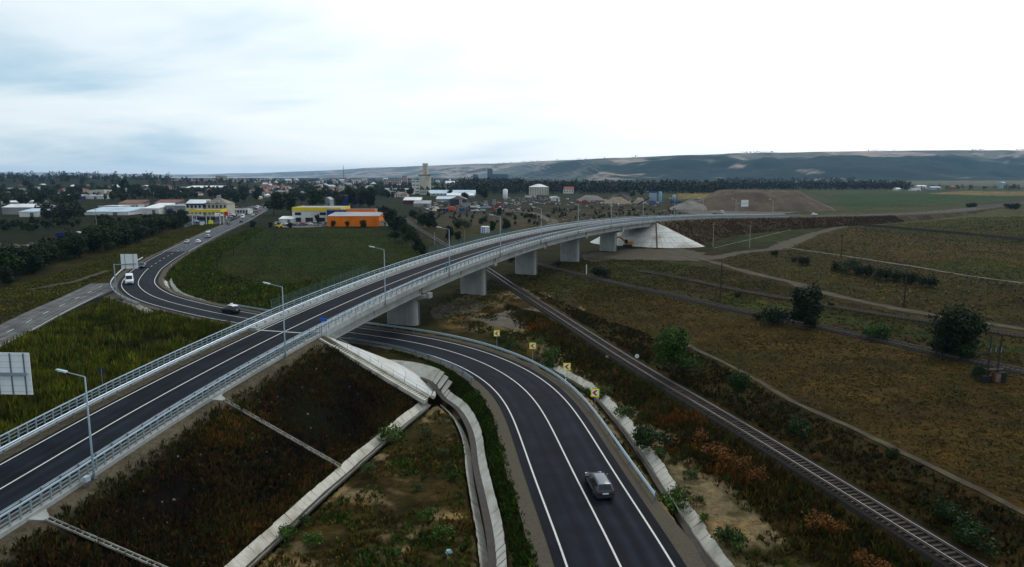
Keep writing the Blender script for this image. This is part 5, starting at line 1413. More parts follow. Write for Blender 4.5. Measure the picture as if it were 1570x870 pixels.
# filling station
x, y = gz(313, 345); k = mpp(y)
fs_ = thing("filling_station_canopy", "yellow-edged filling station canopy on white columns by the town road", "canopy", (x, y + 6, 0), R(6), "filling station buildings")
MB().box((0, 0, 20.5 * k), (46 * k, 12, 1.0)).build("roof", M_WHITE, fs_)
MB().box((0, -6.06, 20.8 * k), (46.5 * k, .12, 1.7)).build("fascia", M_YELLOW, fs_)
MB().box((23.3 * k, 0, 20.8 * k), (.12, 12, 1.7)).build("fascia", M_YELLOW, fs_)
cm = MB().box((0, 0, 9.8 * k), (.32, .32, 20 * k)).mesh("column", M_WHITE)
for cx in (-20, 0, 20):
    for cy in (-3.6, 3.6): link("column", cm, fs_, (cx * k, cy, 0))
for i, cx in enumerate((-14, -4, 5)):
    g = thing("fuel_pump", f"fuel pump under the yellow canopy, {ordn[i]} from the left", "fuel pump", (x + cx * k, y + 3.0, 0), 0, "fuel pumps")
    MB().box((0, 0, .9), (.9, .6, 1.8)).build("housing", M_WHITE if i else M_BLUE, g); MB().box((0, -.32, 1.35), (.6, .05, .5)).build("display", M_DARK, g); MB().box((0, 0, .08), (2.2, 1.1, .16)).build("plinth", M_CONC, g)
xx, yy = gz(323.5, 344.5); g = thing("price_board", "yellow board standing at the filling station kerb", "sign board", (xx, yy, 0)); kk = mpp(yy)
MB().box((0, 0, 3.6 * kk), (6 * kk, .3, 6 * kk)).build("board", M_YEL, g); MB().box((0, 0, .3), (3 * kk, .3, .6)).build("foot", M_GALV_D, g)
xx, yy = gz(309.5, 346); g = thing("kiosk_board", "white board leaning at the filling station edge", "sign board", (xx, yy, 0)); MB().box((0, 0, 1.1), (2.0, .2, 2.2)).build("board", M_WHITE, g); MB().box((0, .3, .1), (1.6, .6, .2)).build("foot", M_GALV_D, g)
xx, yy = gz(347.5, 336); g = thing("brand_pylon", "tall red and yellow pylon sign right of the filling station", "sign board", (xx, yy, 0)); kk = mpp(yy)
MB().box((0, 0, 8 * kk), (4.5 * kk, .5, 6 * kk)).build("panel", M_RED, g); MB().box((-1.0 * kk, -.3, 12 * kk), (6 * kk, .5, 3 * kk)).build("panel", M_YELLOW, g); MB().box((0, 0, 2.6 * kk), (1.2 * kk, .4, 5.2 * kk)).build("post", M_WHITE, g)
building("white roadside shop on the left of the upper town road", 355, 380, 322, 328, 10, "flat", 1, W_WHITE, R_WHITE, (6, 1, .6, .6), group="shops on the town road")
# trade halls beyond the crop field
GH = "trade halls beyond the crop field"
oh, k, w, h = building("long bright orange hall beyond the crop field", 502.7, 580.5, 332, 347.5, 20, "shed", 3.4, W_ORANGE, R_GREY, group=GH, door=False)
MB().box((w * .5 + .03, -4, h * .4), (.1, 3.5, h * .7)).build("door", R_GREY, oh)
building("blue upper hall block behind the orange hall", 502, 531.5, 323.2, 342.2, 8, "flat", 1, W_BLUE, R_GREY, group=GH, door=False)
building("orange upper hall block behind the orange hall", 531.8, 575, 322.4, 342.2, 8, "flat", 1, W_ORANGE, R_GREY, group=GH, door=False)
wy, k, w, h = building("white showroom with a yellow fascia and flat grey roof", 449.5, 521, 320, 341, 26, "flat", 1, W_WHITE, R_GREY, None, group=GH, door=False)
MB().box((0, -13.15, h * .93), (w + .6, .3, h * .25)).build("fascia", M_YELLOW, wy)
MB().box((w / 2 + .15, 0, h * .93), (.3, 26.6, h * .25)).build("fascia", M_YELLOW, wy); MB().box((-w / 2 - .15, 0, h * .93), (.3, 26.6, h * .25)).build("fascia", M_YELLOW, wy)
for cx, ww in ((-.38, .13), (.0, .0), (.14, .13), (.30, .12), (.42, .1)):
    if ww: MB().box((w * cx, -13.05, h * .60), (w * ww, .14, h * .2)).build("window", glass("window_glass"), wy)
for cx in (-.4, -.15, .1, .33): MB().box((w * cx, -13.05, h * .18), (w * .16, .14, h * .3)).build("shop_window", glass("window_glass"), wy)
building("blue hall hidden behind trees beyond the showroom", 516, 546, 301, 315, 20, "flat", 1, W_BLUE, R_DGREY, group=GH)
building("grey gabled shed behind the showroom", 497, 506, 307, 317, 14, "gable_end", 4, W_BLUEG, R_GREY, group=GH)
building("small pale container right of the orange hall", 581.5, 594, 340, 347, 3, "flat", 1, W_CREAM, R_GREY, group=GH)
building("white lean-to tent left of the showroom", 428, 449, 336, 342, 8, "shed", 3, W_WHITE, R_WHITE, group=GH)
x, y = gz(428, 350); g = thing("loader", "small yellow wheel loader at the edge of the crop field", "loader", (x, y, 0), .3)
MB().box((0, 0, 1.3), (3.2, 1.8, 1.1), 0, .9).build("body", M_YELLOW, g); MB().box((-.3, 0, 2.3), (1.3, 1.4, 1.2), 0, .85).build("cab", M_DARK, g); MB().bar((1.2, 0, 1.3), (2.8, 0, .6), 1.4, .3).build("bucket", M_YELLOW, g)
for sx in (-1.1, 1.1):
    for sy in (-1, 1): MB().tube([(sx, sy * .75, .6), (sx, sy * 1.15, .6)], .6, 10).build("wheel", M_DARK, g)
# grain silo works
GS = "grain silo works"
xs, ys = gz(651, 297); k = mpp(ys)
si = thing("grain_silo", "tall pale concrete grain silo tower with a rusty collar and lift house", "silo", (xs, ys + 9, 0), 0, GS)
mb = MB()
for cx in (-4.4, 4.4):
    for cy in (-4.4, 4.4): mb.lathe([(4.4, -1), (4.4, 27.5 * k)], 16, (cx, cy, 0))
mb.build("silo_cell", W_BEIGE, si)
MB().box((0, 0, 13.5 * k), (8, 17.5, 27 * k)).build("core", W_BEIGE, si)
MB().box((0, 0, 27.3 * k), (18.4, 18.4, 1.6)).build("collar", wallm("rusty", (.20, .11, .08)), si)
lh = MB().box((.8, 0, 35.5 * k), (7.6, 8, 16 * k)).build("lift_house", W_BEIGE, si)
for j in range(3): MB().box((.8, -4.05, (31 + 4.5 * j) * k), (1.4, .1, 1.6)).build("window", glass("window_glass"), lh)
MB().box((.8, 0, 43.9 * k), (8.2, 8.6, .8)).build("roof", R_DGREY, lh)
building("white windowed annex of the grain silo", 632, 643.2, 277.5, 297, 12, "flat", 1, W_WHITE, R_GREY, (2, 4, .7, .28), group=GS)
building("low pale wing at the foot of the grain silo", 644, 660, 292, 299, 8, "flat", 1, W_BEIGE, R_GREY, (5, 1, .4, .4), group=GS)
building("pale two-storey block right of the grain silo", 661, 692.5, 286, 292.5, 14, "flat", 1, W_BEIGE, R_DGREY, (8, 1, .5, .45), group=GS)
building("long low grey roofed store left of the grain silo", 581, 632, 294, 298.5, 24, "shed", 4.5, W_BEIGE, R_GREY, (9, 1, .4, .4), group=GS)
building("long pale blue roofed store right of the grain silo", 657, 727, 297, 300.5, 26, "shed", 4.5, W_BEIGE, R_BLUE, (12, 1, .4, .4), group=GS)
building("maroon shed with a white roof above the railway", 618.6, 644, 307.5, 313, 14, "shed", 4.0, W_MAROON, R_WHITE, group="sheds of the yards")
building("grey roofed shed above the railway", 634.5, 659, 312.5, 317.5, 10, "shed", 4.0, W_GREY, R_GREY, group="sheds of the yards")
building("pale roofed shed in the middle of the scrap yard", 669, 697, 305.5, 310, 14, "shed", 3.5, W_GREY, R_BLUE, group="sheds of the yards")
building("white long store between the silo and the wood", 685, 726, 300, 303, 14, "shed", 3.0, W_GREY, R_WHITE, group="sheds of the yards")
op = building("dark open-fronted shed in the scrap yard", 690, 715, 306, 315.5, 14, "gable_end", 5, W_DARK, R_TAUPE, group="sheds of the yards")
for i, (a, b, t_, bt) in enumerate([(704, 708, 307, 316), (709, 721, 312, 317), (727, 731, 310, 316), (742, 747, 309, 315), (755, 760, 307, 315)]):
    building(f"bare concrete bin wall in the scrap yard, {ordn[i]} from the left", a, b, t_, bt, 5, "flat", .5, W_GREY, R_GREY, group="concrete bins of the scrap yard", door=False, name="storage_bin", cat="storage bin")
x, y = gz(774.7, 309); k = mpp(y)
g = thing("cement_silo", "slim white cement silo among the yards", "silo", (x, y, 0), 0, "cement silos"); MB().lathe([(.9, 2 * k), (2.6, 5 * k), (2.6, 17 * k), (1.2, 18.3 * k)], 14).build("vessel", M_WHITE, g, True)
for a in range(4): MB().tube([(1.9 * math.cos(a * PI / 2 + .8), 1.9 * math.sin(a * PI / 2 + .8), 0), (1.9 * math.cos(a * PI / 2 + .8), 1.9 * math.sin(a * PI / 2 + .8), 6 * k)], .15, 5).build("leg", M_GALV, g)
x, y = gz(1012, 314.5); k = mpp(y)
g = thing("cement_silo", "light blue cement silo of the concrete plant", "silo", (x, y, 0), 0, "cement silos"); Mb_ = mat("light_blue_paint", (.20, .38, .58), .5, .08, .5)
MB().lathe([(.6, 2 * k), (2.4 * k, 4 * k), (2.4 * k, 18.3 * k), (1.3 * k, 19.8 * k)], 14).build("vessel", Mb_, g, True)
for a in range(4): MB().tube([(2 * k * math.cos(a * PI / 2 + .8), 2 * k * math.sin(a * PI / 2 + .8), 0), (2 * k * math.cos(a * PI / 2 + .8), 2 * k * math.sin(a * PI / 2 + .8), 5 * k)], .15, 5).build("leg", M_GALV, g)
x, y = gz(1033, 313.5); k = mpp(y)
g = thing("cement_silo", "short silver silo above a blue hopper", "silo", (x, y, 0), 0, "cement silos"); MB().lathe([(.6, 4 * k), (2.6 * k, 6 * k), (2.6 * k, 13 * k), (1.3 * k, 14 * k)], 14).build("vessel", M_GALV, g, True)
MB().box((1.5 * k, -2, 3.2 * k), (15 * k, 3.5, 2.2 * k)).build("hopper", W_BLUE, g)
for a in range(4): MB().tube([(2 * k * math.cos(a * PI / 2 + .8), 2 * k * math.sin(a * PI / 2 + .8), 0), (2 * k * math.cos(a * PI / 2 + .8), 2 * k * math.sin(a * PI / 2 + .8), 6.5 * k)], .15, 5).build("leg", M_GALV, g)
x, y = gz(1000.5, 314); k = mpp(y)
g = thing("mixing_tower", "dark blue mixing tower of the concrete plant", "plant tower", (x, y, 0)); MB().box((0, 0, 12 * k), (10 * k, 5, 12 * k)).build("housing", W_BLUEG, g); MB().box((0, 0, 18.6 * k), (11 * k, 5.6, 1.4 * k)).build("roof", W_BLUE, g)
for sx in (-4, 0, 4): MB().box((sx * k, -2.2, 3 * k), (.4, .4, 6 * k)).build("leg", M_BLUE, g); MB().box((sx * k, 2.2, 3 * k), (.4, .4, 6 * k)).build("leg", M_BLUE, g)
MB().bar((-5 * k, 0, 10 * k), (-22 * k, -3, .8 * k), 1.2).build("conveyor", M_DARK, g)
building("pale four-storey block with a white pyramid roof", 812, 841, 287.5, 299.5, 22, "hip", 4.3, W_BEIGE, R_WHITE, (8, 4, .4, .42), group="buildings by the wood")
building("white house with a bright red roof by the wood", 864, 879.5, 291, 297, 12, "gable", 4.0, W_WHITE, R_RED, (4, 1, .3, .4), group="buildings by the wood")
building("reddish roofed house half hidden in trees by the wood", 979, 994, 289.5, 294, 14, "hip", 3.5, W_CREAM, R_BROWN, (4, 1, .4, .4), group="buildings by the wood")
building("pale house with a dull roof right of the reddish roofed house", 996, 1007, 290, 294, 12, "gable", 3.0, W_CREAM, R_BROWN, (3, 1, .4, .4), group="buildings by the wood")
building("white tent hall in the yard left of the white lorry", 845.5, 858, 304, 308.5, 10, "gable_end", 2.4, W_WHITE, R_WHITE, group="sheds of the yards")
building("low pale row of garages below the four-storey block", 805, 822, 300.5, 303, 8, "flat", .6, W_WHITE, R_GREY, group="sheds of the yards")
x, y = gz(744, 357.5); k = mpp(y)
g = thing("shipping_container", "white and blue container cabin beside dark trees beyond the overpass", "container", (x, y, tz(x, y)), R(10)); MB().box((0, 0, 5 * k), (11.5 * k, 4, 10 * k)).build("shell", M_WHITE, g)
for cx in (-5.0, -2.6): MB().box((cx * k, -2.03, 5 * k), (1.3 * k, .06, 9.2 * k)).build("door", M_BLUE, g)
for cx in (.5, 2.5, 4.5): MB().box((cx * k, -2.03, 5 * k), (.4 * k, .06, 9.4 * k)).build("rib", M_GALV, g)
building("dark blue-grey tower block far beyond the wood", 747.5, 755, 260.5, 280, 20, "flat", 1, W_TEAL, W_TEAL, group="far industrial blocks", door=False)
building("long dark blue-grey block far beyond the wood", 755.3, 779, 268, 280, 30, "flat", 1, W_TEAL, W_TEAL, group="far industrial blocks", door=False)
building("small green-grey block left of the far tower block", 725.5, 732.7, 268.5, 280, 20, "flat", 1, W_TEAL, W_TEAL, group="far industrial blocks", door=False)
building("wide white roofed hall in front of the far wood", 683, 711, 280.5, 283, 40, "gable", 2.5, W_WHITE, R_WHITE, group="far industrial blocks")
building("long white roofed store among trees in the left distance", 283, 334, 288, 290.5, 40, "shed", 2.5, W_WHITE, R_WHITE, (10, 1, .5, .4), group="far industrial blocks")
building("grey apartment row with brown gaps behind the silo trees", 590, 615, 276, 285, 14, "flat", 1, W_PINK, R_GREY, (8, 3, .45, .4), group="far apartment blocks")
building("pinkish block above the trees left of the grain silo", 617, 624, 270.5, 284, 14, "flat", 1, W_PINK, R_BROWN, (3, 4, .45, .4), group="far apartment blocks")
for i, (a, b, t_, bt, wmt, lab) in enumerate([(331, 339.5, 270.5, 281, W_PINK, "tall pale apartment block on the left skyline, darker top"), (340.5, 348.5, 270.8, 281, W_CREAM, "tall cream apartment block on the left skyline"), (312, 323, 273, 281, W_CREAM, "broad pale apartment block left of the tall ones"), (324, 330, 274, 281, W_PINK, "narrow pinkish block just left of the tall ones"),
                                        (356, 366, 275, 282, W_CREAM, "pale block right of the tall skyline blocks"), (230, 240, 273.5, 282, W_PINK, "pinkish block left of the church-like spire"), (372, 384, 277, 283, W_WHITE, "white low block on the far town centre")]):
    building(lab, a, b, t_, bt, 16, "flat", 1, wmt, R_BROWN if i % 2 else R_GREY, (4, 4, .45, .45), group="far apartment blocks")
for i, (a, b, t_, bt) in enumerate([(216, 229, 277, 280.5), (243, 262, 276.5, 280), (263, 279, 278, 281.5), (300, 324, 279.5, 283)]):
    building(f"far row of houses under one red roof, {ordn[i]} from the left", a, b, t_, bt, 18, "gable", 2.0, W_PINK, R_RED, group="far red-roofed rows")
for i, (a, b, t_, bt, wmt, rmt, lab) in enumerate([(1407, 1421, 286, 289.5, W_WHITE, R_WHITE, "white farm shed in the right distance"), (1428, 1442.5, 288, 291.5, W_BLUEG, R_BLUE, "pale blue farm shed in the right distance"), (1375, 1381, 290, 292.5, W_WHITE, R_WHITE, "tiny white farm house among the right trees"), (1399, 1412, 291, 293, W_WHITE, R_GREY, "low white farm row among the right trees"), (1459, 1466, 287, 291, W_BRICK, R_RED, "small red farm house in the right distance"), (1537, 1541, 281, 289, W_BLUEG, R_BLUE, "small blue tank house in the right distance")]):
    building(lab, a, b, t_, bt, 14, "gable", 1.6, wmt, rmt, group="far farm buildings")
# scattered small houses of the town
def nth(i):
    i += 1; tens = ["", "", "twenty", "thirty", "forty", "fifty", "sixty", "seventy", "eighty", "ninety"]; tth = ["", "", "twentieth", "thirtieth", "fortieth", "fiftieth", "sixtieth", "seventieth", "eightieth", "ninetieth"]
    if i <= 20: return ordn[i - 1]
    if i >= 100: return "hundred-and-" + nth(i - 101) if i > 100 else "hundredth"
    if i % 10 == 0: return tth[i // 10]
    return tens[i // 10] + "-" + ordn[i % 10 - 1]
COLN = {W_WHITE.name: "white", W_CREAM.name: "cream", W_BEIGE.name: "beige", W_PINK.name: "pinkish"}; ROOFN = {R_RED.name: "red", R_BROWN.name: "brown", R_GREY.name: "grey", R_WHITE.name: "white", R_TAUPE.name: "taupe"}
hs = random.Random(11)
wl = [W_WHITE, W_CREAM, W_BEIGE, W_PINK, W_WHITE]; rl = [R_RED, R_BROWN, R_GREY, R_WHITE, R_BROWN, R_TAUPE]
spots = [(386, 296), (398, 293), (412, 300), (395, 306), (452, 293), (458, 287), (470, 296), (480, 291), (488, 289), (497, 287), (508, 289), (520, 290), (466, 288), (532, 288), (448, 299), (475, 302), (436, 285), (410, 284), (425, 283), (545, 284), (390, 284), (500, 283), (515, 284), (560, 283), (8, 283), (22, 287), (52, 283), (86, 287), (101, 283), (30, 294), (72, 294), (110, 291), (566, 300), (601, 303), (589, 287), (600, 282.5), (640, 282), (700, 284.5), (720, 287), (470, 282), (455, 281), (440, 281.5), (530, 282), (205, 282), (190, 286), (265, 286), (255, 291), (345, 287), (355, 291), (15, 300), (40, 303), (95, 297), (125, 296), (150, 289), (175, 291), (210, 300), (225, 293), (240, 289), (280, 296), (300, 300), (320, 296), (338, 303), (405, 288), (420, 290), (440, 291), (433, 296), (462, 300), (490, 296), (505, 294), (512, 298), (527, 293), (540, 291), (555, 292), (575, 293), (585, 296), (572, 286), (610, 285.5)]
for _ in range(46):
    spots.append((hs.uniform(4, 285), hs.uniform(285, 303)) if _ % 2 else (hs.uniform(385, 620), hs.uniform(283.5, 303)))
for i, (a, b) in enumerate(sorted(spots)):
    wpx = hs.uniform(5, 13) if b > 286 else hs.uniform(4, 8); hp = hs.uniform(2.4, 5.0)
    wn_ = hs.choice(wl); rn_ = hs.choice(rl)
    building(f"small {COLN[wn_.name]} house with a {ROOFN[rn_.name]} roof in the distant town, {nth(i)} house from the left", a - wpx / 2, a + wpx / 2, b - hp, b, hs.uniform(8, 12), hs.choice(["gable", "hip", "gable_end"]), hs.uniform(1.6, 3), wn_, rn_, (2, 1, .3, .4), hs.uniform(-.4, .4), "houses of the distant town", name="house", cat="house", door=False)
# far white specks of the town centre, each a small block
for i, a in enumerate(sorted(hs.uniform(200, 720) for _ in range(46))):
    b = hs.uniform(277.5, 281); wpx = hs.uniform(3, 9); hp = hs.uniform(1.6, 4.2)
    building(f"tiny pale building on the distant town skyline, {nth(i)} from the left", a - wpx / 2, a + wpx / 2, b - hp, b, 15, "gable", 1.0, hs.choice(wl), hs.choice(rl), None, 0, "skyline of the distant town", name="house", cat="house", door=False)
# lattice mast
x, y = gz(527, 279.5); k = mpp(y)
g = thing("radio_mast", "thin lattice radio mast rising above the distant town", "mast", (x, y, 0)); hM = 24.5 * k; r0 = 2.4
mb = MB()
for a in range(3):
    c_, s_ = math.cos(a * 2.094 + .5), math.sin(a * 2.094 + .5); mb.bar((r0 * c_, r0 * s_, 0), (.5 * c_, .5 * s_, hM), .5)
mb.build("leg", wallm("mast_red", (.16, .07, .06)), g)
mb = MB()
for j in range(14):
    f0 = j / 14; f1 = (j + 1) / 14
    for a in range(3):
        ra = r0 + (.5 - r0) * f0; rb_ = r0 + (.5 - r0) * f1
        mb.bar((ra * math.cos(a * 2.094 + .5), ra * math.sin(a * 2.094 + .5), hM * f0), (rb_ * math.cos((a + 1) * 2.094 + .5), rb_ * math.sin((a + 1) * 2.094 + .5), hM * f1), .22)
mb.build("bracing", wallm("mast_red", (.16, .07, .06)), g)

# ------------------------------------------------------------------ heaps
def heap(label, x0, x1, yt, yb, dep, material, seed, flat=.25, group="heaps of the gravel works", name="gravel_heap", cat="heap"):
    xa, Y = gz((x0 + x1) / 2, yb); k = mpp(Y); w = (x1 - x0) * k / 2; h = (yb - yt) * k
    n = 44; t = np.linspace(-1, 1, n); X, Z = np.meshgrid(t, t); Rr = np.maximum(np.abs(X), np.abs(Z)) * .35 + np.hypot(X, Z) * .65
    H = np.clip((1 - Rr) / (1 - flat), 0, 1); wob = fnoise((X * w).ravel() + seed * 50, (Z * dep).ravel(), min(w * .35, 14), seed).reshape(X.shape) * (.75 if flat > .5 else 1)
    H = np.clip(H * (1 + .22 * wob), 0, None) * h + np.where(Rr < .98, fnoise((X * w).ravel(), (Z * dep).ravel(), 3, seed + 3).reshape(X.shape) * .18, 0) - np.where(Rr > .97, .8, 0)
    V = np.column_stack([(X * w).ravel(), (Z * dep).ravel(), H.ravel()])
    i = np.arange(n - 1)[:, None] * n + np.arange(n - 1)[None]; F = np.stack([i, i + 1, i + 1 + n, i + n], -1).reshape(-1, 4)
    o = link(name, tri_mesh(name, V, F, material), None, (xa, Y + dep, -.05)); o.data.polygons.foreach_set("use_smooth", [True] * len(o.data.polygons))
    return tag(o, label, cat, group)
M_MOUND = mat("mound_gravel", (.088, .062, .043), .95, .3, .2, bump=.6, fine=1.2, tint=(.045, .038, .030), tscale=.06)
M_HEAPT = mat("tan_sand", (.24, .19, .125), .95, .15, .3, bump=.4, fine=2); M_HEAPD = mat("dark_slag", (.065, .055, .052), .95, .2, .4, bump=.5, fine=2); M_HEAPG = mat("grey_gravel", (.17, .155, .135), .95, .15, .3, bump=.5, fine=2)
heap("huge brown gravel mound with a flat top behind the far overpass road", 1080, 1318, 298.5, 325, 60, M_MOUND, 3, .52)
heap("grey gravel slope in front of the concrete plant", 1030, 1100, 312.5, 323, 16, M_HEAPG, 4, .3)
heap("dark slag heap left of the concrete plant", 930, 975, 298, 308, 16, M_HEAPD, 5)
heap("tan sand heap below the dark slag heap", 925, 972, 304, 313.5, 12, M_HEAPT, 6)
heap("small tan sand heap beside the mixing tower", 972, 994, 304.5, 313, 8, M_HEAPT, 7)
heap("pale stone heap behind the white truck", 1082, 1100, 308, 315, 8, M_CONC_D, 8)
heap("blue-grey chippings heap right of the concrete plant", 1050, 1076, 307, 313, 10, mat("blue_chippings", (.09, .11, .115), .95, .15, .4), 9)
heap("brown spoil heap behind the red trailer lorry", 885, 930, 300, 308, 14, M_HEAPG, 10)
heap("grey rubble heap in the yard by the maroon shed", 660, 675, 318, 323.5, 7, M_CONC_D, 11)
heap("black heap of waste at the end of the dark field drain", 1262, 1290, 337.5, 344.5, 9, mat("black_soil", (.014, .012, .011), .95, .3, .5), 12)

building("added dark block for the shade under the filling station canopy", 300, 330, 333, 340.5, 7, "flat", .6, W_DARK, R_GREY, (5, 1, .7, .6), group="filling station buildings")  # dark glazed block added to stand for the shade beneath the canopy
# scrap and machine clutter of the yards, too jumbled to count
def clutter(label, px0, px1, y0, y1, n, seed, cols, smin=.5, smax=2.2):
    rr = np.random.default_rng(seed); V = []; F = []; C = []
    px = rr.uniform(px0, px1, n); py = rr.uniform(y0, y1, n); P = np.array([gz(a, b) for a, b in zip(px, py)]); z = terrain(P[:, 0], P[:, 1])
    ci = rr.choice(len(cols), n)
    for i in range(n):
        mb = MB(); s_ = rr.uniform(smin, smax); mb.box((P[i, 0], P[i, 1], z[i] + s_ * .2), (s_ * rr.uniform(.7, 2.2), s_ * rr.uniform(.7, 1.4), s_ * rr.uniform(.4, 1.0)), rr.uniform(0, 3), rr.uniform(.5, 1))
        o = len(V); V += mb.v; F += [tuple(k + o for k in f) for f in mb.f]; C += [cols[ci[i]]] * 8
    return stuff(link("scrap_debris", tri_mesh("scrap_debris", np.array(V), np.array(F), mat_attr("painted_scrap", var=.3, scale=1.0), np.array(C))), label, "debris")
YC = [(.30, .29, .27), (.08, .08, .085), (.18, .15, .12), (.45, .45, .44), (.04, .05, .09), (.14, .06, .045), (.12, .10, .08), (.05, .045, .04), (.10, .10, .10), (.07, .065, .06)]
clutter("jumbled scrap and machines in the scrap yard", 645, 800, 309, 324, 420, 1, YC)
clutter("jumbled lorries' parts and stores left of the silo yard", 780, 860, 303, 315, 220, 2, YC)
clutter("rubble and scrap before the concrete plant", 870, 1010, 306, 317, 300, 3, YC)
clutter("pale rubble lumps on the rough ground behind the overpass", 850, 1030, 322, 347, 800, 4, [(.20, .19, .17), (.12, .11, .09), (.30, .29, .27), (.07, .065, .05)], .25, .9)
clutter("boxes and machines around the trade halls", 420, 500, 341, 347, 60, 5, YC, .5, 1.6)
clutter("yard lumber and scrap beyond the left tree belt", -20, 60, 375, 392, 60, 6, YC, .5, 2.0)
clutter("parked goods beside the upper town road", 345, 400, 318, 331, 60, 7, YC, .6, 2.2)
# ================================================================== hills
SKYL = [(-900, 262), (-300, 263.5), (0, 264.5), (150, 265.5), (260, 268), (330, 267.5), (390, 266), (450, 264), (500, 262), (540, 260), (580, 257.5), (650, 255), (750, 251.5), (860, 246.5), (950, 242.5), (1040, 239), (1100, 237), (1125, 236), (1280, 233.5), (1440, 231.5), (1570, 232), (1900, 233), (2600, 240)]
def hill_mesh():
    px = np.linspace(-800, 2500, 420); sy = np.interp(px, [p_[0] for p_ in SKYL], [p_[1] for p_ in SKYL])
    sy = sy + .5 * fnoise(px, px * 0, 40, 3)
    nr = 46; V = []; C = []
    f = np.linspace(0, 1, nr)
    ct = np.clip((px - 420) / 500, 0, 1)
    d0 = 12000 - 8300 * ct; d1 = 16500 - 11300 * ct
    for j in range(nr):
        D = d0 + (d1 - d0) * f[j]
        top = CAM_H + (269 - sy) / FPX * d1 * 1.0
        prof = f[j] ** 1.15 * (1.25 - .25 * f[j])
        X = (px - 785) / FPX * D * 1.011
        rav = fnoise(X / 2, D / 2 + 0 * X, 260, 9) * 48 * math.sin(PI * f[j]) * (.3 + .7 * ct) + fnoise(X, D + 0 * X, 120, 12) * 14 * math.sin(PI * f[j])
        Z = -3 + (top + 3) * prof + rav
        V.append(np.column_stack([X, D, Z]))
        n1 = fnoise(X, D + 0 * X, 420, 14); n2 = fnoise(X, D * 1.7 + 0 * X, 130, 15)
        wood = smoothstep(.0, .25, n1 * .75 + n2 * .55 + .58 * ct + .12 - 1.05 * max(0, f[j] - .62) / .38 - (.75 - .75 * np.clip((px - 820) / 250, 0, 1)))
        fld = np.where((fnoise(X, D * .6 + 0 * X, 300, 17) > .05)[:, None], np.array((.26, .21, .18)), np.array((.09, .095, .08)))
        C.append(fld * (1 - wood[:, None]) + np.array((.008, .019, .012)) * wood[:, None])
    # back side falls away
    V.append(V[-1] + np.array((0, 900, -60))); C.append(C[-1])
    n = len(px); m = len(V); V = np.vstack(V); C = np.vstack(C)
    i = np.arange(m - 1)[:, None] * n + np.arange(n - 1)[None]; F = np.stack([i, i + 1, i + 1 + n, i + n], -1).reshape(-1, 4)
    o = struct(link("hills", tri_mesh("hills", V, F, mat_attr("hill_woods_and_fields", var=.4, scale=.02, bump=.0, scale2=.006), C)))
    o.data.polygons.foreach_set("use_smooth", [True] * len(o.data.polygons))
    return V, C, n, m
HV, HC, hn, hm = hill_mesh()

# ================================================================== leaves
M_LEAF = mat_attr("leaves", rough=.75, var=.25, scale=.6, spec=.2)
M_GRASSM = mat_attr("grass_blades", rough=.85, var=.2, scale=.5, spec=.12)
M_BARK = mat("bark", (.055, .045, .035), .9, .3, 3.0)
def leaf_quads(P, Nn, size, rg, col):
    """diamond leaf clumps: centres P, rough outward directions Nn"""
    n = len(P); r_ = rg.normal(size=(n, 3)); d = Nn * .7 + r_ * .6; d /= np.linalg.norm(d, axis=1)[:, None] + 1e-9
    a = np.cross(d, rg.normal(size=(n, 3))); a /= np.linalg.norm(a, axis=1)[:, None] + 1e-9; b = np.cross(d, a)
    s = (size * rg.uniform(.55, 1.25, n))[:, None]
    V = np.stack([P + a * s, P + b * s * .62 + d * s * .12, P - a * s * .9, P - b * s * .62 + d * s * .12], 1).reshape(-1, 3)
    F = np.arange(4 * n).reshape(n, 4)
    return V, F, np.repeat(col, 4, 0)
def crown(name, seed, h, r, n, leaf, col, lobes=9, base=.18, dense=.75, shape="round", hue=.25):
    rg = np.random.default_rng(seed); P = []; Nn = []; K = []
    cs = []
    for i in range(lobes):
        if shape == "poplar": c = np.array((rg.normal() * r * .25, rg.normal() * r * .25, h * (base + (1 - base) * (i + .5) / lobes))); rr = r * (.75 - .35 * abs(i / lobes - .4)) ; rz_ = h / lobes * 1.1
        elif shape == "bush": c = np.array((rg.uniform(-.6, .6) * r, rg.uniform(-.6, .6) * r, h * rg.uniform(.25, .62))); rr = r * rg.uniform(.35, .55); rz_ = h * rg.uniform(.25, .38)
        else:
            a = rg.uniform(0, 2 * PI); q = rg.uniform(.1, .62) * r; zz = rg.uniform(base + .15, .82); q *= 1.1 - .8 * max(0, zz - .5)
            c = np.array((q * math.cos(a), q * math.sin(a), h * zz)); rr = r * rg.uniform(.34, .52); rz_ = h * rg.uniform(.13, .22)
        cs.append((c, rr, rz_, rg.uniform(-1, 1)))
    for c, rr, rz_, tone in cs:
        m = n // lobes; d = rg.normal(size=(m, 3)); d /= np.linalg.norm(d, axis=1)[:, None]
        rad = rg.uniform(0, 1, m) ** (1 - dense * .75); rad *= 1 + .22 * rg.normal(size=m) * (rad > .8)
        p = c + d * rad[:, None] * np.array((rr, rr, rz_)); P.append(p); Nn.append(d); K.append(np.full(m, tone))
    P = np.vstack(P); Nn = np.vstack(Nn); K = np.concatenate(K)
    ok = P[:, 2] > h * .03; P, Nn, K = P[ok], Nn[ok], K[ok]
    col = np.array(col)[None] * (1 + hue * K[:, None]) * rg.uniform(.65, 1.4, (len(P), 1))
    col[:, 0] *= 1 + .35 * rg.uniform(-1, 1, len(P))
    V, F, C = leaf_quads(P, Nn, leaf, rg, np.clip(col * np.array((.62, .70, .32)), .0015, .5))
    return tri_mesh(name, V, F, M_LEAF, C)
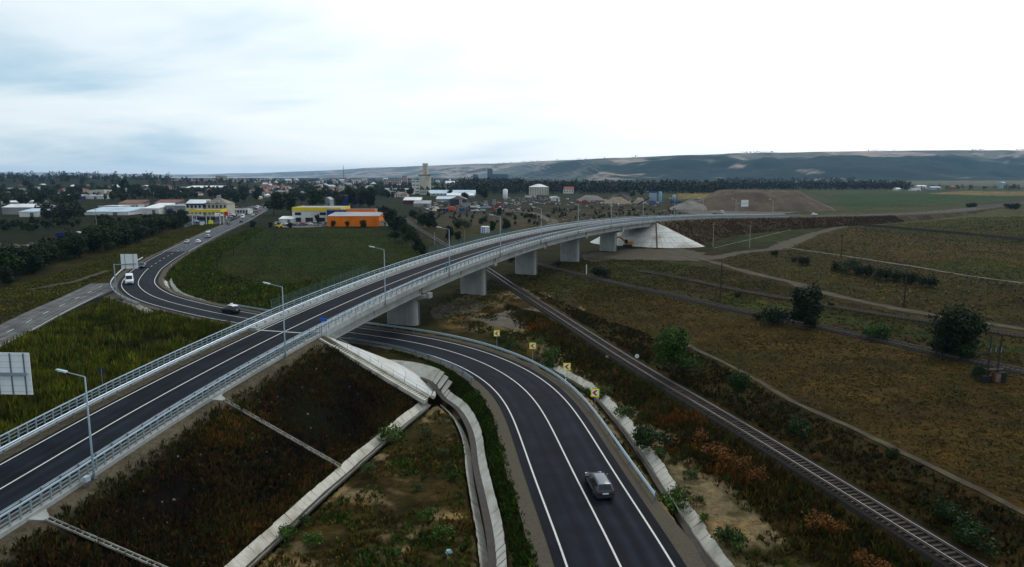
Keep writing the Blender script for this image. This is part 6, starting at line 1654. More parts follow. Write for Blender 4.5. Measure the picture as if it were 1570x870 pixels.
def trunk(name, seed, h, r, rad, limbs=5):
    rg = random.Random(seed); mb = MB()
    mb.tube([(0, 0, -.3), (0, 0, h * .25), (rg.uniform(-.05, .05) * h, rg.uniform(-.05, .05) * h, h * .72)], [rad * 1.25, rad, rad * .35], 7)
    for k in range(limbs):
        a = 2 * PI * k / limbs + rg.uniform(-.4, .4); z0 = h * rg.uniform(.22, .5); q = r * rg.uniform(.45, .75)
        mb.tube([(0, 0, z0), (q * .5 * math.cos(a), q * .5 * math.sin(a), z0 + h * .16), (q * math.cos(a), q * math.sin(a), z0 + h * rg.uniform(.22, .36))], [rad * .5, rad * .32, rad * .12], 5)
    return mb.mesh(name, M_BARK)
DG = (.012, .025, .005); MG = (.022, .045, .008); LG = (.040, .080, .010); OG = (.038, .046, .011); GG = (.040, .052, .032)
PROTO = {}
def proto(key, **kw):
    PROTO[key] = (trunk("trunk", kw["seed"], kw["h"], kw["r"], kw.pop("rad", .16)), crown("crown", **{k_: v for k_, v in kw.items()}, name="crown")) if False else None
def mk(key, seed, h, r, n, leaf, col, rad=.16, **kw):
    PROTO[key] = (trunk("trunk", seed, h, r, rad), crown("crown", seed, h, r, n, leaf, col, **kw), h)
mk("loose", 1, 8, 3.6, 7500, .20, LG, .14, lobes=20, base=.02, dense=.55)
mk("loose2", 2, 6, 2.2, 3200, .18, MG, .11, lobes=10, base=.25, dense=.6)
mk("dense", 3, 8, 3.9, 9500, .25, DG, .22, lobes=24, base=-.08, dense=.8)
mk("dense2", 4, 7, 3.1, 6500, .24, DG, .2, lobes=16, base=-.05, dense=.8)
for i, c in enumerate((DG, MG, DG, (.020, .036, .009), (.026, .036, .010))):
    mk(f"belt{i}", 20 + i, 8, 3.3 + .3 * (i % 2), 2600, .34, c, .2, lobes=11 + i, base=.05, dense=.8)
for i, c in enumerate((DG, MG, (.020, .032, .012), OG)):
    mk(f"town{i}", 40 + i, 10, 4.2, 1300, .62, c, .28, lobes=11, base=.12, dense=.85)
mk("poplar0", 60, 16, 2.6, 1300, .6, DG, .3, lobes=9, base=.05, shape="poplar"); mk("poplar1", 61, 14, 2.0, 1100, .55, MG, .3, lobes=8, base=.08, shape="poplar")
for i, c in enumerate((DG, MG, GG, (.040, .085, .010))):
    mk(f"bush{i}", 80 + i, 2.4, 1.9, 1700, .14, c, .06, lobes=9, shape="bush", dense=.7)
for i, c in enumerate(((.040, .075, .016), (.068, .115, .026), (.070, .095, .045), (.085, .088, .028))):
    mk(f"shrub{i}", 90 + i, 1.2, .8, 700, .075, c, .03, lobes=8, shape="bush", dense=.5)
def tree(key, label, x, y, h, group, width=1.0, cat="tree", name="tree", zoff=0.0):
    tr, cr, h0 = PROTO[key]; s = h / h0
    root = thing(name, label, cat, (x, y, tz(x, y) + zoff), random.uniform(0, 2 * PI), group, (s * width, s * width, s))
    link("trunk" if cat == "tree" else "stem", tr, root); link("crown" if cat == "tree" else "foliage", cr, root)
    return root
def tree_px(key, label, px, yb, yt, group, width=1.0, cat="tree", name="tree", z=0.0):
    x, y = gz(px, yb, z); g = tz(x, y); h = max(.5, atY(px, yt, y)[2] - g); return tree(key, label, x, y, h, group, width, cat, name)
GF_ = "trees and bushes of the right fields"
tree_px("loose", "loose light green tree beside the railway embankment", 1033, 576, 492, GF_, 1.05)
tree_px("loose2", "smaller light green tree between the railway and the field path", 1128, 622, 566, GF_, 1.05)
tree_px("dense2", "dark round-topped tree by the siding", 1232, 503, 439, GF_, 1.02)
tree_px("bush0", "dark bush at the foot of the dark round-topped tree", 1192, 498, 468, GF_, 1.0, "bush", "bush")
tree_px("dense", "biggest dark tree in the right field, beside the siding", 1467, 545, 466, GF_, 1.12)
tree_px("bush3", "yellow-green bush between the two dark field trees", 1346, 521, 494, GF_, 1.0, "bush", "bush")
tree_px("bush1", "green bush touching the foot of the twin transformer poles", 1502, 580, 556, GF_, .8, "bush", "bush")
tree_px("bush0", "round dark bush below the overpass piers", 918, 426, 405.5, GF_, 1.05, "bush", "bush")
rowb = [(1234, 407, 391, .9), (1218, 402, 392, .7), (1284, 417, 398, 1.0), (1304, 421, 395, .95), (1328, 425, 403, 1.0), (1352, 430, 407, .95), (1380, 434, 411, 1.0), (1400, 437, 415, .9), (1424, 442, 420, 1.05), (1189, 392, 383, .9)]
for i, (a, b, c, w) in enumerate(sorted(rowb)):
    tree_px("bush2" if i % 3 == 1 else "bush0", f"dark willow bush in the field row, {ordn[i]} from the left", a, b, c, "bush row in the right field", w, "bush", "bush")
for a, b, c, lab in [(1491, 320, 309, "lone dark bush before the far right road"), (1556, 322, 309, "dark bush at the far right edge of the road"), (1543, 318, 311, "low bush left of the rightmost dark bush"), (1230, 668, 640, "low dark bush on the slope beyond the railway"), (1462, 800, 768, "low dark bush in the hollow at the lower right"), (1500, 842, 800, "broad dark bush in the hollow at the lower right"), (1365, 700, 684, "small bush beside the field path"), (1000, 672, 648, "green bush between the broken ditch and the rust weeds"), (1130, 455, 447, "tiny bush near the lone wooden pole"), (1160, 490, 478, "green bush on the siding near the lone pole"), (1275, 470, 463, "tiny bush beside the middle field path"), (785, 402, 392, "dark bush at the foot of the second pier"), (855, 408, 400, "low dark bush between two piers")]:
    tree_px("bush1" if b > 600 else "bush0", lab, a, b, c, GF_, 1.05, "bush", "bush")
# tree belt left of the town road
belt_poly = poly_px([(3, 446), (58, 420), (107, 400), (178, 385), (229, 367), (290, 344), (272, 341), (205, 356), (150, 372), (110, 385), (75, 396), (3, 424)])
bp_ = np.array(belt_poly); rb = random.Random(5); pts = []
tries = 0
while len(pts) < 70 and tries < 6000:
    tries += 1
    x = rb.uniform(bp_[:, 0].min(), bp_[:, 0].max()); y = rb.uniform(bp_[:, 1].min(), bp_[:, 1].max())
    if inside(bp_, np.array([x]), np.array([y]))[0] and all(math.hypot(x - a, y - b) > 4.0 for a, b in pts): pts.append((x, y))
pts.sort(key=lambda p_: p_[0] / p_[1])
for i, (x, y) in enumerate(pts):
    tree(f"belt{i % 5}", f"dark bushy tree of the belt beside the town road, {nth(i)} from the left", x, y, rb.uniform(5.5, 9.5), "tree belt beside the town road", rb.uniform(1.0, 1.25))
# single trees one can name around the halls and the railway
NAMED = [("belt0", 600, 350, 318, 1.1), ("belt2", 611, 360, 326, 1.0), ("belt3", 622, 370, 340, 1.1), ("belt1", 632, 378, 351, 1.1), ("belt0", 641, 386, 362, 1.1), ("belt2", 648, 392, 374, 1.0), ("belt0", 593, 344, 314, 1.0), ("belt2", 586, 338, 313, 1.0), ("belt1", 606, 372, 352, 1.3)]
for i, (k_, a, b, c, w) in enumerate(sorted(NAMED, key=lambda t: t[1])):
    tree_px(k_, f"dark tree of the strip between crop field and railway, {ordn[i]} from the left", a, b, c, "trees between crop field and railway", w)
for k_, a, b, c, w, lab in [("belt2", 658, 350, 321, 1.15, "big round dark tree beyond the railway"), ("belt0", 646, 346, 327, 1.0, "dark tree touching the big round one beyond the railway"), ("belt3", 633, 337, 320, 1.0, "small dark tree beyond the railway, left of the big round one"), ("belt1", 668, 352, 341, 1.0, "low bush right of the big round tree"),
                            ("belt0", 690, 368, 344, .9, "dark tree by the railway signal post"), ("belt2", 702, 370, 353, 1.1, "low dark bush by the railway signal post"), ("bush2", 708, 350, 334, 1.2, "grey-green willow bush on the waste ground"), ("bush2", 741, 343, 330, .9, "pale willow bush on the waste ground"), ("belt0", 755, 355, 337, 1.0, "dark tree hiding the container cabin"), ("belt4", 776, 354, 333, .9, "narrow green tree right of the container cabin"), ("belt0", 766, 330, 318, 1.2, "dark bush in front of the slim white silo"), ("bush0", 809, 334, 326, 1.1, "dark bush beside the winding gravel road"), ("bush0", 780, 331, 325, 1.2, "low bush by the pale yard"),
                            ("belt2", 388, 350, 337, 1.3, "round tree at the corner of the crop field"), ("belt0", 415, 350, 340, 1.1, "low tree at the crop field edge"), ("belt2", 511, 348, 337, 1.0, "round bush before the orange hall, on its left end"), ("belt0", 533, 348, 338, 1.0, "round bush before the middle of the orange hall"), ("belt2", 557, 349, 336, 1.3, "wide dark bush before the right end of the orange hall"), ("belt0", 444, 350, 341, 1.5, "hedge-like bush before the showroom"), ("town0", 487, 343, 328, .7, "slim dark tree before the showroom"), ("belt2", 252.5, 326, 313.5, 1.15, "round dark tree before the grey warehouse"), ("poplar0", 190, 304, 276, 1.2, "dark poplar among the left trees"), ("poplar1", 197, 303, 279, 1.2, "second dark poplar among the left trees"),
                            ("town2", 420, 330, 290, 1.1, "big dark tree beside the upper town road"), ("town0", 446, 327, 299, 1.0, "dark tree behind the white showroom, left end"), ("town1", 486, 318, 289, 1.1, "green tree behind the white showroom"), ("town0", 540, 318, 285, 1.1, "tall dark tree before the blue hall"), ("town2", 552, 320, 289, 1.0, "tall dark tree right of the blue hall"), ("town0", 566, 321, 286, 1.0, "tall dark tree above the orange hall"), ("town3", 520, 318, 292, .9, "olive tree left of the blue hall"), ("town2", 463, 312, 296, 1.2, "green tree among houses left of the blue hall"),
                            ("town0", 690, 301, 290, 1.2, "green tree before the blue roofed store"), ("town3", 713, 306, 292, 1.3, "light olive tree in the scrap yard"), ("town0", 743, 306, 288, 1.1, "dark tree at the edge of the scrap yard"), ("town2", 656, 302, 294, 1.2, "dark tree at the foot of the grain silo"), ("town0", 738, 302, 284, 1.2, "second dark tree at the edge of the scrap yard"), ("belt2", 826, 303, 299, 1.6, "dark bush below the four-storey block"), ("town0", 984, 300, 292, 1.2, "tree hiding the reddish roofed house"), ("town1", 970, 302, 294, 1.3, "tree left of the reddish roofed house"), ("town2", 1106, 302, 297, 1.5, "dark bush left of the gravel mound top")]:
    tree_px(k_, lab, a, b, c, "trees around the halls and yards", w, "bush" if k_.startswith("bush") else "tree", "bush" if k_.startswith("bush") else "tree")
# more trees of the town edge
rt_ = random.Random(21); tp = []
def too_close(px, py):
    x, y = gz(px, py)
    if LOW.near(np.array([x]), np.array([y]))[0][0] < 14: return True
    return False
TZONES = [([(0, 356), (75, 358), (130, 352), (200, 345), (200, 336), (75, 342), (0, 346)], 30, "in the low row before the left halls", (3.5, 5.5)),
          ([(0, 316), (130, 318), (130, 308), (0, 306)], 22, "behind the white steel hall", (9, 13)), ([(165, 312), (290, 308), (290, 294), (165, 292)], 30, "behind the brown-red roofs", (10, 15)),
          ([(0, 305), (200, 303), (200, 288), (0, 287)], 44, "on the far left rise", (10, 15)), ([(340, 318), (415, 310), (415, 292), (330, 292)], 20, "left of the upper town road", (10, 14)), ([(425, 312), (600, 306), (600, 291), (425, 291)], 32, "behind the trade halls", (9, 14)), ([(600, 300), (632, 300), (632, 289), (590, 288)], 7, "left of the grain silo", (9, 13))]
for poly, cnt, zone_, (h0, h1) in TZONES:
    P_ = np.array(poly_px(poly)); n_ = 0; t_ = 0
    while n_ < cnt and t_ < 3000:
        t_ += 1; px = rt_.uniform(min(p_[0] for p_ in poly), max(p_[0] for p_ in poly)); py = rt_.uniform(min(p_[1] for p_ in poly), max(p_[1] for p_ in poly))
        x, y = gz(px, py)
        if not inside(P_, np.array([x]), np.array([y]))[0] or too_close(px, py): continue
        if any(abs(px - a) < 2.6 and abs(py - b) < 2 for a, b, _h, _z in tp): continue
        tp.append((px, py, rt_.uniform(h0, h1), zone_)); n_ += 1
tp.sort()
zc_n = {}
for px, py, h_, zone_ in tp:
    i = zc_n.get(zone_, 0); zc_n[zone_] = i + 1
    x, y = gz(px, py); tree(rt_.choice(["town0", "town1", "town2", "town3", "town0"]), f"leafy tree {zone_}, {nth(i)} of them from the left", x, y, h_, "trees between the roofs of the town edge", rt_.uniform(.9, 1.35))

# ------------------------------------------------------------------ far woods as one mass each
def wood(name, label, px0, px1, yb, dep, ntree, h, seed, col, q=26, leaf=2.0, jig=1.0):
    rg = np.random.default_rng(seed); VV = []; FF = []; CC = []; o = 0
    px = rg.uniform(px0, px1, ntree); xs_, Ys = [], []
    d0 = depth(yb)
    Y = d0 + rg.uniform(0, 1, ntree) ** 1.3 * dep; X = (px - 785) / FPX * Y * 1.008
    H = h * rg.uniform(.7, 1.25, ntree); W = H * rg.uniform(.28, .42, ntree)
    n = ntree * q; t = np.repeat(np.arange(ntree), q)
    d = rg.normal(size=(n, 3)); d /= np.linalg.norm(d, axis=1)[:, None]; rad = rg.uniform(0, 1, n) ** .35
    G_ = terrain(X, Y); P = np.column_stack([X[t], Y[t], G_[t] + H[t] * .52]) + d * rad[:, None] * np.column_stack([W[t], W[t], H[t] * .5])
    tone = np.repeat(rg.uniform(.6, 1.5, ntree), q); c = np.array(col)[None] * tone[:, None] * rg.uniform(.75, 1.3, (n, 1)); c[:, 0] *= np.repeat(rg.uniform(.7, 1.5, ntree), q); c *= np.array((.6, .6, .35))
    V, F, C = leaf_quads(P, d, leaf, rg, c)
    return stuff(link(name, tri_mesh(name, V, F, M_LEAF, C)), label, "woods")
wood("far_woods", "dark green wood behind the yards in the middle distance", 700, 1112, 297, 420, 900, 17, 1, (.014, .024, .009), 26, 2.3)
wood("far_woods", "taller dark wood patch above the middle distance", 708, 800, 291, 300, 160, 20, 2, (.018, .030, .010), 26, 2.6)
wood("far_woods", "dark wood left of the right fields", 1075, 1385, 291, 260, 520, 15, 3, (.013, .021, .010), 26, 2.3)
wood("far_woods", "low trees along the far right field edge", 1385, 1800, 291, 40, 70, 9, 4, (.015, .024, .010), 26, 1.5)
wood("far_woods", "hazy tree line before the far valley fields", 1100, 1300, 281, 300, 120, 20, 6, (.016, .026, .012), 20, 3)
wood("far_woods", "greenery spread over the distant left town", -250, 700, 289, 700, 420, 9, 7, (.016, .028, .011), 20, 2.3)
wood("far_woods", "greenery on the rise at the left skyline", -250, 270, 285, 700, 620, 19, 8, (.014, .025, .010), 24, 2.6)
wood("far_woods", "hazy greenery beyond the distant town", 200, 760, 279.5, 900, 340, 12, 9, (.018, .028, .013), 16, 3)
wood("town_greenery", "dense greenery filling the gaps behind the left tree belt", 66, 132, 336, 90, 45, 7.5, 21, (.012, .023, .006), 70, 1.0)
wood("town_greenery", "greenery between the left halls and the far houses", -120, 300, 306, 260, 140, 8, 22, (.014, .026, .007), 60, 1.2)
wood("town_greenery", "greenery left of the upper town road", 230, 385, 303, 420, 90, 8, 23, (.012, .022, .007), 60, 1.5)
wood("town_greenery", "greenery behind the trade halls", 425, 610, 306, 420, 110, 8, 24, (.013, .023, .008), 60, 1.5)
wood("town_greenery", "greenery around the grain silo and yards", 585, 760, 299, 300, 90, 10, 25, (.013, .023, .008), 50, 1.5)
wood("tree_belt_greenery", "tree belt going on beyond the left picture edge", -620, -4, 428, 60, 90, 8, 28, (.014, .027, .007), 160, .45)
wood("field_bushes", "scrub on the rough ground behind the overpass", 800, 1040, 338, 130, 90, 2.6, 26, (.022, .030, .010), 40, .5)
wood("field_bushes", "scrub on the waste ground between railway and yards", 640, 830, 346, 150, 60, 2.4, 27, (.022, .032, .012), 40, .5)
# clumps on the hill crest
rg = np.random.default_rng(5); top_i = np.arange((hm - 2) * hn, (hm - 1) * hn)
sel = [i for i in top_i if 760 < 785 + FPX * HV[i, 0] / (HV[i, 1] * 1.011) < 1600]
P = np.repeat(HV[sel], 10, 0) + rg.normal(size=(len(sel) * 10, 3)) * np.array((14, 14, 1.5)); keep = fnoise(P[:, 0], P[:, 1], 130, 4) > .05; P = P[keep]; P[:, 2] += 3 + rg.uniform(0, 5, len(P))
V, F, C = leaf_quads(P, rg.normal(size=P.shape), 5.0, rg, np.tile((.016, .026, .013), (len(P), 1)))
stuff(link("crest_woods", tri_mesh("crest_woods", V, F, M_LEAF, C)), "thin tree clumps along the hill crest", "woods")

# ================================================================== weeds, reeds, grass
def tufts(name, label, X, Y, Z, H, W, col, nb, seed, lean=.5, cat="weeds", wob=.5, gain=(.52, .50, .22)):
    rg = np.random.default_rng(seed); n = len(X); t = np.repeat(np.arange(n), nb); m = n * nb
    a = rg.uniform(0, 2 * PI, m); r0 = rg.uniform(0, .35, m) * W[t]
    base = np.column_stack([X[t] + r0 * np.cos(a), Y[t] + r0 * np.sin(a), Z[t] - .04])
    h = H[t] * rg.uniform(.5, 1.15, m); b = a + rg.normal(size=m) * .7; out = h * lean * rg.uniform(.1, 1.0, m) + W[t] * .25
    tip = base + np.column_stack([np.cos(b) * out, np.sin(b) * out, h])
    ca = rg.uniform(0, PI, m); ww = W[t] * rg.uniform(.10, .26, m)
    side = np.column_stack([np.cos(ca) * ww, np.sin(ca) * ww, np.zeros(m)])
    midp = base * .45 + tip * .55 + np.column_stack([np.zeros(m), np.zeros(m), h * .10])
    V = np.stack([base, midp + side, tip, midp - side], 1).reshape(-1, 3); F = np.arange(4 * m).reshape(m, 4)
    c = col[t] * np.array(gain) * rg.uniform(1 - wob, 1 + wob, (m, 1)); C = np.repeat(np.clip(c, .002, .6), 4, 0)
    return stuff(link(name, tri_mesh(name, V, F, M_GRASSM, C)), label, cat)
def palette(rg, n, cols, probs): 
    idx = rg.choice(len(cols), n, p=np.array(probs) / sum(probs)); return np.array(cols)[idx]
def fill(poly, dens, seed):
    P = np.array(poly); lo, hi = P.min(0), P.max(0); n = int((hi - lo).prod() * dens); rg = np.random.default_rng(seed)
    X = rg.uniform(lo[0], hi[0], n); Y = rg.uniform(lo[1], hi[1], n); m = inside(P, X, Y); return X[m], Y[m], rg
def clear(X, Y, low=6.0, rail=2.4, dit=1.1, track=1.4, old=4.4, deck=None):
    k = (LOW.near(X, Y)[0] > low) & (RAIL.near(X, Y)[0] > rail) & (RAIL2.near(X, Y)[0] > rail) & (OLD.near(X, Y)[0] > old)
    for L in (DT1, DT2, DT3, DT4, DT5): k &= L.near(X, Y)[0] > dit
    for L in TRACKS.values(): k &= L.near(X, Y)[0] > track
    return k
RUST = (.14, .050, .013); BRN = (.060, .036, .015); DBR = (.026, .017, .009); STR = (.120, .085, .034); GRN = (.030, .052, .010); LGR = (.055, .085, .016); DGN = (.015, .028, .007); GRY = (.070, .080, .050)
# tall reeds left of the approach
X, Y, rg = fill(poly_px([(-420, 740), (-120, 592), (-20, 545), (60, 512), (168, 462), (240, 478), (395, 505), (470, 500), (300, 560), (0, 720), (-300, 960)]), 7.0, 1)
dd, od, sd = DECK.near(X, Y); k = clear(X, Y, 7.5, 3, 2.6, 1, 5.2) & ~inside(np.array(poly_px([(155, 460), (176, 446), (215, 455), (206, 468), (178, 466)])), X, Y) & (od < -8.2); X, Y, od = X[k], Y[k], od[k]
nz_ = fnoise(X, Y, 6, 41)
kk = rg.uniform(-.6, 1, len(X)) < .35 + 1.6 * fnoise(X * .45, Y * 1.5, 4.5, 43); X, Y, nz_, od = X[kk], Y[kk], nz_[kk], od[kk]
H = (1.35 + .45 * nz_ + rg.normal(size=len(X)) * .2).clip(.5, 2.4); zz = terrain(X, Y)
slope = np.interp(np.zeros(len(X)), [0, 1], [0, 0])
_, _, sdx = DECK.near(X, Y); dz_ = np.interp(sdx, DECK.s, DECK.P[:, 2]); toe = 7.4 + np.maximum(.8, 1.7 * (dz_ + .6)); fz = np.clip((-od - 7.4) / (toe - 7.4), 0, 1); zb = (dz_ - .4) * (1 - fz) - .6 * fz
zz = np.where(sdx < S_AB0, np.maximum(zz, zb), zz)
C = palette(rg, len(X), [(.062, .088, .014), (.040, .062, .010), (.090, .105, .020), (.095, .070, .022)], [5, 3, 3, 2.2]) * (1 + .3 * nz_[:, None] + .65 * fnoise(X, Y, 3.0, 44)[:, None]).clip(.2, 3)
tufts("reed_bed", "tall green reeds filling the ground left of the approach", X, Y, zz, H, np.full(len(X), .42), C, 6, 2, .22, "reeds", .65, (.92, .86, .30))
# bank weeds on the near slope
rg = np.random.default_rng(3); n = 21000; q = rg.uniform(-96, S_AB0 - 1.8, n); o = 7.6 + rg.uniform(0, 1, n) ** .9 * 13.2
zt = np.interp(q, DECK.s, DECK.P[:, 2]) - .39; f = (o - 7.4) / 13.6; Z = zt * (1 - f) - 2.35 * f
px_, py_ = np.interp(q, DECK.s, DECK.P[:, 0]) + np.interp(q, DECK.s, DECK.n[:, 0]) * o, np.interp(q, DECK.s, DECK.P[:, 1]) + np.interp(q, DECK.s, DECK.n[:, 1]) * o
n1 = fnoise(px_, py_, 7, 81); n2 = fnoise(px_, py_, 6, 83)
keep = (np.abs(q + 56.6) > .5) & (np.abs(q + 80.4) > .5) & (rg.uniform(0, 1, n) < .45 + .4 * n1 + .3 * (f < .18) + .25 * (f > .85))
keep &= ~((f < .10) & (rg.uniform(0, 1, n) < .6))
C = palette(rg, n, [DBR, BRN, (.078, .042, .015), DGN, GRN, (.062, .054, .020)], [5, 4, 2.2, 2, 1.6, 1.8]); zone_ = smoothstep(-78, -52, q) * smoothstep(.75, .25, f) + .6 * smoothstep(.8, .97, f)
C = C * (1 + .55 * n1[:, None] + .35 * fnoise(px_, py_, 14, 87)[:, None]).clip(.15, 3) * (1 + zone_[:, None] * np.array((1.2, .95, .5)))
gm = (f < .16) & (rg.uniform(0, 1, n) < .55); C[gm] = palette(rg, gm.sum(), [OLIVE, LGR, GRN], [2, 1, 2])
tufts("bank_weeds", "dark brown and rusty weeds covering the near bank", px_[keep], py_[keep], Z[keep], (rg.uniform(.18, .75, n) * (1 + .3 * n1))[keep], np.full(keep.sum(), .32), C[keep], 6, 4, .5, gain=(.62, .52, .30))
rg = np.random.default_rng(33); n = 5200; q = rg.uniform(-96, S_AB0 - 2, n); f = rg.uniform(.04, .98, n); o = 7.4 + f * 13.6
zt = np.interp(q, DECK.s, DECK.P[:, 2]) - .39; Z = zt * (1 - f) - 2.6 * f
px_, py_ = np.interp(q, DECK.s, DECK.P[:, 0]) + np.interp(q, DECK.s, DECK.n[:, 0]) * o, np.interp(q, DECK.s, DECK.P[:, 1]) + np.interp(q, DECK.s, DECK.n[:, 1]) * o
kk = (fnoise(px_, py_, 5, 86) > -.1) & (np.abs(q + 56.6) > .6) & (np.abs(q + 80.4) > .6)
tufts("dry_stalks", "thin dry stalks standing on the near bank", px_[kk], py_[kk], Z[kk], rg.uniform(.35, .95, kk.sum()), np.full(kk.sum(), .14), palette(rg, kk.sum(), [(.12, .085, .040), (.080, .050, .020), (.060, .068, .022)], [2, 3, 1.5]), 4, 34, .35, gain=(.4, .34, .22))
rg = np.random.default_rng(35); n = 130; q = rg.uniform(-92, S_AB0 - 3, n); f = rg.uniform(.1, .97, n); o = 7.4 + f * 13.6; mb = MB()
for q_, f_, o_ in zip(q, f, o):
    p_ = DECK.at(q_, o_); z_ = (p_[2] - .43) * (1 - f_) - 2.6 * f_; s_ = rg.uniform(.06, .2); mb.box((p_[0], p_[1], z_ + s_ * .35), (s_, s_ * 1.3, s_ * .8), rg.uniform(0, 3), .6)
stuff(mb.build("stone_debris", mat("pale_stones", (.30, .29, .26), .9, .2, 3)), "pale stones and litter scattered on the near bank", "stones")
# weeds of the far bank
rg = np.random.default_rng(31); n = 9000; q = rg.uniform(S_AB1 + 2, 420, n); ff = rg.uniform(0.03, 1, n); zd = np.interp(q, DECK.s, DECK.P[:, 2]); toe = 7.4 + 1.65 * np.maximum(.4, zd + .5); o = 7.4 + ff * (toe - 7.4)
px_ = np.interp(q, DECK.s, DECK.P[:, 0]) + np.interp(q, DECK.s, DECK.n[:, 0]) * o; py_ = np.interp(q, DECK.s, DECK.P[:, 1]) + np.interp(q, DECK.s, DECK.n[:, 1]) * o
tufts("bank_weeds", "brown weeds on the far bank beyond the cone", px_, py_, (zd - .39) * (1 - ff) - .5 * ff, rg.uniform(.2, .7, n), np.full(n, .6), palette(rg, n, [(.055, .038, .022), BRN, (.075, .055, .028), OLIVE], [3, 3, 2, 1]), 4, 32, .6, gain=(.95, .8, .5))
# low ground in the triangle
X, Y, rg = fill(poly_px([(672, 628), (640, 655), (380, 880), (250, 1000), (760, 1000), (735, 860), (716, 730), (700, 650)], -2.2), 9.0, 5)
nA = fnoise(X, Y, 5, 51); nB = fnoise(X, Y, 3.2, 52)
k = clear(X, Y, 6.2) & (rg.uniform(0, 1, len(X)) < .42 + .55 * nA); X, Y, nA, nB = X[k], Y[k], nA[k], nB[k]
C = np.where((nB > .15)[:, None], palette(rg, len(X), [GRN, LGR, GRY, DGN], [4, 2, 2, 1]), palette(rg, len(X), [BRN, STR, (.085, .045, .018), GRN], [4, 2, 2, 1]))
tufts("weeds", "mixed green and brown weeds on the low ground between the ditches", X, Y, terrain(X, Y), (.30 + .22 * nA + rg.uniform(0, .25, len(X))).clip(.1, 1), np.full(len(X), .34), C, 7, 6, .6, gain=(.95, 1.05, .40))
# green strip between the middle ditch and the lower road, and beside the stairs
s_lo = LOW.s[(LOW.P[:, 1] > 30) & (LOW.P[:, 1] < 118) & (LOW.P[:, 0] > -24)]
rg = np.random.default_rng(8); n = 13000; q = rg.uniform(s_lo.min(), s_lo.max(), n); o = -rg.uniform(6.0, 9.4, n)
px_ = np.interp(q, LOW.s, LOW.P[:, 0]) + np.interp(q, LOW.s, LOW.n[:, 0]) * o; py_ = np.interp(q, LOW.s, LOW.P[:, 1]) + np.interp(q, LOW.s, LOW.n[:, 1]) * o
k = (DT2.near(px_, py_)[0] > 1.45) & (DT1.near(px_, py_)[0] > 1.6); _ap = DECK.at(S_AB0, 6.35); k &= (np.hypot(px_ - _ap[0], py_ - _ap[1]) > 15.5) & (DECK.near(px_, py_)[1] > 7)
px_, py_ = px_[k], py_[k]; n = len(px_); nA = fnoise(px_, py_, 4, 55)
tufts("roadside_grass", "dark green grass strip between the middle ditch and the road", px_, py_, terrain(px_, py_), .26 + .12 * nA + rg.uniform(0, .2, n), np.full(n, .30), palette(rg, n, [DGN, GRN, (.045, .068, .014), BRN], [4, 4, 2, .6 ]) * (1 + .3 * nA[:, None]), 6, 9, .6, "grass", gain=(.95, 1.05, .30))
# strip between the lower road and the railway
X, Y, rg = fill(poly_px([(700, 500), (780, 470), (860, 492), (1000, 585), (1130, 665), (1480, 900), (1500, 1000), (1130, 1000), (1000, 760), (905, 610), (800, 535)]), 9.0, 11)
dr, orr, _ = RAIL.near(X, Y); dl, ol, _ = LOW.near(X, Y); d3 = DT3.near(X, Y)[0]
nA = fnoise(X, Y, 5, 61); nB = fnoise(X, Y, 7, 62); nC = fnoise(X, Y, 4, 63)
railside = smoothstep(12, 5, dr)
k = (dr > 2.5) & (dl > 5.9) & (d3 > 1.35) & (orr < 0) & (rg.uniform(0, 1, len(X)) < .12 + .5 * nA + .75 * railside)
X, Y, nA, nB, nC, railside, dr = (v[k] for v in (X, Y, nA, nB, nC, railside, dr))
C = palette(rg, len(X), [GRN, (.045, .062, .018), BRN, OLIVE, STR, GRY], [3, 2, 3, 2, 1.2, 1.2])
rm_ = (nB > .38) & (nC > .0) & (dr < 10); C[rm_] = palette(rg, rm_.sum(), [RUST, (.19, .075, .02), BRN], [3, 2, 3])
dm = (dr < 9) & ~rm_; C[dm] = palette(rg, dm.sum(), [BRN, (.060, .048, .018), GRN, DBR, STR], [3, 3, 2, 2, .8])
tufts("weeds", "brown, green and rusty weeds between the road and the railway", X, Y, terrain(X, Y), (.26 + .35 * railside + .2 * nA + rg.uniform(0, .25, len(X))).clip(.1, 1.2), np.full(len(X), .36), C, 7, 12, .55, gain=(.80, .80, .30))
# beyond the railway to the field path
X, Y, rg = fill(poly_px([(800, 440), (900, 480), (1010, 520), (1090, 555), (1230, 625), (1420, 715), (1660, 850), (1800, 1000), (1520, 1000), (1450, 860), (1130, 660), (960, 555), (850, 480)]), 6.5, 14)
dr, orr, _ = RAIL.near(X, Y); nA = fnoise(X, Y, 6, 64); nB = fnoise(X, Y, 8, 65)
k = (dr > 2.5) & (orr > 0) & clear(X, Y, 6) & (rg.uniform(0, 1, len(X)) < .65 + .4 * nA); X, Y, nA, nB = X[k], Y[k], nA[k], nB[k]
C = palette(rg, len(X), [BRN, DBR, OLIVE, DGN, (.075, .055, .024)], [3, 3, 2, 3, 2]); rm_ = nB > .5; C[rm_] = palette(rg, rm_.sum(), [RUST, BRN], [1, 2])
tufts("weeds", "dark weeds between the railway and the field path", X, Y, terrain(X, Y), (.32 + .2 * nA + rg.uniform(0, .25, len(X))).clip(.1, 1), np.full(len(X), .42), C, 6, 15, .55, gain=(.62, .60, .25))
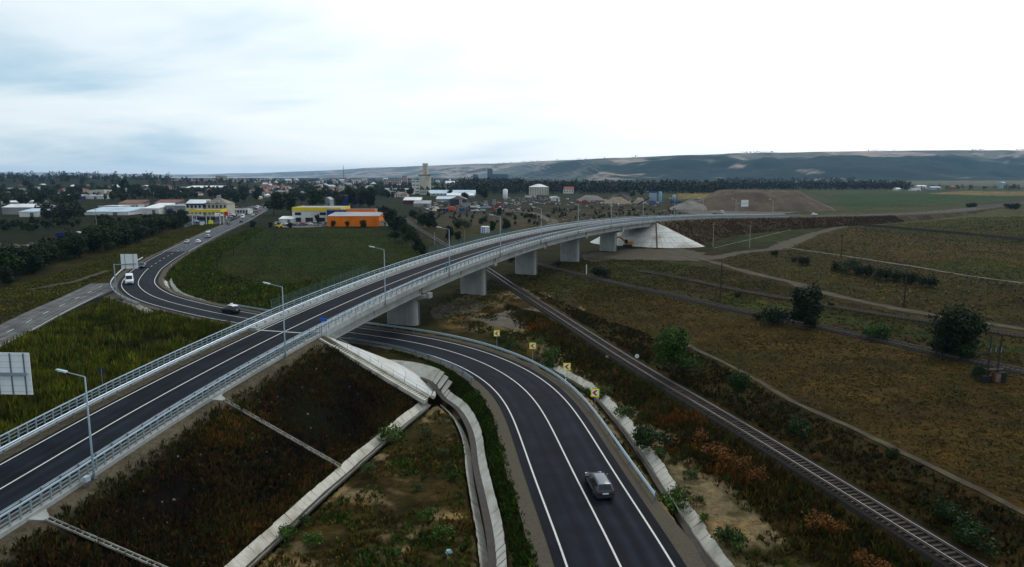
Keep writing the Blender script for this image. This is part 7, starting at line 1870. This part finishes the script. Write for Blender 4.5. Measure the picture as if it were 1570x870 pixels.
# straw field
X, Y, rg = fill(poly_px([(880, 455), (940, 425), (1020, 450), (1110, 470), (1300, 512), (1570, 572), (1800, 632), (1900, 880), (1570, 780), (1300, 650), (1130, 566), (1000, 515), (900, 480)]), 5.0, 17)
nA = fnoise(X, Y, 9, 66); k = clear(X, Y) & (rg.uniform(0, 1, len(X)) < .7 + .3 * nA); X, Y, nA = X[k], Y[k], nA[k]
C = palette(rg, len(X), [(.15, .10, .040), (.115, .080, .032), (.080, .072, .026), (.052, .066, .018)], [4, 3, 2, 1.2]) * (1 + .3 * fnoise(X, Y, 16, 67)[:, None] + .3 * fnoise(X * .3 + Y * .2, Y * 1.5, 7, 79)[:, None])
tufts("dry_grass", "dry straw-brown grass over the right field", X, Y, terrain(X, Y), rg.uniform(.12, .32, len(X)), np.full(len(X), .42), C, 4, 18, .9, "grass", .35, (.68, .63, .32))
# waste ground around the piers and tracks
X, Y, rg = fill(poly_px([(655, 475), (700, 445), (800, 415), (900, 395), (1000, 400), (1120, 415), (1300, 465), (1570, 520), (1700, 560), (1570, 570), (1240, 500), (1000, 450), (900, 470), (780, 460), (700, 500)]), 2.6, 20)
nA = fnoise(X, Y, 7, 68); k = clear(X, Y, 6.5) & (rg.uniform(0, 1, len(X)) < .6 + .5 * nA); X, Y, nA = X[k], Y[k], nA[k]
C = palette(rg, len(X), [GRN, LGR, BRN, OLIVE, STR, (.080, .040, .016)], [3, 1.5, 3, 3, 1.2, .6]) * (1 + .3 * nA[:, None])
tufts("weeds", "mixed weeds on the waste ground around the piers and sidings", X, Y, terrain(X, Y), rg.uniform(.15, .42, len(X)), np.full(len(X), .45), C, 5, 21, .7, gain=(.85, .90, .30))
# far right fields
X, Y, rg = fill(poly_px([(1090, 400), (1200, 382), (1300, 350), (1400, 335), (1700, 330), (1900, 420), (1800, 540), (1570, 500), (1288, 452), (1150, 415)]), .55, 41)
nA = fnoise(X, Y, 18, 76); k = clear(X, Y) & (FD.near(X, Y)[0] > 2) & (DECK.near(X, Y)[0] > 22); X, Y, nA = X[k], Y[k], nA[k]
tufts("dry_grass", "olive and straw grass over the far right fields", X, Y, terrain(X, Y), rg.uniform(.15, .5, len(X)), np.full(len(X), .8), palette(rg, len(X), [(.10, .072, .030), (.065, .060, .022), (.040, .056, .015)], [3, 3, 2]) * (1 + .5 * nA[:, None]), 4, 42, .8, "grass", .35, (1.3, 1.2, .5))
# verges left of the town road and the weedy near edge of the crop field
X, Y, rg = fill(poly_px([(-300, 650), (-80, 540), (0, 500), (190, 424), (300, 370), (360, 342), (300, 345), (180, 388), (0, 448), (-80, 470), (-300, 520)]), 1.6, 23)
k = clear(X, Y, 6.5); X, Y = X[k], Y[k]; nA = fnoise(X, Y, 9, 69)
tufts("verge_grass", "olive grass verge between the tree belt and the road", X, Y, terrain(X, Y), rg.uniform(.2, .55, len(X)), np.full(len(X), .6), palette(rg, len(X), [(.060, .062, .018), (.085, .068, .026), GRN, LGR], [4, 2, 2, 1]) * (1 + .3 * nA[:, None]), 5, 24, .7, "grass", gain=(1.15, 1.1, .36))
X, Y, rg = fill(poly_px([(246, 414), (300, 383), (388, 350), (410, 350), (340, 392), (330, 415), (420, 440), (560, 425), (470, 465), (420, 482), (300, 460), (258, 438)]), 2.2, 25)
k = clear(X, Y, 6.8) & (DECK.near(X, Y)[0] > 9); X, Y = X[k], Y[k]; nA = fnoise(X, Y, 8, 70)
tufts("field_edge_weeds", "tall green and yellowish weeds at the edge of the crop field", X, Y, terrain(X, Y), (rg.uniform(.3, 1.0, len(X)) * (1 + .4 * nA)).clip(.2, 1.6), np.full(len(X), .6), palette(rg, len(X), [GRN, (.055, .075, .015), (.075, .070, .022), DGN], [3, 3, 1.5, 2]) * (1 + .3 * nA[:, None]), 5, 26, .5, gain=(1.15, 1.15, .34))
X, Y, rg = fill(poly_px([(300, 392), (392, 352), (586, 352), (636, 382), (660, 400), (560, 425), (430, 440), (335, 415)]), 2.0, 27)
nA = .5 * fnoise(X, Y, 20, 71) + .7 * fnoise((X * .96 + Y * .28) * 2.2, (Y * .96 - X * .28) * .12, 5, 78); tufts("crop_rows", "low dark green crop over the flat field beyond the overpass", X, Y, terrain(X, Y), rg.uniform(.10, .24, len(X)), np.full(len(X), .5), palette(rg, len(X), [(.038, .072, .011), (.046, .078, .014), (.066, .076, .020)], [4, 3, 1.5]) * np.where(fnoise(X * .4, Y, 11, 88)[:, None] > .22, np.array((1.7, 1.05, 1.3)), 1.0) * (1 + .45 * nA[:, None]), 5, 28, .8, "crop", gain=(.85, .86, .46))
# shrubs one can pick out in the foreground
SH = [(465, 806, 785, 0, -2.2), (440, 825, 800, 1, -2.2), (480, 838, 812, 1, -2.2), (655, 800, 776, 1, -2.2), (680, 830, 800, 1, -2.2), (690, 720, 706, 0, -2.2), (697, 738, 722, 0, -2.2), (680, 700, 684, 2, -2.2), (565, 726, 706, 2, -2.2), (600, 680, 662, 2, -2.2), (640, 752, 738, 2, -2.2), (655, 668, 652, 2, -2.2), (610, 852, 838, 1, -2.2), (568, 553, 540, 3, 1.0), (600, 662, 645, 1, -1.6),
      (1030, 775, 748, 1, -.9), (1046, 762, 742, 3, -.9), (1068, 776, 757, 3, -.9), (1080, 800, 784, 1, -.9), (1112, 840, 800, 0, -.9), (1130, 838, 812, 1, -.9), (994, 668, 648, 0, -.9), (898, 606, 588, 0, -.9), (836, 552, 541, 0, 0), (846, 545, 528, 1, 0), (828, 530, 517, 1, 0), (783, 532, 518, 0, 0), (772, 524, 512, 0, 0), (955, 635, 618, 2, -.9), (1012, 700, 684, 2, -.9), (1060, 735, 716, 2, -.9), (925, 600, 588, 2, -.5)]
mk("rustshrub", 97, 1.2, .9, 800, .08, (.19, .062, .006), .03, lobes=9, shape="bush", dense=.5)
RS = [(1112, 702, 676), (1138, 712, 690), (1160, 728, 706), (1262, 800, 772), (1284, 810, 790), (1350, 864, 846), (1252, 704, 686), (1075, 668, 650), (832, 462, 450), (929, 518, 507), (828, 494, 484), (1320, 850, 838), (1095, 690, 668)]
for i, (a, b, c) in enumerate(sorted(RS)):
    c = b - (b - c) * .66
    tree_px("rustshrub", f"rusty orange shrub in the weeds beside the railway, {nth(i)} from the left", a, b, c, "rusty shrubs beside the railway", 1.1, "shrub", "shrub")
for i, (a, b, c, kd, z) in enumerate(SH):
    x, y = gz(a, b, z); g = tz(x, y)
    if z > 0: g = z
    h_ = max(.4, atY(a, c, y)[2] - g)
    root = tree(f"shrub{kd}", ("leafy roadside shrub between the ditches and the railway, " if a > 700 else "leafy shrub on or below the near bank, ") + f"{nth(sorted(s_ for s_ in SH if (s_[0] > 700) == (a > 700)).index((a, b, c, kd, z)))} from the left", x, y, h_, "leafy shrubs near the ditches", 1.0, "shrub", "shrub")
    root.location.z = g
x, y = gz(688, 846, -2.2)
g = tag(MB().box((0, 0, .12), (.55, .4, .25), .5, .6).build("plastic_bag", mat("pale_blue_plastic", (.30, .50, .52), .4, .15, 6), None, False, (x, y, tz(x, y))), "pale blue crumpled plastic bag lying by the ditch weeds", "bag")

# ================================================================== the air
hz_ = MB().box((0, 9200, 106), (44000, 19400, 224))
m, t, b = new_mat("haze_air"); t.nodes.remove(b)
pv = N(t, "ShaderNodeVolumePrincipled"); pv.inputs["Color"].default_value = (.40, .68, 1.0, 1); pv.inputs["Density"].default_value = 0.000042; pv.inputs["Anisotropy"].default_value = .2; pv.inputs["Density Attribute"].default_value = ""
LK(t, pv.outputs[0], t.nodes["Material Output"].inputs["Volume"])
haze = stuff(hz_.build("haze", m), "thin blue haze over the whole valley", "haze")
try: m.cycles.homogeneous_volume = True
except Exception: pass
